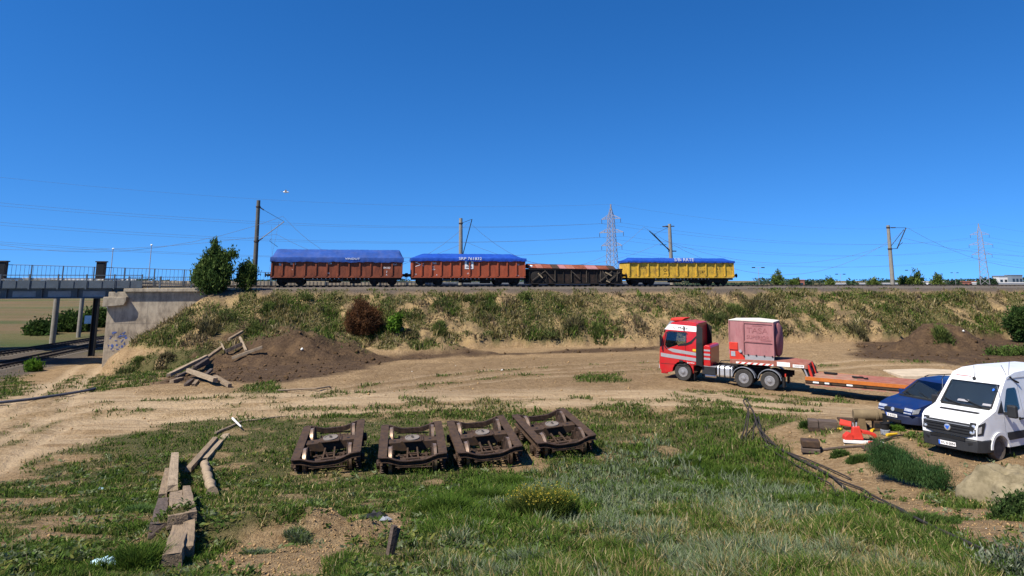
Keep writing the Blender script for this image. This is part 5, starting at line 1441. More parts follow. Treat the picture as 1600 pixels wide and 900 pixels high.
for sy in (1, -1): front_patch("windshield_seal", ((-1.20, 1.086), (-1.95, 1.562)), ((sy * .60, sy * .74), (sy * .60, sy * .645)), 'black', car, .008, .012)
front_patch("wiper_cowl", ((-1.02, 1.022), (-1.17, 1.065)), ((-.72, .72), (-.76, .76)), 'black', car, .006)
MB().beam((-1.14, .5, 1.09), (-1.38, -.1, 1.22), .02, .03).build("wiper", 'black', car); MB().beam((-1.14, -.15, 1.09), (-1.3, -.62, 1.18), .02, .03).build("wiper", 'black', car)
for sy in (1, -1):
    side_panel("side_window", [(-1.50, 1.07), (-2.04, 1.46), (-2.43, 1.52), (-2.43, 1.05)], bw, sy, 'clear', car, .002, .008); side_panel("rear_side_window", [(-2.53, 1.03), (-2.53, 1.545), (-3.4, 1.56), (-4.2, 1.5), (-4.3, 1.08)], bw, sy, 'glass', car, .01)
    hl = front_patch("headlight", ((-.03, .58), (-.14, .765)), ((sy * .42, sy * .735), (sy * .40, sy * .755)), 'lamp', car, .02, .06)
    side_panel("headlight_side", [(-.06, .60), (-.12, .75), (-.36, .80), (-.26, .62)], bw, sy, 'lamp', hl, .012, .03)
    m = MB(); m.b2(-1.42, -1.56, sy * .92, sy * 1.10, 1.02, 1.20); m.build("wing_mirror", 'car_blue', car, bevel=.04)
    for x in (-.88, -3.75): wheel(car, x, sy * .79, .31, .315, .20, sy)
m = MB(); m.prism([(.42, .60), (.38, .72), (-.38, .72), (-.42, .60)], -.10, .025, 'yz'); cg = m.build("grille", 'plastic', car); 
m = MB(); m.lathe([(.075, 0), (.075, .025), (.05, .03)], (.022, 0, .67), (1, 0, .2), 16); m.build("emblem", 'silver', car, True)
m = MB(); pts = [(-.62, -.93), (-.24, -.83), (-.0, -.55), (.09, -.2), (.09, .2), (-.0, .55), (-.24, .83), (-.62, .93)]
k = len(pts); vs = [(x, y, .20) for x, y in pts] + [(x + .02, y, .50) for x, y in pts] + [(x - .12, y * .93, .56) for x, y in pts] + [(x - .12, y * .93, .20) for x, y in pts]; fs = []
for i in range(k - 1):
    for j in range(4): fs.append((j * k + i, j * k + i + 1, ((j + 1) % 4) * k + i + 1, ((j + 1) % 4) * k + i))
fs += [(0, k, 2 * k, 3 * k), (k - 1, 2 * k - 1, 3 * k - 1, 4 * k - 1)]
M['bumper_blue'] = mat("dark_blue_bumper", (.016, .022, .05), .5, var=.1, bump=0)
cb = m.add(vs, fs).build("front_bumper", 'bumper_blue', car, True, .02)
MB().b2(.02, .108, -.36, .36, .24, .33).build("bumper_intake", 'black', cb)
plate_text(car, "B 16 VLD", .118, 0, .46, 0, .50, .115)
MB().b2(-.5, -4.4, -.66, .66, .17, .5).build("underbody", 'under', car)
m = MB(); m.tube([(-2.3, .1, 1.66), (-2.5, .1, 1.86)], .012, 5); m.build("roof_aerial", 'black', car)
for sy in (.62, -.62): MB().tube([(-2.3, sy, 1.70), (-2.5, sy, 1.75), (-4.0, sy, 1.74), (-4.2, sy, 1.68)], .02, 6).build("roof_rail", 'black', car)

# ------------------------------------------------------------------ rail bogies in the grass
def make_bogie():
    t = thing("rail_bogie", "x", "rail bogie", (0, 0, 0), 0, "rusty rail bogies lying in the grass")
    HT = .86
    for sx in (-1, 1):
        m = MB()
        m.b2(sx * .89, sx * 1.20, -1.58, 1.58, HT - .03, HT)                       # wide top flange
        m.b2(sx * 1.02, sx * 1.05, -1.56, 1.56, HT - .30, HT - .032); m.b2(sx * .94, sx * 1.14, -1.56, 1.56, HT - .335, HT - .302)
        m.build("side_beam", 'brown_steel', t, bevel=.006)
        for y in (-1.0, 1.0):
            for dy in (-.28, .28):
                prof = []
                for k in range(9): prof.append((.115 if k % 2 else .075, .24 + k * .035))
                MB().lathe(prof, (sx * 1.04, y + dy, 0), (0, 0, 1), 10).build("spring", 'dark_steel', t, True)
            m = MB(); m.prism([(y - .36, .20), (y - .18, .30), (y - .18, .56), (y + .18, .56), (y + .18, .30), (y + .36, .20), (y + .12, .22), (y - .12, .22)], sx * .95, sx * 1.16, 'yz'); m.lathe([(.13, 0), (.15, .03), (.15, .10), (.09, .12)], (sx * 1.16, y, .42), (sx, 0, 0), 12); m.build("axle_box", 'dark_steel', t)
    for sy in (-1, 1):
        n = 16; vs = []; fs = []
        for k in range(n + 1):
            x = -1.18 + 2.36 * k / n; u = abs(x) / 1.18
            dz = -.16 * (1 - S(.25, .85, u)) ; dz = float(dz)
            y0 = sy * 1.58
            sec = [(y0, HT - .002), (y0 + sy * .10, HT - .002), (y0 + sy * .10, HT - .026), (y0 + sy * .022, HT - .026), (y0 + sy * .022, HT - .15), (y0 + sy * .10, HT - .15), (y0 + sy * .10, HT - .172), (y0, HT - .172)]
            for y, z in sec: vs.append((x, y, z + dz))
        for k in range(n):
            for j in range(8): fs.append((k * 8 + j, k * 8 + (j + 1) % 8, k * 8 + 8 + (j + 1) % 8, k * 8 + 8 + j))
        fs += [tuple(range(8)), tuple(n * 8 + j for j in range(8))]
        MB().add(vs, fs).build("headstock", 'dark_steel', t)
    m = MB(); m.prism([(-.92, HT - .06), (-.45, HT - .06), (-.40, HT - .02), (.40, HT - .02), (.45, HT - .06), (.92, HT - .06), (.92, HT - .26), (.4, HT - .36), (-.4, HT - .36), (-.92, HT - .26)], -.20, .20); m.b2(-.34, .34, -.32, .32, HT - .035, HT - .0)
    m.build("bolster", 'brown_steel', t, bevel=.008)
    m = MB(); m.lathe([(.27, 0), (.27, .035), (.22, .04), (.22, .02), (.06, .02), (.06, .06), (.001, .06)], (0, 0, HT), (0, 0, 1), 24); cp2 = m.build("centre_plate", 'plate_pale', t, True)
    MB().lathe([(.045, 0), (.045, .012), (.001, .012)], (0, 0, HT + .058), (0, 0, 1), 12).build("centre_pin", 'black', cp2)
    m = MB()
    for x in (-.65, .65): m.lathe([(.05, 0), (.05, .01)], (x, 0, HT - .062), (0, 0, 1), 10)
    m.build("bolster_holes", 'black', t)
    for y in (-1.0, 1.0):
        ws_ = bpy.data.objects.new("wheelset", None); COL.objects.link(ws_); ws_.parent = t; ws_.location = (0, y, .48)
        MB().tube([(-.95, 0, 0), (.95, 0, 0)], .085, 10).build("axle", 'dark_steel', ws_, True)
        for sx in (-1, 1):
            m = MB(); m.lathe([(.12, .10), (.36, .06), (.40, .10), (.455, .10), (.455, -.02), (.49, -.035), (.49, -.06), (.40, -.06), (.36, -.03), (.12, -.08)], (sx * .75, 0, 0), (sx, 0, 0), 36); m.build("wheel", 'dark_steel', ws_, True)
            m = MB(); m.lathe([(.457, .095), (.461, .03), (.466, -.015)], (sx * .75, 0, 0), (sx, 0, 0), 36); m.build("wheel_tread", 'tread', ws_, True)
    for sy in (-1, 1):
        m = MB()
        for x in (-.17, .17): m.beam((x, sy * .30, HT - .24), (x * 1.25, sy * 1.5, HT - .38), .055, .06)
        m.beam((-.22, sy * .70, HT - .28), (.22, sy * .70, HT - .28), .05, .05); m.beam((-.24, sy * 1.1, HT - .32), (.24, sy * 1.1, HT - .32), .09, .08)
        m.build("brake_lever_frame", 'brown_steel', t)
        m = MB(); m.tube([(-.62, sy * .42, .44), (.62, sy * .42, .44)], .03, 6); m.tube([(-.62, sy * .42, .44), (0, sy * .75, .42), (.62, sy * .42, .44)], .025, 6)
        for x in (-.72, .72): m.box(x, sy * .44, .50, .12, .07, .34)
        m.build("brake_rigging", 'dark_steel', t)
        m = MB()
        for x in (-.50, .50): m.beam((x, sy * .3, .40), (x, sy * 1.45, .44), .07, .12)
        m.b2(-.45, .45, sy * 1.18, sy * 1.30, .40, .52); m.b2(-.30, .30, sy * .52, sy * .66, .30, .50); m.tube([(-.75, sy * .62, .34), (.75, sy * .70, .36)], .04, 6); m.tube([(-.2, sy * .3, .6), (.12, sy * 1.4, .48)], .03, 6)
        m.build("brake_beam", 'dark_steel', t)
        m = MB(); m.tube([(-.6, sy * 1.66, HT - .34), (.65, sy * 1.66, HT - .40)], .02, 6); m.build("cross_rod", 'brown_steel', t)
    return t
quads = [
    ([(455, 712), (568, 694), (579, 656), (499, 659)], "rusty rail bogie leftmost in the row, set askew in the grass"),
    ([(599, 707), (700, 700), (694, 657), (613, 658)], "rusty rail bogie standing squarely, second from the left in the row"),
    ([(727, 700), (818, 688), (788, 646), (712, 654)], "rusty rail bogie beside bare dirt, third from the left in the row"),
    ([(848, 686), (931, 672), (884, 635), (815, 644)], "rusty rail bogie rightmost in the row, turned farthest from the camera"),
]
base = make_bogie()
for i, (q, lab) in enumerate(quads):
    g = .05
    P = []
    for it in range(2):
        P = [on_plane(px, py, g + .86) for px, py in q]
        c = (P[0] + P[1] + P[2] + P[3]) / 4
        g = gz(c.x, c.y)
    P = [on_plane(px, py, g + .84) for px, py in q]
    c = (P[0] + P[1] + P[2] + P[3]) / 4
    ax = (P[1] - P[0]).normalized() + (P[2] - P[3]).normalized(); ay = (P[3] - P[0]).normalized() + (P[2] - P[1]).normalized()
    a = math.atan2(ax.y, ax.x); b = math.atan2(ay.y, ay.x) - math.pi / 2
    rz = [.16, .15, .19, .25][i]
    loc = (c.x - .12, c.y - .15, g - .05); rot = (R([6.0, 5.4, 5.8, 5.4][i]), R([-5.0, -2.2, -3.6, -4.6][i]), rz)
    base.scale = (.90, 1.03, .95)
    if i == 0: base.location = loc; base.rotation_euler = rot; base['label'] = lab
    else: dup(base, loc, rot, lab)
# ------------------------------------------------------------------ timbers
def timber(name, pa, pb, w, th, m_, label, dza=0, dzb=0, cat="timber", group="old timbers in the near grass", holes=0, seed=0, taper=1.0, sub=None):
    A = at(*pa); B = at(*pb); A.z += dza + th * .4; B.z += dzb + th * .4
    c = (A + B) / 2; L = (B - A).length
    d = (B - A).normalized(); yaw = math.atan2(d.y, d.x); pitch = -math.asin(max(-1, min(1, d.z)))
    o = bpy.data.objects.new(name, None); 
    rr_ = random.Random(seed + int(pa[0] * 7 + pa[1])); n = 9
    vs = []; fs = []
    for k in range(n + 1):
        x = -L / 2 + L * k / n; f = 1 - (1 - taper) * k / n
        j = lambda a: rr_.uniform(-a, a)
        for (yy, zz) in ((-1, -1), (-.88, 1), (.0, 1.02), (.88, 1), (1, -1)):
            vs.append((x + (j(.03) if k in (0, n) else 0), yy * w / 2 * f + j(w * .035), zz * th / 2 * f + j(th * .05)))
    for k in range(n):
        for q in range(5): fs.append((k * 5 + q, k * 5 + (q + 1) % 5, k * 5 + 5 + (q + 1) % 5, k * 5 + 5 + q))
    fs += [tuple(range(5)), tuple(n * 5 + q for q in range(5))[::-1]]
    ob = MB().add(vs, fs).build(name, m_)
    ob.location = c; ob.rotation_euler = (rr_.uniform(-.05, .05), pitch, yaw)
    tag(ob, label, cat, group)
    if holes:
        m = MB()
        for k in range(holes):
            x = -L / 2 + L * (k + .7) / (holes + .4); m.lathe([(.018, 0), (.018, .004)], (x, (-.2 + .4 * (k % 2)) * w, th * .505), (0, 0, 1), 8)
        m.build("bolt_holes", 'black', ob)
    return ob
timber("timber_sleeper", (253, 783), (262, 738), .20, .16, 'wood', "flat weathered timber lying left under the raised plank", 0, 0)
timber("timber_sleeper", (245, 838), (254, 790), .24, .20, 'wood_dark', "dark rough timber half sunk in grass left of the pale sleepers", -.03, -.02)
timber("timber_sleeper", (276, 836), (274, 782), .29, .18, 'wood', "wide sleeper with a row of bolt holes in front of the raised plank", .05, .05, holes=5)
timber("timber_sleeper", (296, 828), (290, 775), .19, .20, 'wood', "narrow timber lying along the right of the wide bolt-holed sleeper", .06, .06)
timber("timber_sleeper", (267, 886), (281, 842), .25, .17, 'wood', "short cracked timber nearest the camera at the lower end of the row", .0, .02)
timber("timber_sleeper", (292, 874), (295, 832), .17, .18, 'wood', "short narrow timber beside the cracked nearest one", .0, .02)
timber("timber_plank", (268, 782), (272, 726), .25, .13, 'wood_pale', "thick plank with bolt holes resting raised on the other timbers", .22, .24, holes=6)
timber("timber_plank", (293, 741), (336, 692), .20, .13, 'wood', "long narrow beam leading away from the raised plank", .08, .02)
timber("timber_plank", (318, 722), (353, 682), .26, .10, 'wood_pale', "grey pale plank lying right of the long narrow beam", .02, .0)
lg = at(319, 729); lg2 = at(331, 776); lg.z += .09; lg2.z += .09
pts = [lg.lerp(lg2, k / 14) + Vector((random.uniform(-.015, .015), 0, 0)) for k in range(15)]
tag(MB().tube(pts, [.12 + .025 * math.sin(k * 1.9) for k in range(15)], 10).build("knobbly_log", 'wood_pale', None, True), "short pale knobbly log lying in the grass right of the planks", "log")
def stick(pa, pb, r, m_, label, dz=.03, bend=.0, name="stick", group="loose sticks in the near grass"):
    A = at(*pa); B = at(*pb); A.z += dz; B.z += dz
    pts = []
    for k in range(9):
        q = A.lerp(B, k / 8); q.z = max(q.z, gz(q.x, q.y) + dz); q.x += bend * math.sin(k / 8 * 6.0); pts.append(q)
    return tag(MB().tube(pts, [r * (1 - .35 * k / 8) for k in range(9)], 7).build(name, m_, None, True), label, "stick", group)
stick((336, 681), (377, 661), .055, 'wood_pale', "straight pale stick crossing under a short white one", .06)
stick((363, 660), (376, 675), .045, 'white_paint', "short whitish stick lying across a longer pale stick", .16)
stick((379, 659), (452, 650), .04, 'wood_pale', "long thin bent branch lying along the grass edge", .05, .12)
stick((607, 866), (611, 843), .035, 'wood_dark', "dark upright broken stake in the grass near the bare patch", .0)
def wstake(px, py, h, label):
    b = at(px, py)
    m = MB(); m.beam((0, 0, -.1), (.07, .05, h), .09, .06); m.beam((.055, .0, .0), (.13, .06, h * .9), .03, .05)
    t = m.build("stake", 'wood_dark'); t.location = b; tag(t, label, "stake")
wstake(606, 868, .36, "split dark stake standing upright in the grass by the bare patch")

PILE = [((263, 590), (322, 568), .26, 'wood_pale', .05, .35), ((320, 570), (347, 552), .24, 'wood', .25, .45), ((275, 592), (325, 573), .24, 'wood_dark', .0, .2), ((268, 599), (284, 594), .26, 'wood', .0, .0),
        ((293, 590), (336, 603), .26, 'wood_pale', .35, .25), ((335, 599), (359, 605), .24, 'wood', .25, .05), ((362, 566), (409, 553), .24, 'wood_pale', .25, .35), ((374, 539), (384, 557), .16, 'wood_pale', .45, .35),
        ((344, 543), (350, 553), .10, 'wood_pale', .35, .35), ((357, 539), (378, 528), .22, 'wood', .3, .4), ((304, 584), (324, 572), .24, 'wood_dark', .3, .35), ((290, 604), (300, 596), .22, 'wood_dark', .0, .0),
        ((302, 604), (308, 597), .2, 'wood', .0, .0), ((352, 553), (378, 545), .3, 'wood_dark', .15, .2), ((330, 583), (318, 593), .2, 'wood_dark', .15, .1)]
PL = ["long pale timber reaching lowest left out of the dirt heap pile", "timber continuing uphill from the long pale one", "dark timber under the long pale one in the heap", "short stub end poking out lowest left of the heap",
      "pale sleeper lying crosswise at the front of the heap", "short timber butting against the crosswise pale sleeper", "pale beam lying alone on the dark soil, right of the heap", "upright-leaning pale piece near the top of the heap",
      "thin splinter stuck upright above the long timbers", "topmost timber of the heap at the soil crest", "dark short timber behind the crosswise pale sleeper", "dark butt end below the crosswise pale sleeper",
      "small square butt end beside the dark one at the heap foot", "dark timber in the shade below the topmost one", "dark broken timber in the middle of the heap"]
for (q, lab) in zip(PILE, PL):
    timber("timber_beam", q[0], q[1], q[2], q[2] * .8, q[3], lab, q[4], q[5], group="heap of old timbers against the dirt mound")

# ------------------------------------------------------------------ hoses, cables
def ground_line(pxs, r, m_, name, label, cat, dz=0, n=10, group=None, lift=None):
    P = [at(*q) for q in pxs]
    if lift:
        for i, l in lift.items(): P[i].z += l
    pts = []
    for i in range(len(P) - 1):
        for k in range(n):
            f = k / n; q = P[i].lerp(P[i + 1], f)
            if not lift or (i not in lift and i + 1 not in lift): q.z = float(terrain(np.array([q.x]), np.array([q.y]), False)[0]) + .02
            q.z += r * .6 + dz; pts.append(q)
    q = P[-1].copy(); q.z += r * .6 + dz; pts.append(q)
    sm = [pts[0]] + [(pts[i - 1] + pts[i] * 2 + pts[i + 1]) / 4 for i in range(1, len(pts) - 1)] + [pts[-1]]
    o = MB().tube(sm, r, 7).build(name, m_, None, True)
    return tag(o, label, cat, group)
ground_line([(-40, 637), (0, 632), (45, 627), (100, 619), (135, 613), (148, 610)], .07, 'hose', "water_hose", "long dark hose crossing the dirt road at the left", "hose", .03)
ground_line([(434, 613), (470, 611), (495, 610), (517, 606)], .05, 'wood_pale', "pale_pipe", "thin pale pipe lying on dirt in front of the soil mound", "pipe", .04)
GC = "black cables running down the right slope"
CBL = [([(1165, 690), (1172, 668), (1163, 660), (1168, 657), (1180, 672), (1190, 690), (1240, 716), (1300, 748), (1400, 800), (1470, 838), (1540, 872)], {1: .5, 2: .75, 3: .8, 4: .5, 5: .12}, .026, "longest cable, looping up highest at its upper end"),
       ([(1158, 692), (1166, 676), (1172, 664), (1178, 668), (1184, 684), (1215, 704), (1290, 744), (1350, 770), (1420, 808)], {1: .3, 2: .6, 3: .6, 4: .3}, .026, "cable with a lower loop, ending halfway down the slope"),
       ([(1176, 690), (1180, 676), (1186, 672), (1189, 684), (1200, 700), (1262, 722), (1330, 752)], {1: .3, 2: .45, 3: .3}, .022, "shorter cable that runs uppermost toward the dark bush"),
       ([(1195, 702), (1250, 735), (1300, 762), (1318, 790), (1340, 806), (1366, 818)], None, .022, "cable bending away downhill into the tall grass")]
for pxs, lift, r, lab in CBL:
    ground_line(pxs, r, 'cable', "steel_cable", lab, "cable", .05, 10, GC, lift)

# ------------------------------------------------------------------ scrap heap by the vehicles
def on_ground(px, py, name, label, cat, rz=0, group=None):
    p = at(px, py); return thing(name, label, cat, p, rz, group)
BA = R(18)
t = on_ground(1286, 670, "brake_block_slab", "dark brown grooved slab in two pieces, beside the green tuft", "slab", -R(18))
MB().b2(-.48, -.16, -.28, .28, 0.05, .30).build("slab_piece", 'wood_dark', t, bevel=.02); MB().b2(-.14, .48, -.28, .28, .05, .30).build("slab_piece", 'wood_dark', t, bevel=.02); MB().b2(-.5, .52, -.31, .31, -.05, .05).build("base_board", 'brown_steel', t)
t = on_ground(1267, 706, "slab_stack", "two dark slabs stacked up alone nearest the cables", "slabs", -R(22))
MB().b2(-.29, .29, -.25, .25, 0, .15).build("lower_slab", 'wood_dark', t, bevel=.03); o = MB().b2(-.28, .27, -.24, .24, .17, .38).build("upper_slab", 'brown_steel', t, bevel=.03); o.rotation_euler = (0, 0, .08)
t = on_ground(1329, 668, "rusty_plate", "flat grey brown rusty plate bent upward, left of the cylinder", "plate", .2)
m = MB(); m.slab([(-.4, -.25, .02), (.3, -.3, .02), (.35, .25, .22), (-.3, .3, .26)], .06); m.slab([(.1, -.35, .02), (.55, -.3, .02), (.5, .0, .18), (.1, .0, .2)], .08); m.build("plate", 'brown_steel', t)
t = on_ground(1359, 672, "old_cylinder", "brown iron cylinder on supports in front of the blue car", "machine part", -R(12))
m = MB(); m.lathe([(.16, -.5), (.19, -.46), (.19, .2), (.21, .22), (.21, .28), (.17, .3), (.17, .5), (.05, .52)], (0, 0, .50), (1, 0, 0), 20); m.build("barrel", mat("olive_brown_iron", (.15, .11, .06), .8, var=.3), t, True)
m = MB(); m.prism([(-.42, 0), (-.12, 0), (-.16, .4), (-.38, .4)], -.16, .16); m.build("stand", mat("ochre_iron", (.16, .11, .055), .85, var=.3), t)
MB().b2(.12, .46, -.2, .2, 0, .34).build("housing", 'brown_steel', t, bevel=.03); MB().b2(.40, .52, -.24, -.12, 0, .6).build("upright", 'black', t); MB().b2(.12, .40, -.21, -.201, .12, .26).build("opening", 'black', t)
t = on_ground(1384, 682, "dark_bucket", "small dark bucket standing upright in front of the blue car", "bucket", 0)
m = MB(); m.lathe([(.10, 0), (.14, .36), (.155, .36), (.155, .39), (.13, .39), (.09, .03), (.001, .03)], (0, 0, 0), (0, 0, 1), 16); m.build("bucket_shell", 'black', t, True); MB().lathe([(.145, .02), (.15, .16), (.13, .17)], (0, 0, 0), (0, 0, 1), 16).build("grey_band", 'grey_plastic', t, True)
t = on_ground(1340, 690, "red_machine_part", "bright red and white broken machine part lying on the ground", "machine part", -R(10)); t.scale = (.82, .82, .82)
m = MB(); vs = [(-.22, -.16, .12), (.20, -.16, .12), (.20, .16, .12), (-.22, .16, .12), (-.16, -.10, .56), (.10, -.10, .60), (.12, .1, .60), (-.18, .1, .56)]; fs = [(0, 1, 2, 3), (4, 5, 6, 7), (0, 1, 5, 4), (1, 2, 6, 5), (2, 3, 7, 6), (3, 0, 4, 7)]
m.add(vs, fs); m.build("tower_body", 'signal_red', t, bevel=.02)
m = MB(); m.prism([(-.52, .08), (-.50, .22), (-.34, .36), (-.20, .30), (-.2, .10)], -.18, .2); m.build("left_guard", 'signal_red', t, bevel=.02)
m = MB(); m.prism([(.18, .34), (.18, .46), (.45, .42), (.68, .34), (.72, .18), (.62, .18), (.5, .30)], -.14, .16); m.build("right_guard", 'signal_red', t, bevel=.02)
m = MB(); m.prism([(-.56, 0), (-.55, .09), (.9, .07), (.95, -.02)], -.26, -.06); m.build("white_skirt", 'white_paint', t)
m = MB(); m.slab([(-.62, .05, .62), (-.2, .0, .56), (-.15, .1, .70), (-.55, .15, .78)], .05); m.build("raised_flap", 'signal_red', t); m = MB(); m.b2(.3, .6, -.45, -.3, -.05, .12); m.build("loose_foot", 'signal_red', t, bevel=.02)
m = MB(); m.tube([(-.1, 0, .56), (-.12, 0, .72)], .03, 6); m.tube([(0, .02, .58), (.02, .02, .74)], .03, 6); m.build("pins", 'silver', t)
stick((1283, 704), (1352, 697), .045, 'wood_dark', "grey batten lying beside the red machine part", .05, 0, "batten", "battens and rods in the scrap heap")
stick((1376, 690), (1412, 684), .035, 'cable', "dark rod with yellow end lying on dirt before the blue car", .06, 0, "rod", "battens and rods in the scrap heap")
for (a, b, lab) in (((1386, 684), (1402, 682), "yellow rod on dirt right of the bucket"), ((1307, 670), (1316, 675), "bent yellow rod behind the red machine part"), ((1362, 676), (1368, 672), "yellow scrap piece at the foot of the iron cylinder")):
    stick(a, b, .05, 'yellow', lab, .05, 0, "yellow_rod", "yellow pieces in the scrap heap")
t = on_ground(1376, 704, "rusty_sheet", "rusty brown bent sheet on the ground right of the red part", "sheet", .1)
m = MB(); m.slab([(-.5, -.2, 0), (.0, -.3, .22), (.05, .25, .25), (-.45, .3, .02)], .03); m.slab([(.0, -.3, .22), (.5, -.25, .0), (.45, .2, .0), (.05, .25, .25)], .03); m.build("sheet", 'brown_steel', t)
# pale slab beyond the trailer
p = at(1440, 585); t = thing("concrete_slab", "pale flat concrete slab lying on the dirt beyond the trailer", "slab", (p.x, p.y, p.z), R(8))
m = MB(); m.prism([(-2.6, -1.6), (2.2, -2.0), (3.0, .9), (1.4, 1.8), (-1.8, 1.5)], -.1, .16, 'xy'); m.build("slab", 'slab', t, bevel=.03)
m = MB()
for k in range(4): m.beam((-2.2, -1.3 + k * .8, .165), (2.3, -1.5 + k * .8, .165), .04, .006)
m.build("joints", 'concrete', t)
# litter
def rag(px, py, r, m_, label, name, cat, h=.12, seed=0):
    p = at(px, py); rr_ = random.Random(seed); n = 9; vs = [(r * .1, 0, h * .6)]; fs = []
    for ring in (1, 2):
        for k in range(n):
            a = 2 * math.pi * k / n; rad = r * ring / 2 * rr_.uniform(.6, 1.25); vs.append((math.cos(a) * rad, math.sin(a) * rad * .7, (h * .8 if ring == 1 else .03) * rr_.uniform(.1, 1.4)))
    for k in range(n):
        fs.append((0, 1 + k, 1 + (k + 1) % n)); fs.append((1 + k, 1 + n + k, 1 + n + (k + 1) % n, 1 + (k + 1) % n))
    o = MB().add(vs, fs).build(name, m_); o.location = p + Vector((0, 0, .03)); s_ = o.modifiers.new("thick", 'SOLIDIFY'); s_.thickness = .012
    tag(o, label, cat)
rag(156, 767, .16, 'plastic_bag', "small crumpled pale blue plastic piece in the left grass", "plastic_scrap", "litter", .07, 1)
rag(160, 887, .20, 'plastic_bag', "crumpled clear plastic bag at the bottom left near tall weeds", "plastic_bag", "litter", .10, 2)
rag(586, 810, .26, 'black', "crumpled black rag at the end of the bare earth bank", "black_rag", "rag", .13, 3)
rag(601, 815, .13, 'grey_plastic', "grey torn sheet scrap beside the black rag", "grey_scrap", "litter", .06, 4)

# canvas-covered pile at the right edge
p = at(1606, 784); t = thing("canvas_pile", "tan canvas sheet thrown over a pile at the right edge", "canvas", p, -.15); t.scale = (.98, .9, .92)
n1 = 46; n2 = 26; vs = []; fs = []
for i in range(n2 + 1):
    for j in range(n1):
        a = 2 * math.pi * j / n1; f = i / n2
        rad = math.sin(f * math.pi / 2) ** .75
        ex = 1.30 * (1 + .14 * math.sin(3 * a + .5) + .10 * math.sin(5 * a))
        x, y = math.cos(a) * rad * ex, math.sin(a) * rad * ex * .72
        z = .80 * math.cos(f * math.pi / 2) ** .6
        rn = float(fbm(np.array(x * 2.0 + 9), np.array(y * 2.0), 4, 7)) - .5
        rg = abs(float(vn(np.array(x * 4.5 + 3 * rn), np.array(y * 4.5 + 2), 17)) - .5)
        z = z * (1 + .6 * rn) + (.22 * rn - .34 * rg) * min(1, 2 * (1 - f) + .3) - .12 * f
        vs.append((x, y, z))
for i in range(n2):
    for j in range(n1): fs.append((i * n1 + j, i * n1 + (j + 1) % n1, (i + 1) * n1 + (j + 1) % n1, (i + 1) * n1 + j))
MB().add(vs, fs).build("canvas_sheet", 'canvas', t, True)
for k, (px, py) in enumerate(((1545, 792), (1590, 800))):
    pass

# bird
p = pt(446, 300, 60); t = thing("bird", "small white bird gliding in the blue sky above the dark mast", "bird", p, .4)
m = MB(); m.lathe([(.001, -.22), (.05, -.16), (.085, 0), (.07, .12), (.05, .18), (.045, .24), (.001, .31)], (0, 0, 0), (1, 0, 0), 12); m.slab([(-.2, -.03, 0), (-.38, -.09, .01), (-.38, .09, .01), (-.2, .03, 0)], .012)
m.build("bird_body", 'white_paint', t, True)
for sy in (-1, 1): MB().slab([(.10, sy * .05, .03), (.04, sy * .36, .15), (-.10, sy * .55, .10), (-.06, sy * .3, .12), (-.08, sy * .05, .03)], .012).build("wing", 'white_paint', t)

# ------------------------------------------------------------------ plants
def leaves(N, centre, rad, size, cols, elong=2.2, up=.3, seed=1, shape='ell'):
    g = np.random.default_rng(seed)
    v = g.normal(size=(N, 3)); v /= np.linalg.norm(v, axis=1)[:, None]
    r = g.uniform(0, 1, N) ** (1 / 2.4)
    P = np.array(centre) + v * r[:, None] * np.array(rad)
    return P
def leaf_mesh(P, size, cols, g, elong=2.2, upb=.4, out=None):
    n = len(P)
    d = g.normal(size=(n, 3)); 
    if out is not None: d = d * .7 + out
    d[:, 2] += upb
    d /= np.linalg.norm(d, axis=1)[:, None]
    q = g.normal(size=(n, 3)); w = np.cross(d, q); w /= (np.linalg.norm(w, axis=1)[:, None] + 1e-9)
    s = size * g.uniform(.6, 1.3, n)
    a = d * (s * elong / 2)[:, None]; b = w * (s / 2)[:, None]
    return np.stack([P - a, P + b - a * .1, P + a, P - b - a * .1], 1)
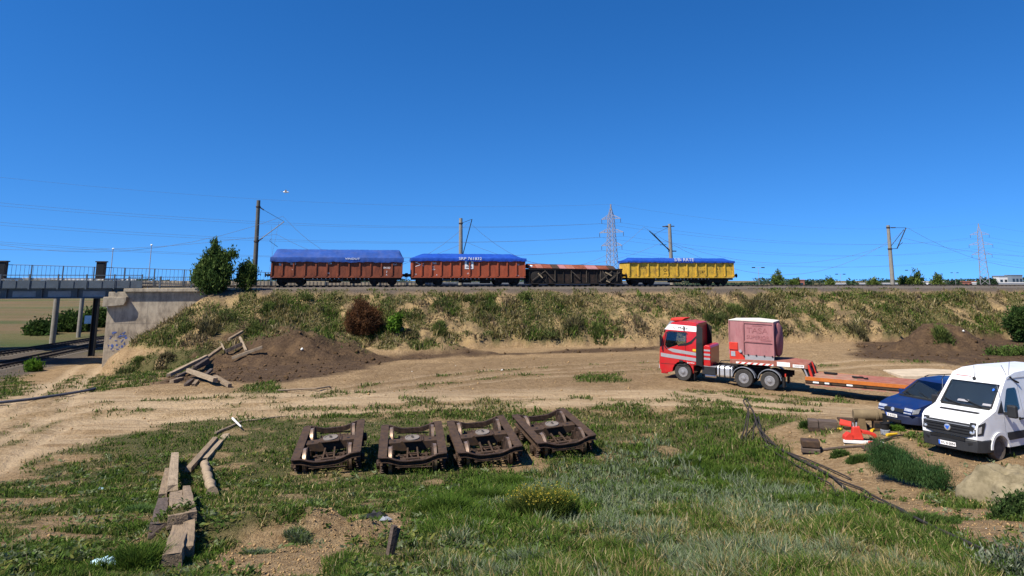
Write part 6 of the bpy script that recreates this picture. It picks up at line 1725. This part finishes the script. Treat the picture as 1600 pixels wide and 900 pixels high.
def plant(name, label, cat, base, lobes, nclump, nleaf, size, pal, trunk=None, elong=2.4, upb=.5, seed=1, clump=.28, group=None, crown="crown", stems=0, stem_m='bark', flowers=None):
    """lobes: list of (x,y,z,rx,ry,rz) in metres from the base"""
    g = np.random.default_rng(seed)
    single = not (trunk or stems or flowers)
    t = None if single else thing(name, label, cat, base, 0, group)
    vol = np.array([l[3] * l[4] * l[5] for l in lobes]); pr = vol ** .7 / (vol ** .7).sum()
    P = []; C = []; O = []
    pal = np.array(pal)
    for k in range(nclump):
        l = lobes[g.choice(len(lobes), p=pr)]
        v = g.normal(size=3); v /= np.linalg.norm(v); r = g.uniform(0, 1) ** (1 / 2.8) * g.uniform(.82, 1.10)
        c = np.array(l[:3]) + v * r * np.array(l[3:])
        if c[2] < .05: c[2] = abs(c[2]) * .5 + .05
        tint = pal[g.integers(0, len(pal))] * g.uniform(.72, 1.3)
        m_ = max(4, int(nleaf * g.uniform(.5, 1.5)))
        sc_ = clump * g.uniform(.6, 1.4)
        pp = c + g.normal(size=(m_, 3)) * np.array([sc_, sc_, sc_ * 1.25]) * .5
        P.append(pp); C.append(tint[None] * g.uniform(.8, 1.2, (m_, 1))); O.append(np.repeat(v[None], m_, 0))
    P = np.concatenate(P); C = np.concatenate(C); O = np.concatenate(O)
    ok = P[:, 2] > -.02; P, C, O = P[ok], C[ok], O[ok]
    o = raw_mesh(name if single else crown, leaf_mesh(P, size, C, g, elong, upb, O * .5), [(0, 1, 2, 3)], C, 'leaf', t)
    if single: o.location = base; return tag(o, label, cat, group)
    if trunk or stems:
        m = MB()
        if trunk:
            h, r = trunk
            m.tube([(0, 0, -.3), (.03, 0, h * .4), (-.02, .03, h)], [r, r * .8, r * .5], 8)
            for l in lobes:
                if l[2] > h * .5: m.tube([(0, 0, h * .55), (l[0] * .5, l[1] * .5, (h * .55 + l[2]) / 2 + .1), (l[0], l[1], l[2])], [r * .5, r * .35, r * .12], 6)
        for k in range(stems):
            l = lobes[g.integers(0, len(lobes))]; e = np.array(l[:3]) + g.normal(size=3) * np.array(l[3:]) * .75; e[2] = abs(e[2])
            m.tube([tuple(e * .05 * [1, 1, 0]), tuple(e * .5 + g.normal(size=3) * .04), tuple(e)], [.02, .014, .006], 5)
        m.build("trunk" if trunk else "stems", stem_m, t)
    if flowers:
        pf_, nfl, fs_ = flowers
        idx = g.choice(len(P), nfl); Q = P[idx] + O[idx] * .06 + np.array([0, 0, .04]); cc = np.array(pf_)[g.integers(0, len(pf_), nfl)]
        raw_mesh("flowers", leaf_mesh(Q, fs_, cc, g, 1.2, .6), [(0, 1, 2, 3)], cc, 'leaf', t)
    return t
def tuft(name, label, cat, base, rx, ry, h, n, w, pal, seed=1, lean=.6, group=None, lumps=5, flowers=None):
    g = np.random.default_rng(seed); pal = np.array(pal)
    L = g.normal(size=(lumps, 2)) * .42; L[0] = 0
    k = g.integers(0, lumps, n); rr_ = g.uniform(0, 1, n) ** .6; an = g.uniform(0, 2 * np.pi, n)
    lr = g.uniform(.3, .6, lumps)[k]
    ux = L[k, 0] + np.cos(an) * rr_ * lr; uy = L[k, 1] + np.sin(an) * rr_ * lr
    x, y = ux * rx, uy * ry
    z = terrain(x + base[0], y + base[1]) - base[2] - .02
    edge = np.clip(1 - .55 * (ux ** 2 + uy ** 2), .2, 1) * g.uniform(.65, 1.1, lumps)[k]
    hh = h * edge * g.uniform(.45, 1.15, n)
    b = np.arctan2(uy - L[k, 1] * .6, ux - L[k, 0] * .6) + g.normal(size=n) * .8; ln = lean * hh * g.uniform(.1, 1.1, n)
    a = g.uniform(0, 2 * np.pi, n); ww = w * g.uniform(.6, 1.4, n)
    dx, dy = np.cos(a) * ww / 2, np.sin(a) * ww / 2; lx, ly = np.cos(b) * ln, np.sin(b) * ln
    V = np.zeros((n, 5, 3)); B = np.stack([x, y, z], 1); D = np.stack([dx, dy, 0 * dx], 1)
    V[:, 0] = B + D; V[:, 1] = B - D; m_ = B + np.stack([lx * .35, ly * .35, hh * .6], 1); V[:, 2] = m_ - D * .9; V[:, 3] = m_ + D * .9
    V[:, 4] = B + np.stack([lx, ly, hh * (1 - .12 * g.uniform(0, 1, n))], 1)
    C = pal[(k + g.integers(0, 2, n)) % len(pal)] * g.uniform(.7, 1.3, (n, 1))
    if flowers:
        t = thing(name, label, cat, base, 0, group)
        raw_mesh("foliage", V, [(0, 1, 2, 3), (3, 2, 4)], C, 'leaf', t)
        pf_, nfl, fs_ = flowers; idx = g.choice(np.nonzero(hh > np.quantile(hh, .6))[0], nfl); cc = np.array(pf_)[g.integers(0, len(pf_), nfl)]
        raw_mesh("flowers", leaf_mesh(V[idx, 4] + g.normal(size=(nfl, 3)) * .02, fs_, cc, g, 1.3, .6), [(0, 1, 2, 3)], cc, 'leaf', t)
        return t
    o = raw_mesh(name, V, [(0, 1, 2, 3), (3, 2, 4)], C, 'leaf'); o.location = base
    return tag(o, label, cat, group)
DG = [[.030, .058, .016], [.042, .075, .02], [.022, .045, .014], [.055, .085, .024]]
MG = [[.055, .095, .022], [.075, .115, .03], [.04, .075, .018]]
BG = [[.075, .15, .018], [.10, .18, .025], [.055, .12, .015]]
SG = [[.17, .20, .13], [.13, .16, .095], [.22, .24, .17]]
def wx(px, py0, py1, Y):      # base from pixel, height in metres
    b = pt(px, py0, Y); tpz = pt(px, py1, Y); return b, tpz.z - b.z
s_ = trk_s(330, 4.1, 5); bb = trk(s_, 3.9, 0); bb.z = gz(bb.x, bb.y) - .2
H = pt(328, 377, bb.y).z - bb.z
kx = H / 5.2
JL = [(0, 0, 1.2, 1.3, 1.2, 1.0), (-1.25, 0, 1.7, .75, .8, .8), (-1.6, .1, 2.5, .35, .4, .4), (-.75, .2, 2.75, .6, .7, .75), (-.9, .1, 3.6, .28, .3, .5), (0, 0, 2.6, .9, .9, 1.0), (-.05, 0, 4.0, .5, .5, .75), (.0, 0, 4.85, .25, .25, .5), (.55, .1, 3.7, .5, .5, .7), (1.1, 0, 3.3, .5, .5, .55), (1.55, .05, 3.85, .35, .35, .4), (2.0, 0, 4.0, .28, .25, .22), (1.3, 0, 2.3, .55, .7, .7), (.8, 0, 1.4, .8, .8, .8)]
plant("juniper_tree", "bushy dark green tree growing at the end of the wing wall", "tree", bb, [(a_ * kx * .95, b_ * kx, c_ * kx, d_ * kx, e_ * kx, f_ * kx) for a_, b_, c_, d_, e_, f_ in JL], 560, 30, .11, [[.050, .085, .024], [.072, .112, .03], [.034, .062, .018], [.10, .14, .04]], (2.2 * kx, .22), 2.8, 1.3, 21, .34)
s_ = trk_s(382, 3.4, 5.3); bb = trk(s_, 3.4, 5.0); bb.z = gz(bb.x, bb.y) - .1
H = pt(382, 404, bb.y).z - bb.z
plant("bush", "small green bush at the foot of the tall dark mast", "bush", bb, [(0, 0, H * .35, .85, .8, H * .36), (.15, 0, H * .72, .45, .5, H * .26), (-.35, 0, H * .6, .45, .5, H * .26), (.6, 0, H * .5, .4, .5, H * .3)], 170, 26, .11, [[.06, .09, .022], [.085, .12, .03], [.045, .07, .018]], (H * .6, .08), 2.5, .8, 22, .34)
bb = at(568, 522); H = 3.1
plant("dead_bush", "round rust brown dried bush on the embankment face", "bush", bb, [(0, 0, H * .40, 1.45, 1.2, H * .42), (-.35, 0, H * .68, .8, .8, H * .30), (.7, 0, H * .35, .9, .9, H * .34), (-.9, 0, H * .3, .8, .9, H * .3)], 620, 40, .045, [[.125, .055, .026], [.085, .04, .02], [.17, .085, .04], [.055, .03, .018]], None, 4.5, .7, 23, .34, stems=70, stem_m='bark')
bb = at(617, 520)
plant("bush", "small fresh green bush right beside the dried brown bush", "bush", bb, [(0, 0, .55, .55, .5, .55), (.1, 0, 1.1, .4, .4, .5)], 90, 26, .11, BG, None, 2.4, .8, 24, .3, stems=8)
bb = at(1598, 535); 
plant("bush", "large dark bush cut off by the right edge, on the embankment foot", "bush", bb, [(.6, 0, 1.5, 1.8, 1.4, 1.5), (.2, 0, 2.3, 1.2, 1.2, .9)], 330, 34, .14, DG, None, 2.4, .7, 25, .45, stems=8)
bb = at(1584, 556)
plant("weed_clump", "low bright green weeds in front of the right soil heap", "weeds", bb, [(-1.0, 0, .2, 1.3, .7, .3), (.8, 0, .3, 1.2, .8, .4)], 110, 20, .10, [[.08, .125, .03], [.10, .145, .035], [.06, .10, .025]], None, 2.6, .8, 26, .3)
for (px, py, top, w, lab, pal, sd_) in ((1216, 444, 421, .75, "spindly bush beyond the rails just right of the yellow wagon", MG, 31), (1242, 444, 436, .6, "low round bush beyond the rails right of the spindly one", MG, 32),
        (1298, 444, 436, .6, "low bush beyond the rails between the yellow wagon and leaning mast", MG, 36), (1365, 444, 437, .9, "low wide bush beyond the rails just left of the leaning mast", MG, 37),
        (1415, 446, 428, 1.0, "bush beyond the rails at the foot of the leaning mast", MG, 33), (1434, 446, 421, 1.0, "tallest bush beyond the rails right of the leaning mast", MG, 34), (1466, 447, 428, .7, "small pointed bush beyond the rails, rightmost of them", BG, 35)):
    s2 = trk_s(px, -4.6, 5.4); b = trk(s2, -4.6, TOP_Z); H = pt(px, top, b.y).z - b.z; pal = [[.09, .13, .03], [.12, .155, .04], [.065, .1, .025]]
    plant("bush", lab, "bush", b, [(0, 0, H * .35, w, .8, H * .38), (.1, 0, H * .7, w * .45, .5, H * .34), (-w * .45, 0, H * .5, w * .4, .5, H * .3)], 60, 20, .11, pal, None, 2.8, 1.5, sd_, .24, "bushes beyond the rails", stems=8)
bb = at(1432, 790)
q0, q1 = at(1408, 728), at(1460, 790); ax = (q1 - q0)
for (cx_, cy_, rx_, ry_, h_, sd_) in ():
    pass
_g = np.random.default_rng(8); FL = []
for k in range(16):
    f = k / 15; hh_ = (.95 - .45 * f) * _g.uniform(.8, 1.1)
    FL.append((-.38 + .72 * f + _g.normal() * .06, .85 - 1.5 * f + _g.normal() * .1, hh_ * .42, .27, .27, hh_ * .52))
plant("tall_weed_bush", "dense dark green feathery bush on the slope before the white van", "bush", q0.lerp(q1, .42), FL, 760, 46, .011, [[.038, .085, .028], [.055, .108, .034], [.028, .066, .022], [.07, .125, .04]], None, 8.0, 2.6, 41, .15)
bb = at(1584, 812)
plant("bush", "dark leafy bush below the tan canvas at the right edge", "bush", bb, [(0.05, 0, .14, .28, .25, .18), (.3, 0, .2, .28, .3, .22), (-.12, .05, .10, .16, .2, .12)], 130, 36, .035, [[.045, .075, .022], [.06, .095, .03], [.03, .055, .018]], None, 2.4, .8, 42, .14, stems=10)
bb = at(1600, 912)
plant("sage_bush", "grey green bush at the lower right corner", "bush", bb, [(0, 0, .14, .38, .3, .2), (-.25, .1, .08, .22, .25, .14)], 150, 36, .018, SG + MG[:1], None, 3.6, 1.2, 43, .12, stems=12)
bb = at(1440, 815)
tuft("weed_clump", "light green weeds at the foot of the dark feathery bush", "weeds", bb, .9, .5, .26, 2600, .014, MG, 44, .8)
bb = at(852, 812)
tuft("flowering_weed", "tall weed clump with small yellow flowers in the middle foreground", "weeds", bb, .95, .6, .62, 5200, .016, [[.085, .13, .022], [.11, .14, .03], [.055, .09, .018], [.13, .14, .04]], 45, .7, None, 7, ([[.34, .27, .035], [.26, .22, .04], [.20, .19, .04]], 1100, .024))
for (px, py, w, h, pal, lab, sd_, nm) in ((700, 805, .8, .42, LUSH, "lush bright green weed clump left of the yellow flowering one", 51, "weed_clump"), (760, 785, .9, .40, LUSH, "lush green weed clump just behind the yellow flowering one", 52, "weed_clump"), (800, 760, .8, .34, LUSH, "green weeds farthest back of the lush middle clumps", 53, "weed_clump"),
        (1145, 745, .9, .40, LUSH, "lush green weed clump downhill from the cable loops", 54, "weed_clump"), (1075, 725, .9, .34, LUSH, "green weed clump in the grass left of the cables", 55, "weed_clump"), (1215, 765, .8, .36, [[.12, .13, .03], [.09, .12, .025], [.16, .15, .05]], "yellowish green weed clump below the cables", 56, "weed_clump"),
        (1030, 862, .42, .40, SG, "round grey green sage tuft alone in the front grass", 57, "sage_tuft"), (830, 885, .5, .36, SG, "sage tuft at the bottom left of the round lone one", 58, "sage_tuft"), (1000, 740, .7, .3, SG, "pale sage clump behind the others in the middle grass", 59, "sage_tuft"),
        (212, 884, .45, .34, LUSH, "bright green weeds beside the nearest timbers", 60, "weed_clump"), (220, 800, .4, .2, [[.13, .2, .07], [.09, .16, .04]], "pale leafy weed left of the dark rough timber", 61, "weed_clump"), (470, 843, .32, .16, SG, "sage tuft growing on the bare earth bank", 62, "sage_tuft"), (400, 864, .28, .14, SG, "low sage tuft at the left of the bare earth bank", 63, "sage_tuft"),
        (1345, 720, .5, .22, MG, "green weeds below the red machine part", 64, "weed_clump"), (1262, 668, .35, .34, MG, "upright green tuft left of the grooved slab", 65, "weed_clump"), (1310, 712, .4, .2, MG, "low green weeds between the slab stack and the red part", 66, "weed_clump"), (1400, 672, .3, .22, BG, "fresh green weeds by the small bucket", 67, "weed_clump")):
    b = at(px, py)
    sg_ = pal is SG
    if sg_: pal = [SG[0], SG[1], GREEN[1], SAGE[1], SAGE[3]]; h *= .75
    tuft(nm, lab, "weeds", b, w * .95, w * .65, h, int((.5 if sg_ else 1) * (900 + 3600 * w * (1 if py > 720 else .5))), .0125 if py > 720 else .022, pal, sd_, 1.1 if sg_ else .85, None, 12)
# clumps on the embankment face: each a separate small shrub
rr = random.Random(77); EMB = [(352, 500, 1.3), (420, 482, 1.0), (480, 470, .9), (330, 522, 1.2), (690, 478, 1.3), (735, 470, .9), (640, 498, .9), (760, 500, .8), (770, 486, 1.0), (690, 516, .9), (820, 466, .7), (895, 512, 1.3), (860, 528, .8), (935, 520, 1.0), (1150, 490, 1.7), (1180, 478, 1.6), (1120, 500, 1.2), (1195, 505, 1.3), (1280, 500, 1.0), (1340, 520, 1.2), (1420, 512, 1.0), (1470, 525, 1.0), (400, 520, .9), (250, 560, .9), (195, 585, .9), (215, 565, .8), (290, 515, .8), (640, 525, .8)]
for i, (px, py, w) in enumerate(EMB):
    b = at(px, py)
    pal = [[[.085, .105, .035], [.07, .09, .03], [.11, .12, .045]], [[.10, .125, .035], [.08, .11, .03]], [[.11, .135, .04], [.085, .11, .03]], [[.13, .115, .055], [.09, .085, .038], [.18, .15, .075], [.07, .06, .035]]][i % 4]
    h = w * rr.uniform(.5, .85)
    where = ["left of the dried bush" if px < 545 else "between dried bush and truck" if px < 1000 else "behind the faded box" if px < 1215 else "right of the faded box"][0]
    lab = "%s %s slope shrub %s, %s" % (["dark green", "mid green", "leafy green", "olive dry"][i % 4], ["broad", "small", "scraggly", "rounded", "flat", "tufted", "loose"][i // 4], where, "high up" if py < 485 else "half way up" if py < 505 else "low down")
    if i % 2 or px > 1100: tuft("slope_shrub", lab, "shrub", b, w * 1.0, w * .9, h * .95, 520, .07, pal, 300 + i, 1.1, "shrubs on the embankment face", 7)
    else: plant("slope_shrub", lab, "shrub", b, [(0, 0, h * .35, w * .5, w * .5, h * .45), (w * .55, 0, h * .25, w * .3, w * .4, h * .3), (-w * .5, 0, h * .3, w * .4, w * .4, h * .35), (w * .1, 0, h * .8, w * .25, w * .3, h * .3)], 34, 12, .075, pal, None, 4.2, 1.5, 300 + i, .40, "shrubs on the embankment face", stems=10)
# bushes beyond the underpass
for i, (px, py, Y, w, h, lab) in enumerate(((108, 531, 105, 4.0, 3.2, "dark green thicket beyond the lower tracks, left"), (150, 530, 112, 3.2, 3.4, "dark green thicket beyond the lower tracks, right by the black column"), (60, 536, 100, 2.4, 1.8, "low scrub left of the thickets beyond the lower tracks"))):
    b = pt(px, py, Y); b.z = gz(b.x, b.y)
    plant("thicket", lab, "bush", b, [(0, 0, h * .4, w * .5, 1.5, h * .45), (w * .35, 0, h * .3, w * .4, 1.5, h * .36), (-w * .4, 0, h * .3, w * .4, 1.5, h * .3)], 190, 30, .22, DG + MG[:1], None, 2.2, .7, 400 + i, .6, "thickets beyond the lower tracks", stems=6)
b = at(52, 580)
plant("weed_clump", "bright green weed tuft at the edge of the lower tracks", "weeds", b, [(0, 0, .4, .7, .5, .5)], 70, 24, .09, BG, None, 3, 1.3, 420, .25)

# ------------------------------------------------------------------ far things on the plain
def far_at(px, Y): p = pt(px, 440, Y); p.z = -.6; return p
g = np.random.default_rng(5); P = []; C = []
for k in range(900):
    px = g.uniform(-150, 1800); Y = g.uniform(900, 1500); p = pt(px, 440, Y)
    hgt = (4.5 + 4 * float(vn(np.array(px / 38.), np.array(0.5), 3)) ** 2) * (.25 if vn(np.array(px / 60.), np.array(3.5), 9) < .42 else 1)
    m_ = 34; q = np.array([p.x, p.y, -.6]) + g.normal(size=(m_, 3)) * np.array([5, 4, 0]) + np.stack([np.zeros(m_), np.zeros(m_), g.uniform(0, hgt * 1.45, m_)], 1)
    P.append(q); C.append(np.repeat(np.array([[.045, .075, .05]]) * g.uniform(.7, 1.3), m_, 0))
P = np.concatenate(P); C = np.concatenate(C)
tag(raw_mesh("far_wood", leaf_mesh(P, 1.9, C, g, 1.4, .2), [(0, 1, 2, 3)], C, 'leaf'), "dark far wood along the horizon", "wood", None, 'stuff')
for i, (px, Y, w, h, lab) in enumerate(((1330, 420, 5, 5.2, "far dark tree on the horizon left of the leaning mast, biggest of three"), (1262, 520, 4, 4.6, "far round tree right of the brick tower"), (1490, 480, 8, 5.6, "far round tree on the horizon between the leaning mast and the far pylon"), (1537, 520, 9, 7.6, "far dark trees left of the far pylon"), (1551, 520, 5, 7.2, "narrow far dark tree hard by the far pylon"))):
    b = far_at(px, Y); k = Y / 500
    plant("far_tree", lab, "tree", b, [(0, 0, h * .55, w * .5, w * .4, h * .45), (w * .25, 0, h * .5, w * .35, w * .3, h * .4)], 80, 20, 1.0, [[.035, .065, .035], [.05, .08, .045]], (h * .4, .25), 1.6, .3, 500 + i, 1.5, "far trees on the plain")
def building(name, label, px, Y, w, dp, h, m_, roof=None, win=0, kind="building"):
    b = far_at(px, Y); t = thing(name, label, kind, b, 0)
    MB().b2(-w / 2, w / 2, 0, dp, 0, h).build("wall", m_, t)
    if roof: MB().b2(-w / 2 - .3, w / 2 + .3, -.3, dp + .3, h, h + roof[1]).build("roof", roof[0], t)
    for k in range(win):
        x = -w / 2 + w * (k + .5) / win; MB().b2(x - w / win * .3, x + w / win * .3, -.06, -.002, h * .45, h * .75).build("window", 'glass', t)
    return t
building("brick_tower", "small red brick tower on the horizon right of the yellow wagon", 1252, 480, 4.2, 4, 6.6, 'brick', ('brick', .5), 1, "tower")
building("pale_hall", "long pale industrial hall at the right horizon under the far pylon", 1582, 560, 38, 20, 4.4, 'building', ('building', .7), 9, "hall")
building("grey_hall", "dark grey block on top of the pale hall's right side", 1590, 585, 9, 8, 10.6, 'building_dark', ('building_dark', .5), 3, "block")
building("grey_tank_block", "low round-roofed grey block left of the dark one behind the pale hall", 1572, 590, 11, 8, 9.6, 'building', ('building_dark', .9), 3, "block")
building("brown_hall", "low brown roofed hall left of the pale industrial hall", 1520, 620, 24, 16, 5.0, 'brick', ('brick', .8), 6, "hall")
building("white_hall", "low white roofed hall behind the bushes right of the leaning mast", 1455, 620, 22, 16, 5.0, 'white_paint', ('building', .7), 6, "hall")
building("long_shed", "long low grey shed on the plain behind the leaning mast", 1362, 560, 62, 14, 4.0, 'building', ('building', .6), 14, "shed")
building("white_shed", "small white shed far right of the rails", 1510, 300, 11, 6, 2.2, 'white_paint', ('building', .4), 4, "shed")
for i, (px, Y, h, lab) in enumerate(((1184, 260, 11.2, "left double lamp post on the plain right of the yellow wagon"), (1312, 330, 9.4, "smaller double lamp post on the plain left of the leaning mast"), (1422, 330, 11.2, "lamp post rising behind the bush at the leaning mast"), (1491, 420, 11.0, "thin lamp post above the far round tree"))):
    b = far_at(px + 2, Y); t = thing("street_lamp", lab, "street lamp", b, 0, "far lamp posts on the plain")
    MB().tube([(0, 0, 0), (0, 0, h)], [.12, .06], 6).build("pole", 'galv', t)
    MB().beam((-1.3, 0, h), (1.3, 0, h + .02), .08, .08).build("arm", 'galv', t)
    for sx in (-1, 1): MB().b2(sx * 1.2, sx * 2.3, -.25, .25, h - .15, h + .2).build("lamp_head", 'black', t)

# ------------------------------------------------------------------ broad-leaved weeds and dry seed stalks mixed into the near grass
def ground_weeds():
    g = np.random.default_rng(91); n = 16000
    Y = 1 / g.uniform(1 / 26., 1 / 6.5, n); X = g.uniform(-.9, .9, n) * (Y + 1)
    gr = covers(X, Y); pt_ = fbm(X * .8, Y * .8, 3, 401)
    k = g.uniform(0, 1, n) < (.15 + gr[0]) * S(.42, .62, pt_); X, Y = X[k], Y[k]; n = len(X)
    m_ = 9; Z = terrain(X, Y)
    a = g.uniform(0, 6.28, (n, m_)); r = g.uniform(.02, .07, (n, m_)) * (1 + .03 * Y)[:, None]
    P = np.stack([X[:, None] + np.cos(a) * r, Y[:, None] + np.sin(a) * r, Z[:, None] + g.uniform(.02, .11, (n, m_))], 2).reshape(-1, 3)
    O = np.stack([np.cos(a), np.sin(a), .35 + 0 * a], 2).reshape(-1, 3) * 1.6
    pal = np.array([[.07, .12, .025], [.11, .15, .05], [.16, .19, .10], [.055, .09, .02], [.14, .15, .04]])
    C = np.repeat(pal[g.integers(0, 5, n)] * g.uniform(.7, 1.3, (n, 1)), m_, 0)
    tag(raw_mesh("ground_weeds", leaf_mesh(P, .020 + .0012 * P[:, 1], C, g, 2.6, .2, O), [(0, 1, 2, 3)], C, 'leaf'), "small broad-leaved weeds mixed into the near grass", "weeds", None, 'stuff')
    n = 2600
    Y = 1 / g.uniform(1 / 24., 1 / 6.5, n); X = g.uniform(-.9, .9, n) * (Y + 1)
    gr = covers(X, Y); pt_ = fbm(X * .6 + 5, Y * .6, 3, 411)
    k = g.uniform(0, 1, n) < gr[0] * S(.46, .62, pt_) * (.15 + .85 * pmask(X, Y, P_straw, 1, 1)); X, Y = X[k], Y[k]; n = len(X)
    Z = terrain(X, Y); h = g.uniform(.12, .30, n); b = g.uniform(0, 6.28, n); ln = h * g.uniform(.05, .4, n); w = .003 + .0004 * Y
    V = np.zeros((n, 9, 3)); B = np.stack([X, Y, Z], 1); T = B + np.stack([np.cos(b) * ln, np.sin(b) * ln, h], 1); D = np.stack([w / 2, 0 * w, 0 * w], 1)
    Mi = B * .45 + T * .55; Mi[:, 2] += .02; U = (T - Mi) / np.linalg.norm(T - Mi, axis=1)[:, None]
    V[:, 0] = B - D; V[:, 1] = B + D; V[:, 2] = Mi + D; V[:, 3] = Mi - D; V[:, 4] = T
    V[:, 5] = T - U * .02; V[:, 6] = T + D * 2.6 + U * .02; V[:, 7] = T + U * .075; V[:, 8] = T - D * 2.6 + U * .02
    C = np.array([[.36, .28, .14], [.28, .22, .10], [.42, .36, .22], [.24, .16, .07]])[g.integers(0, 4, n)] * g.uniform(.7, 1.2, (n, 1))
    tag(raw_mesh("dry_stalks", V, [(0, 1, 2, 3), (3, 2, 4), (5, 6, 7, 8)], C, 'leaf'), "dry straw coloured seed stalks standing in the near grass", "dry stalks", None, 'stuff')
ground_weeds()
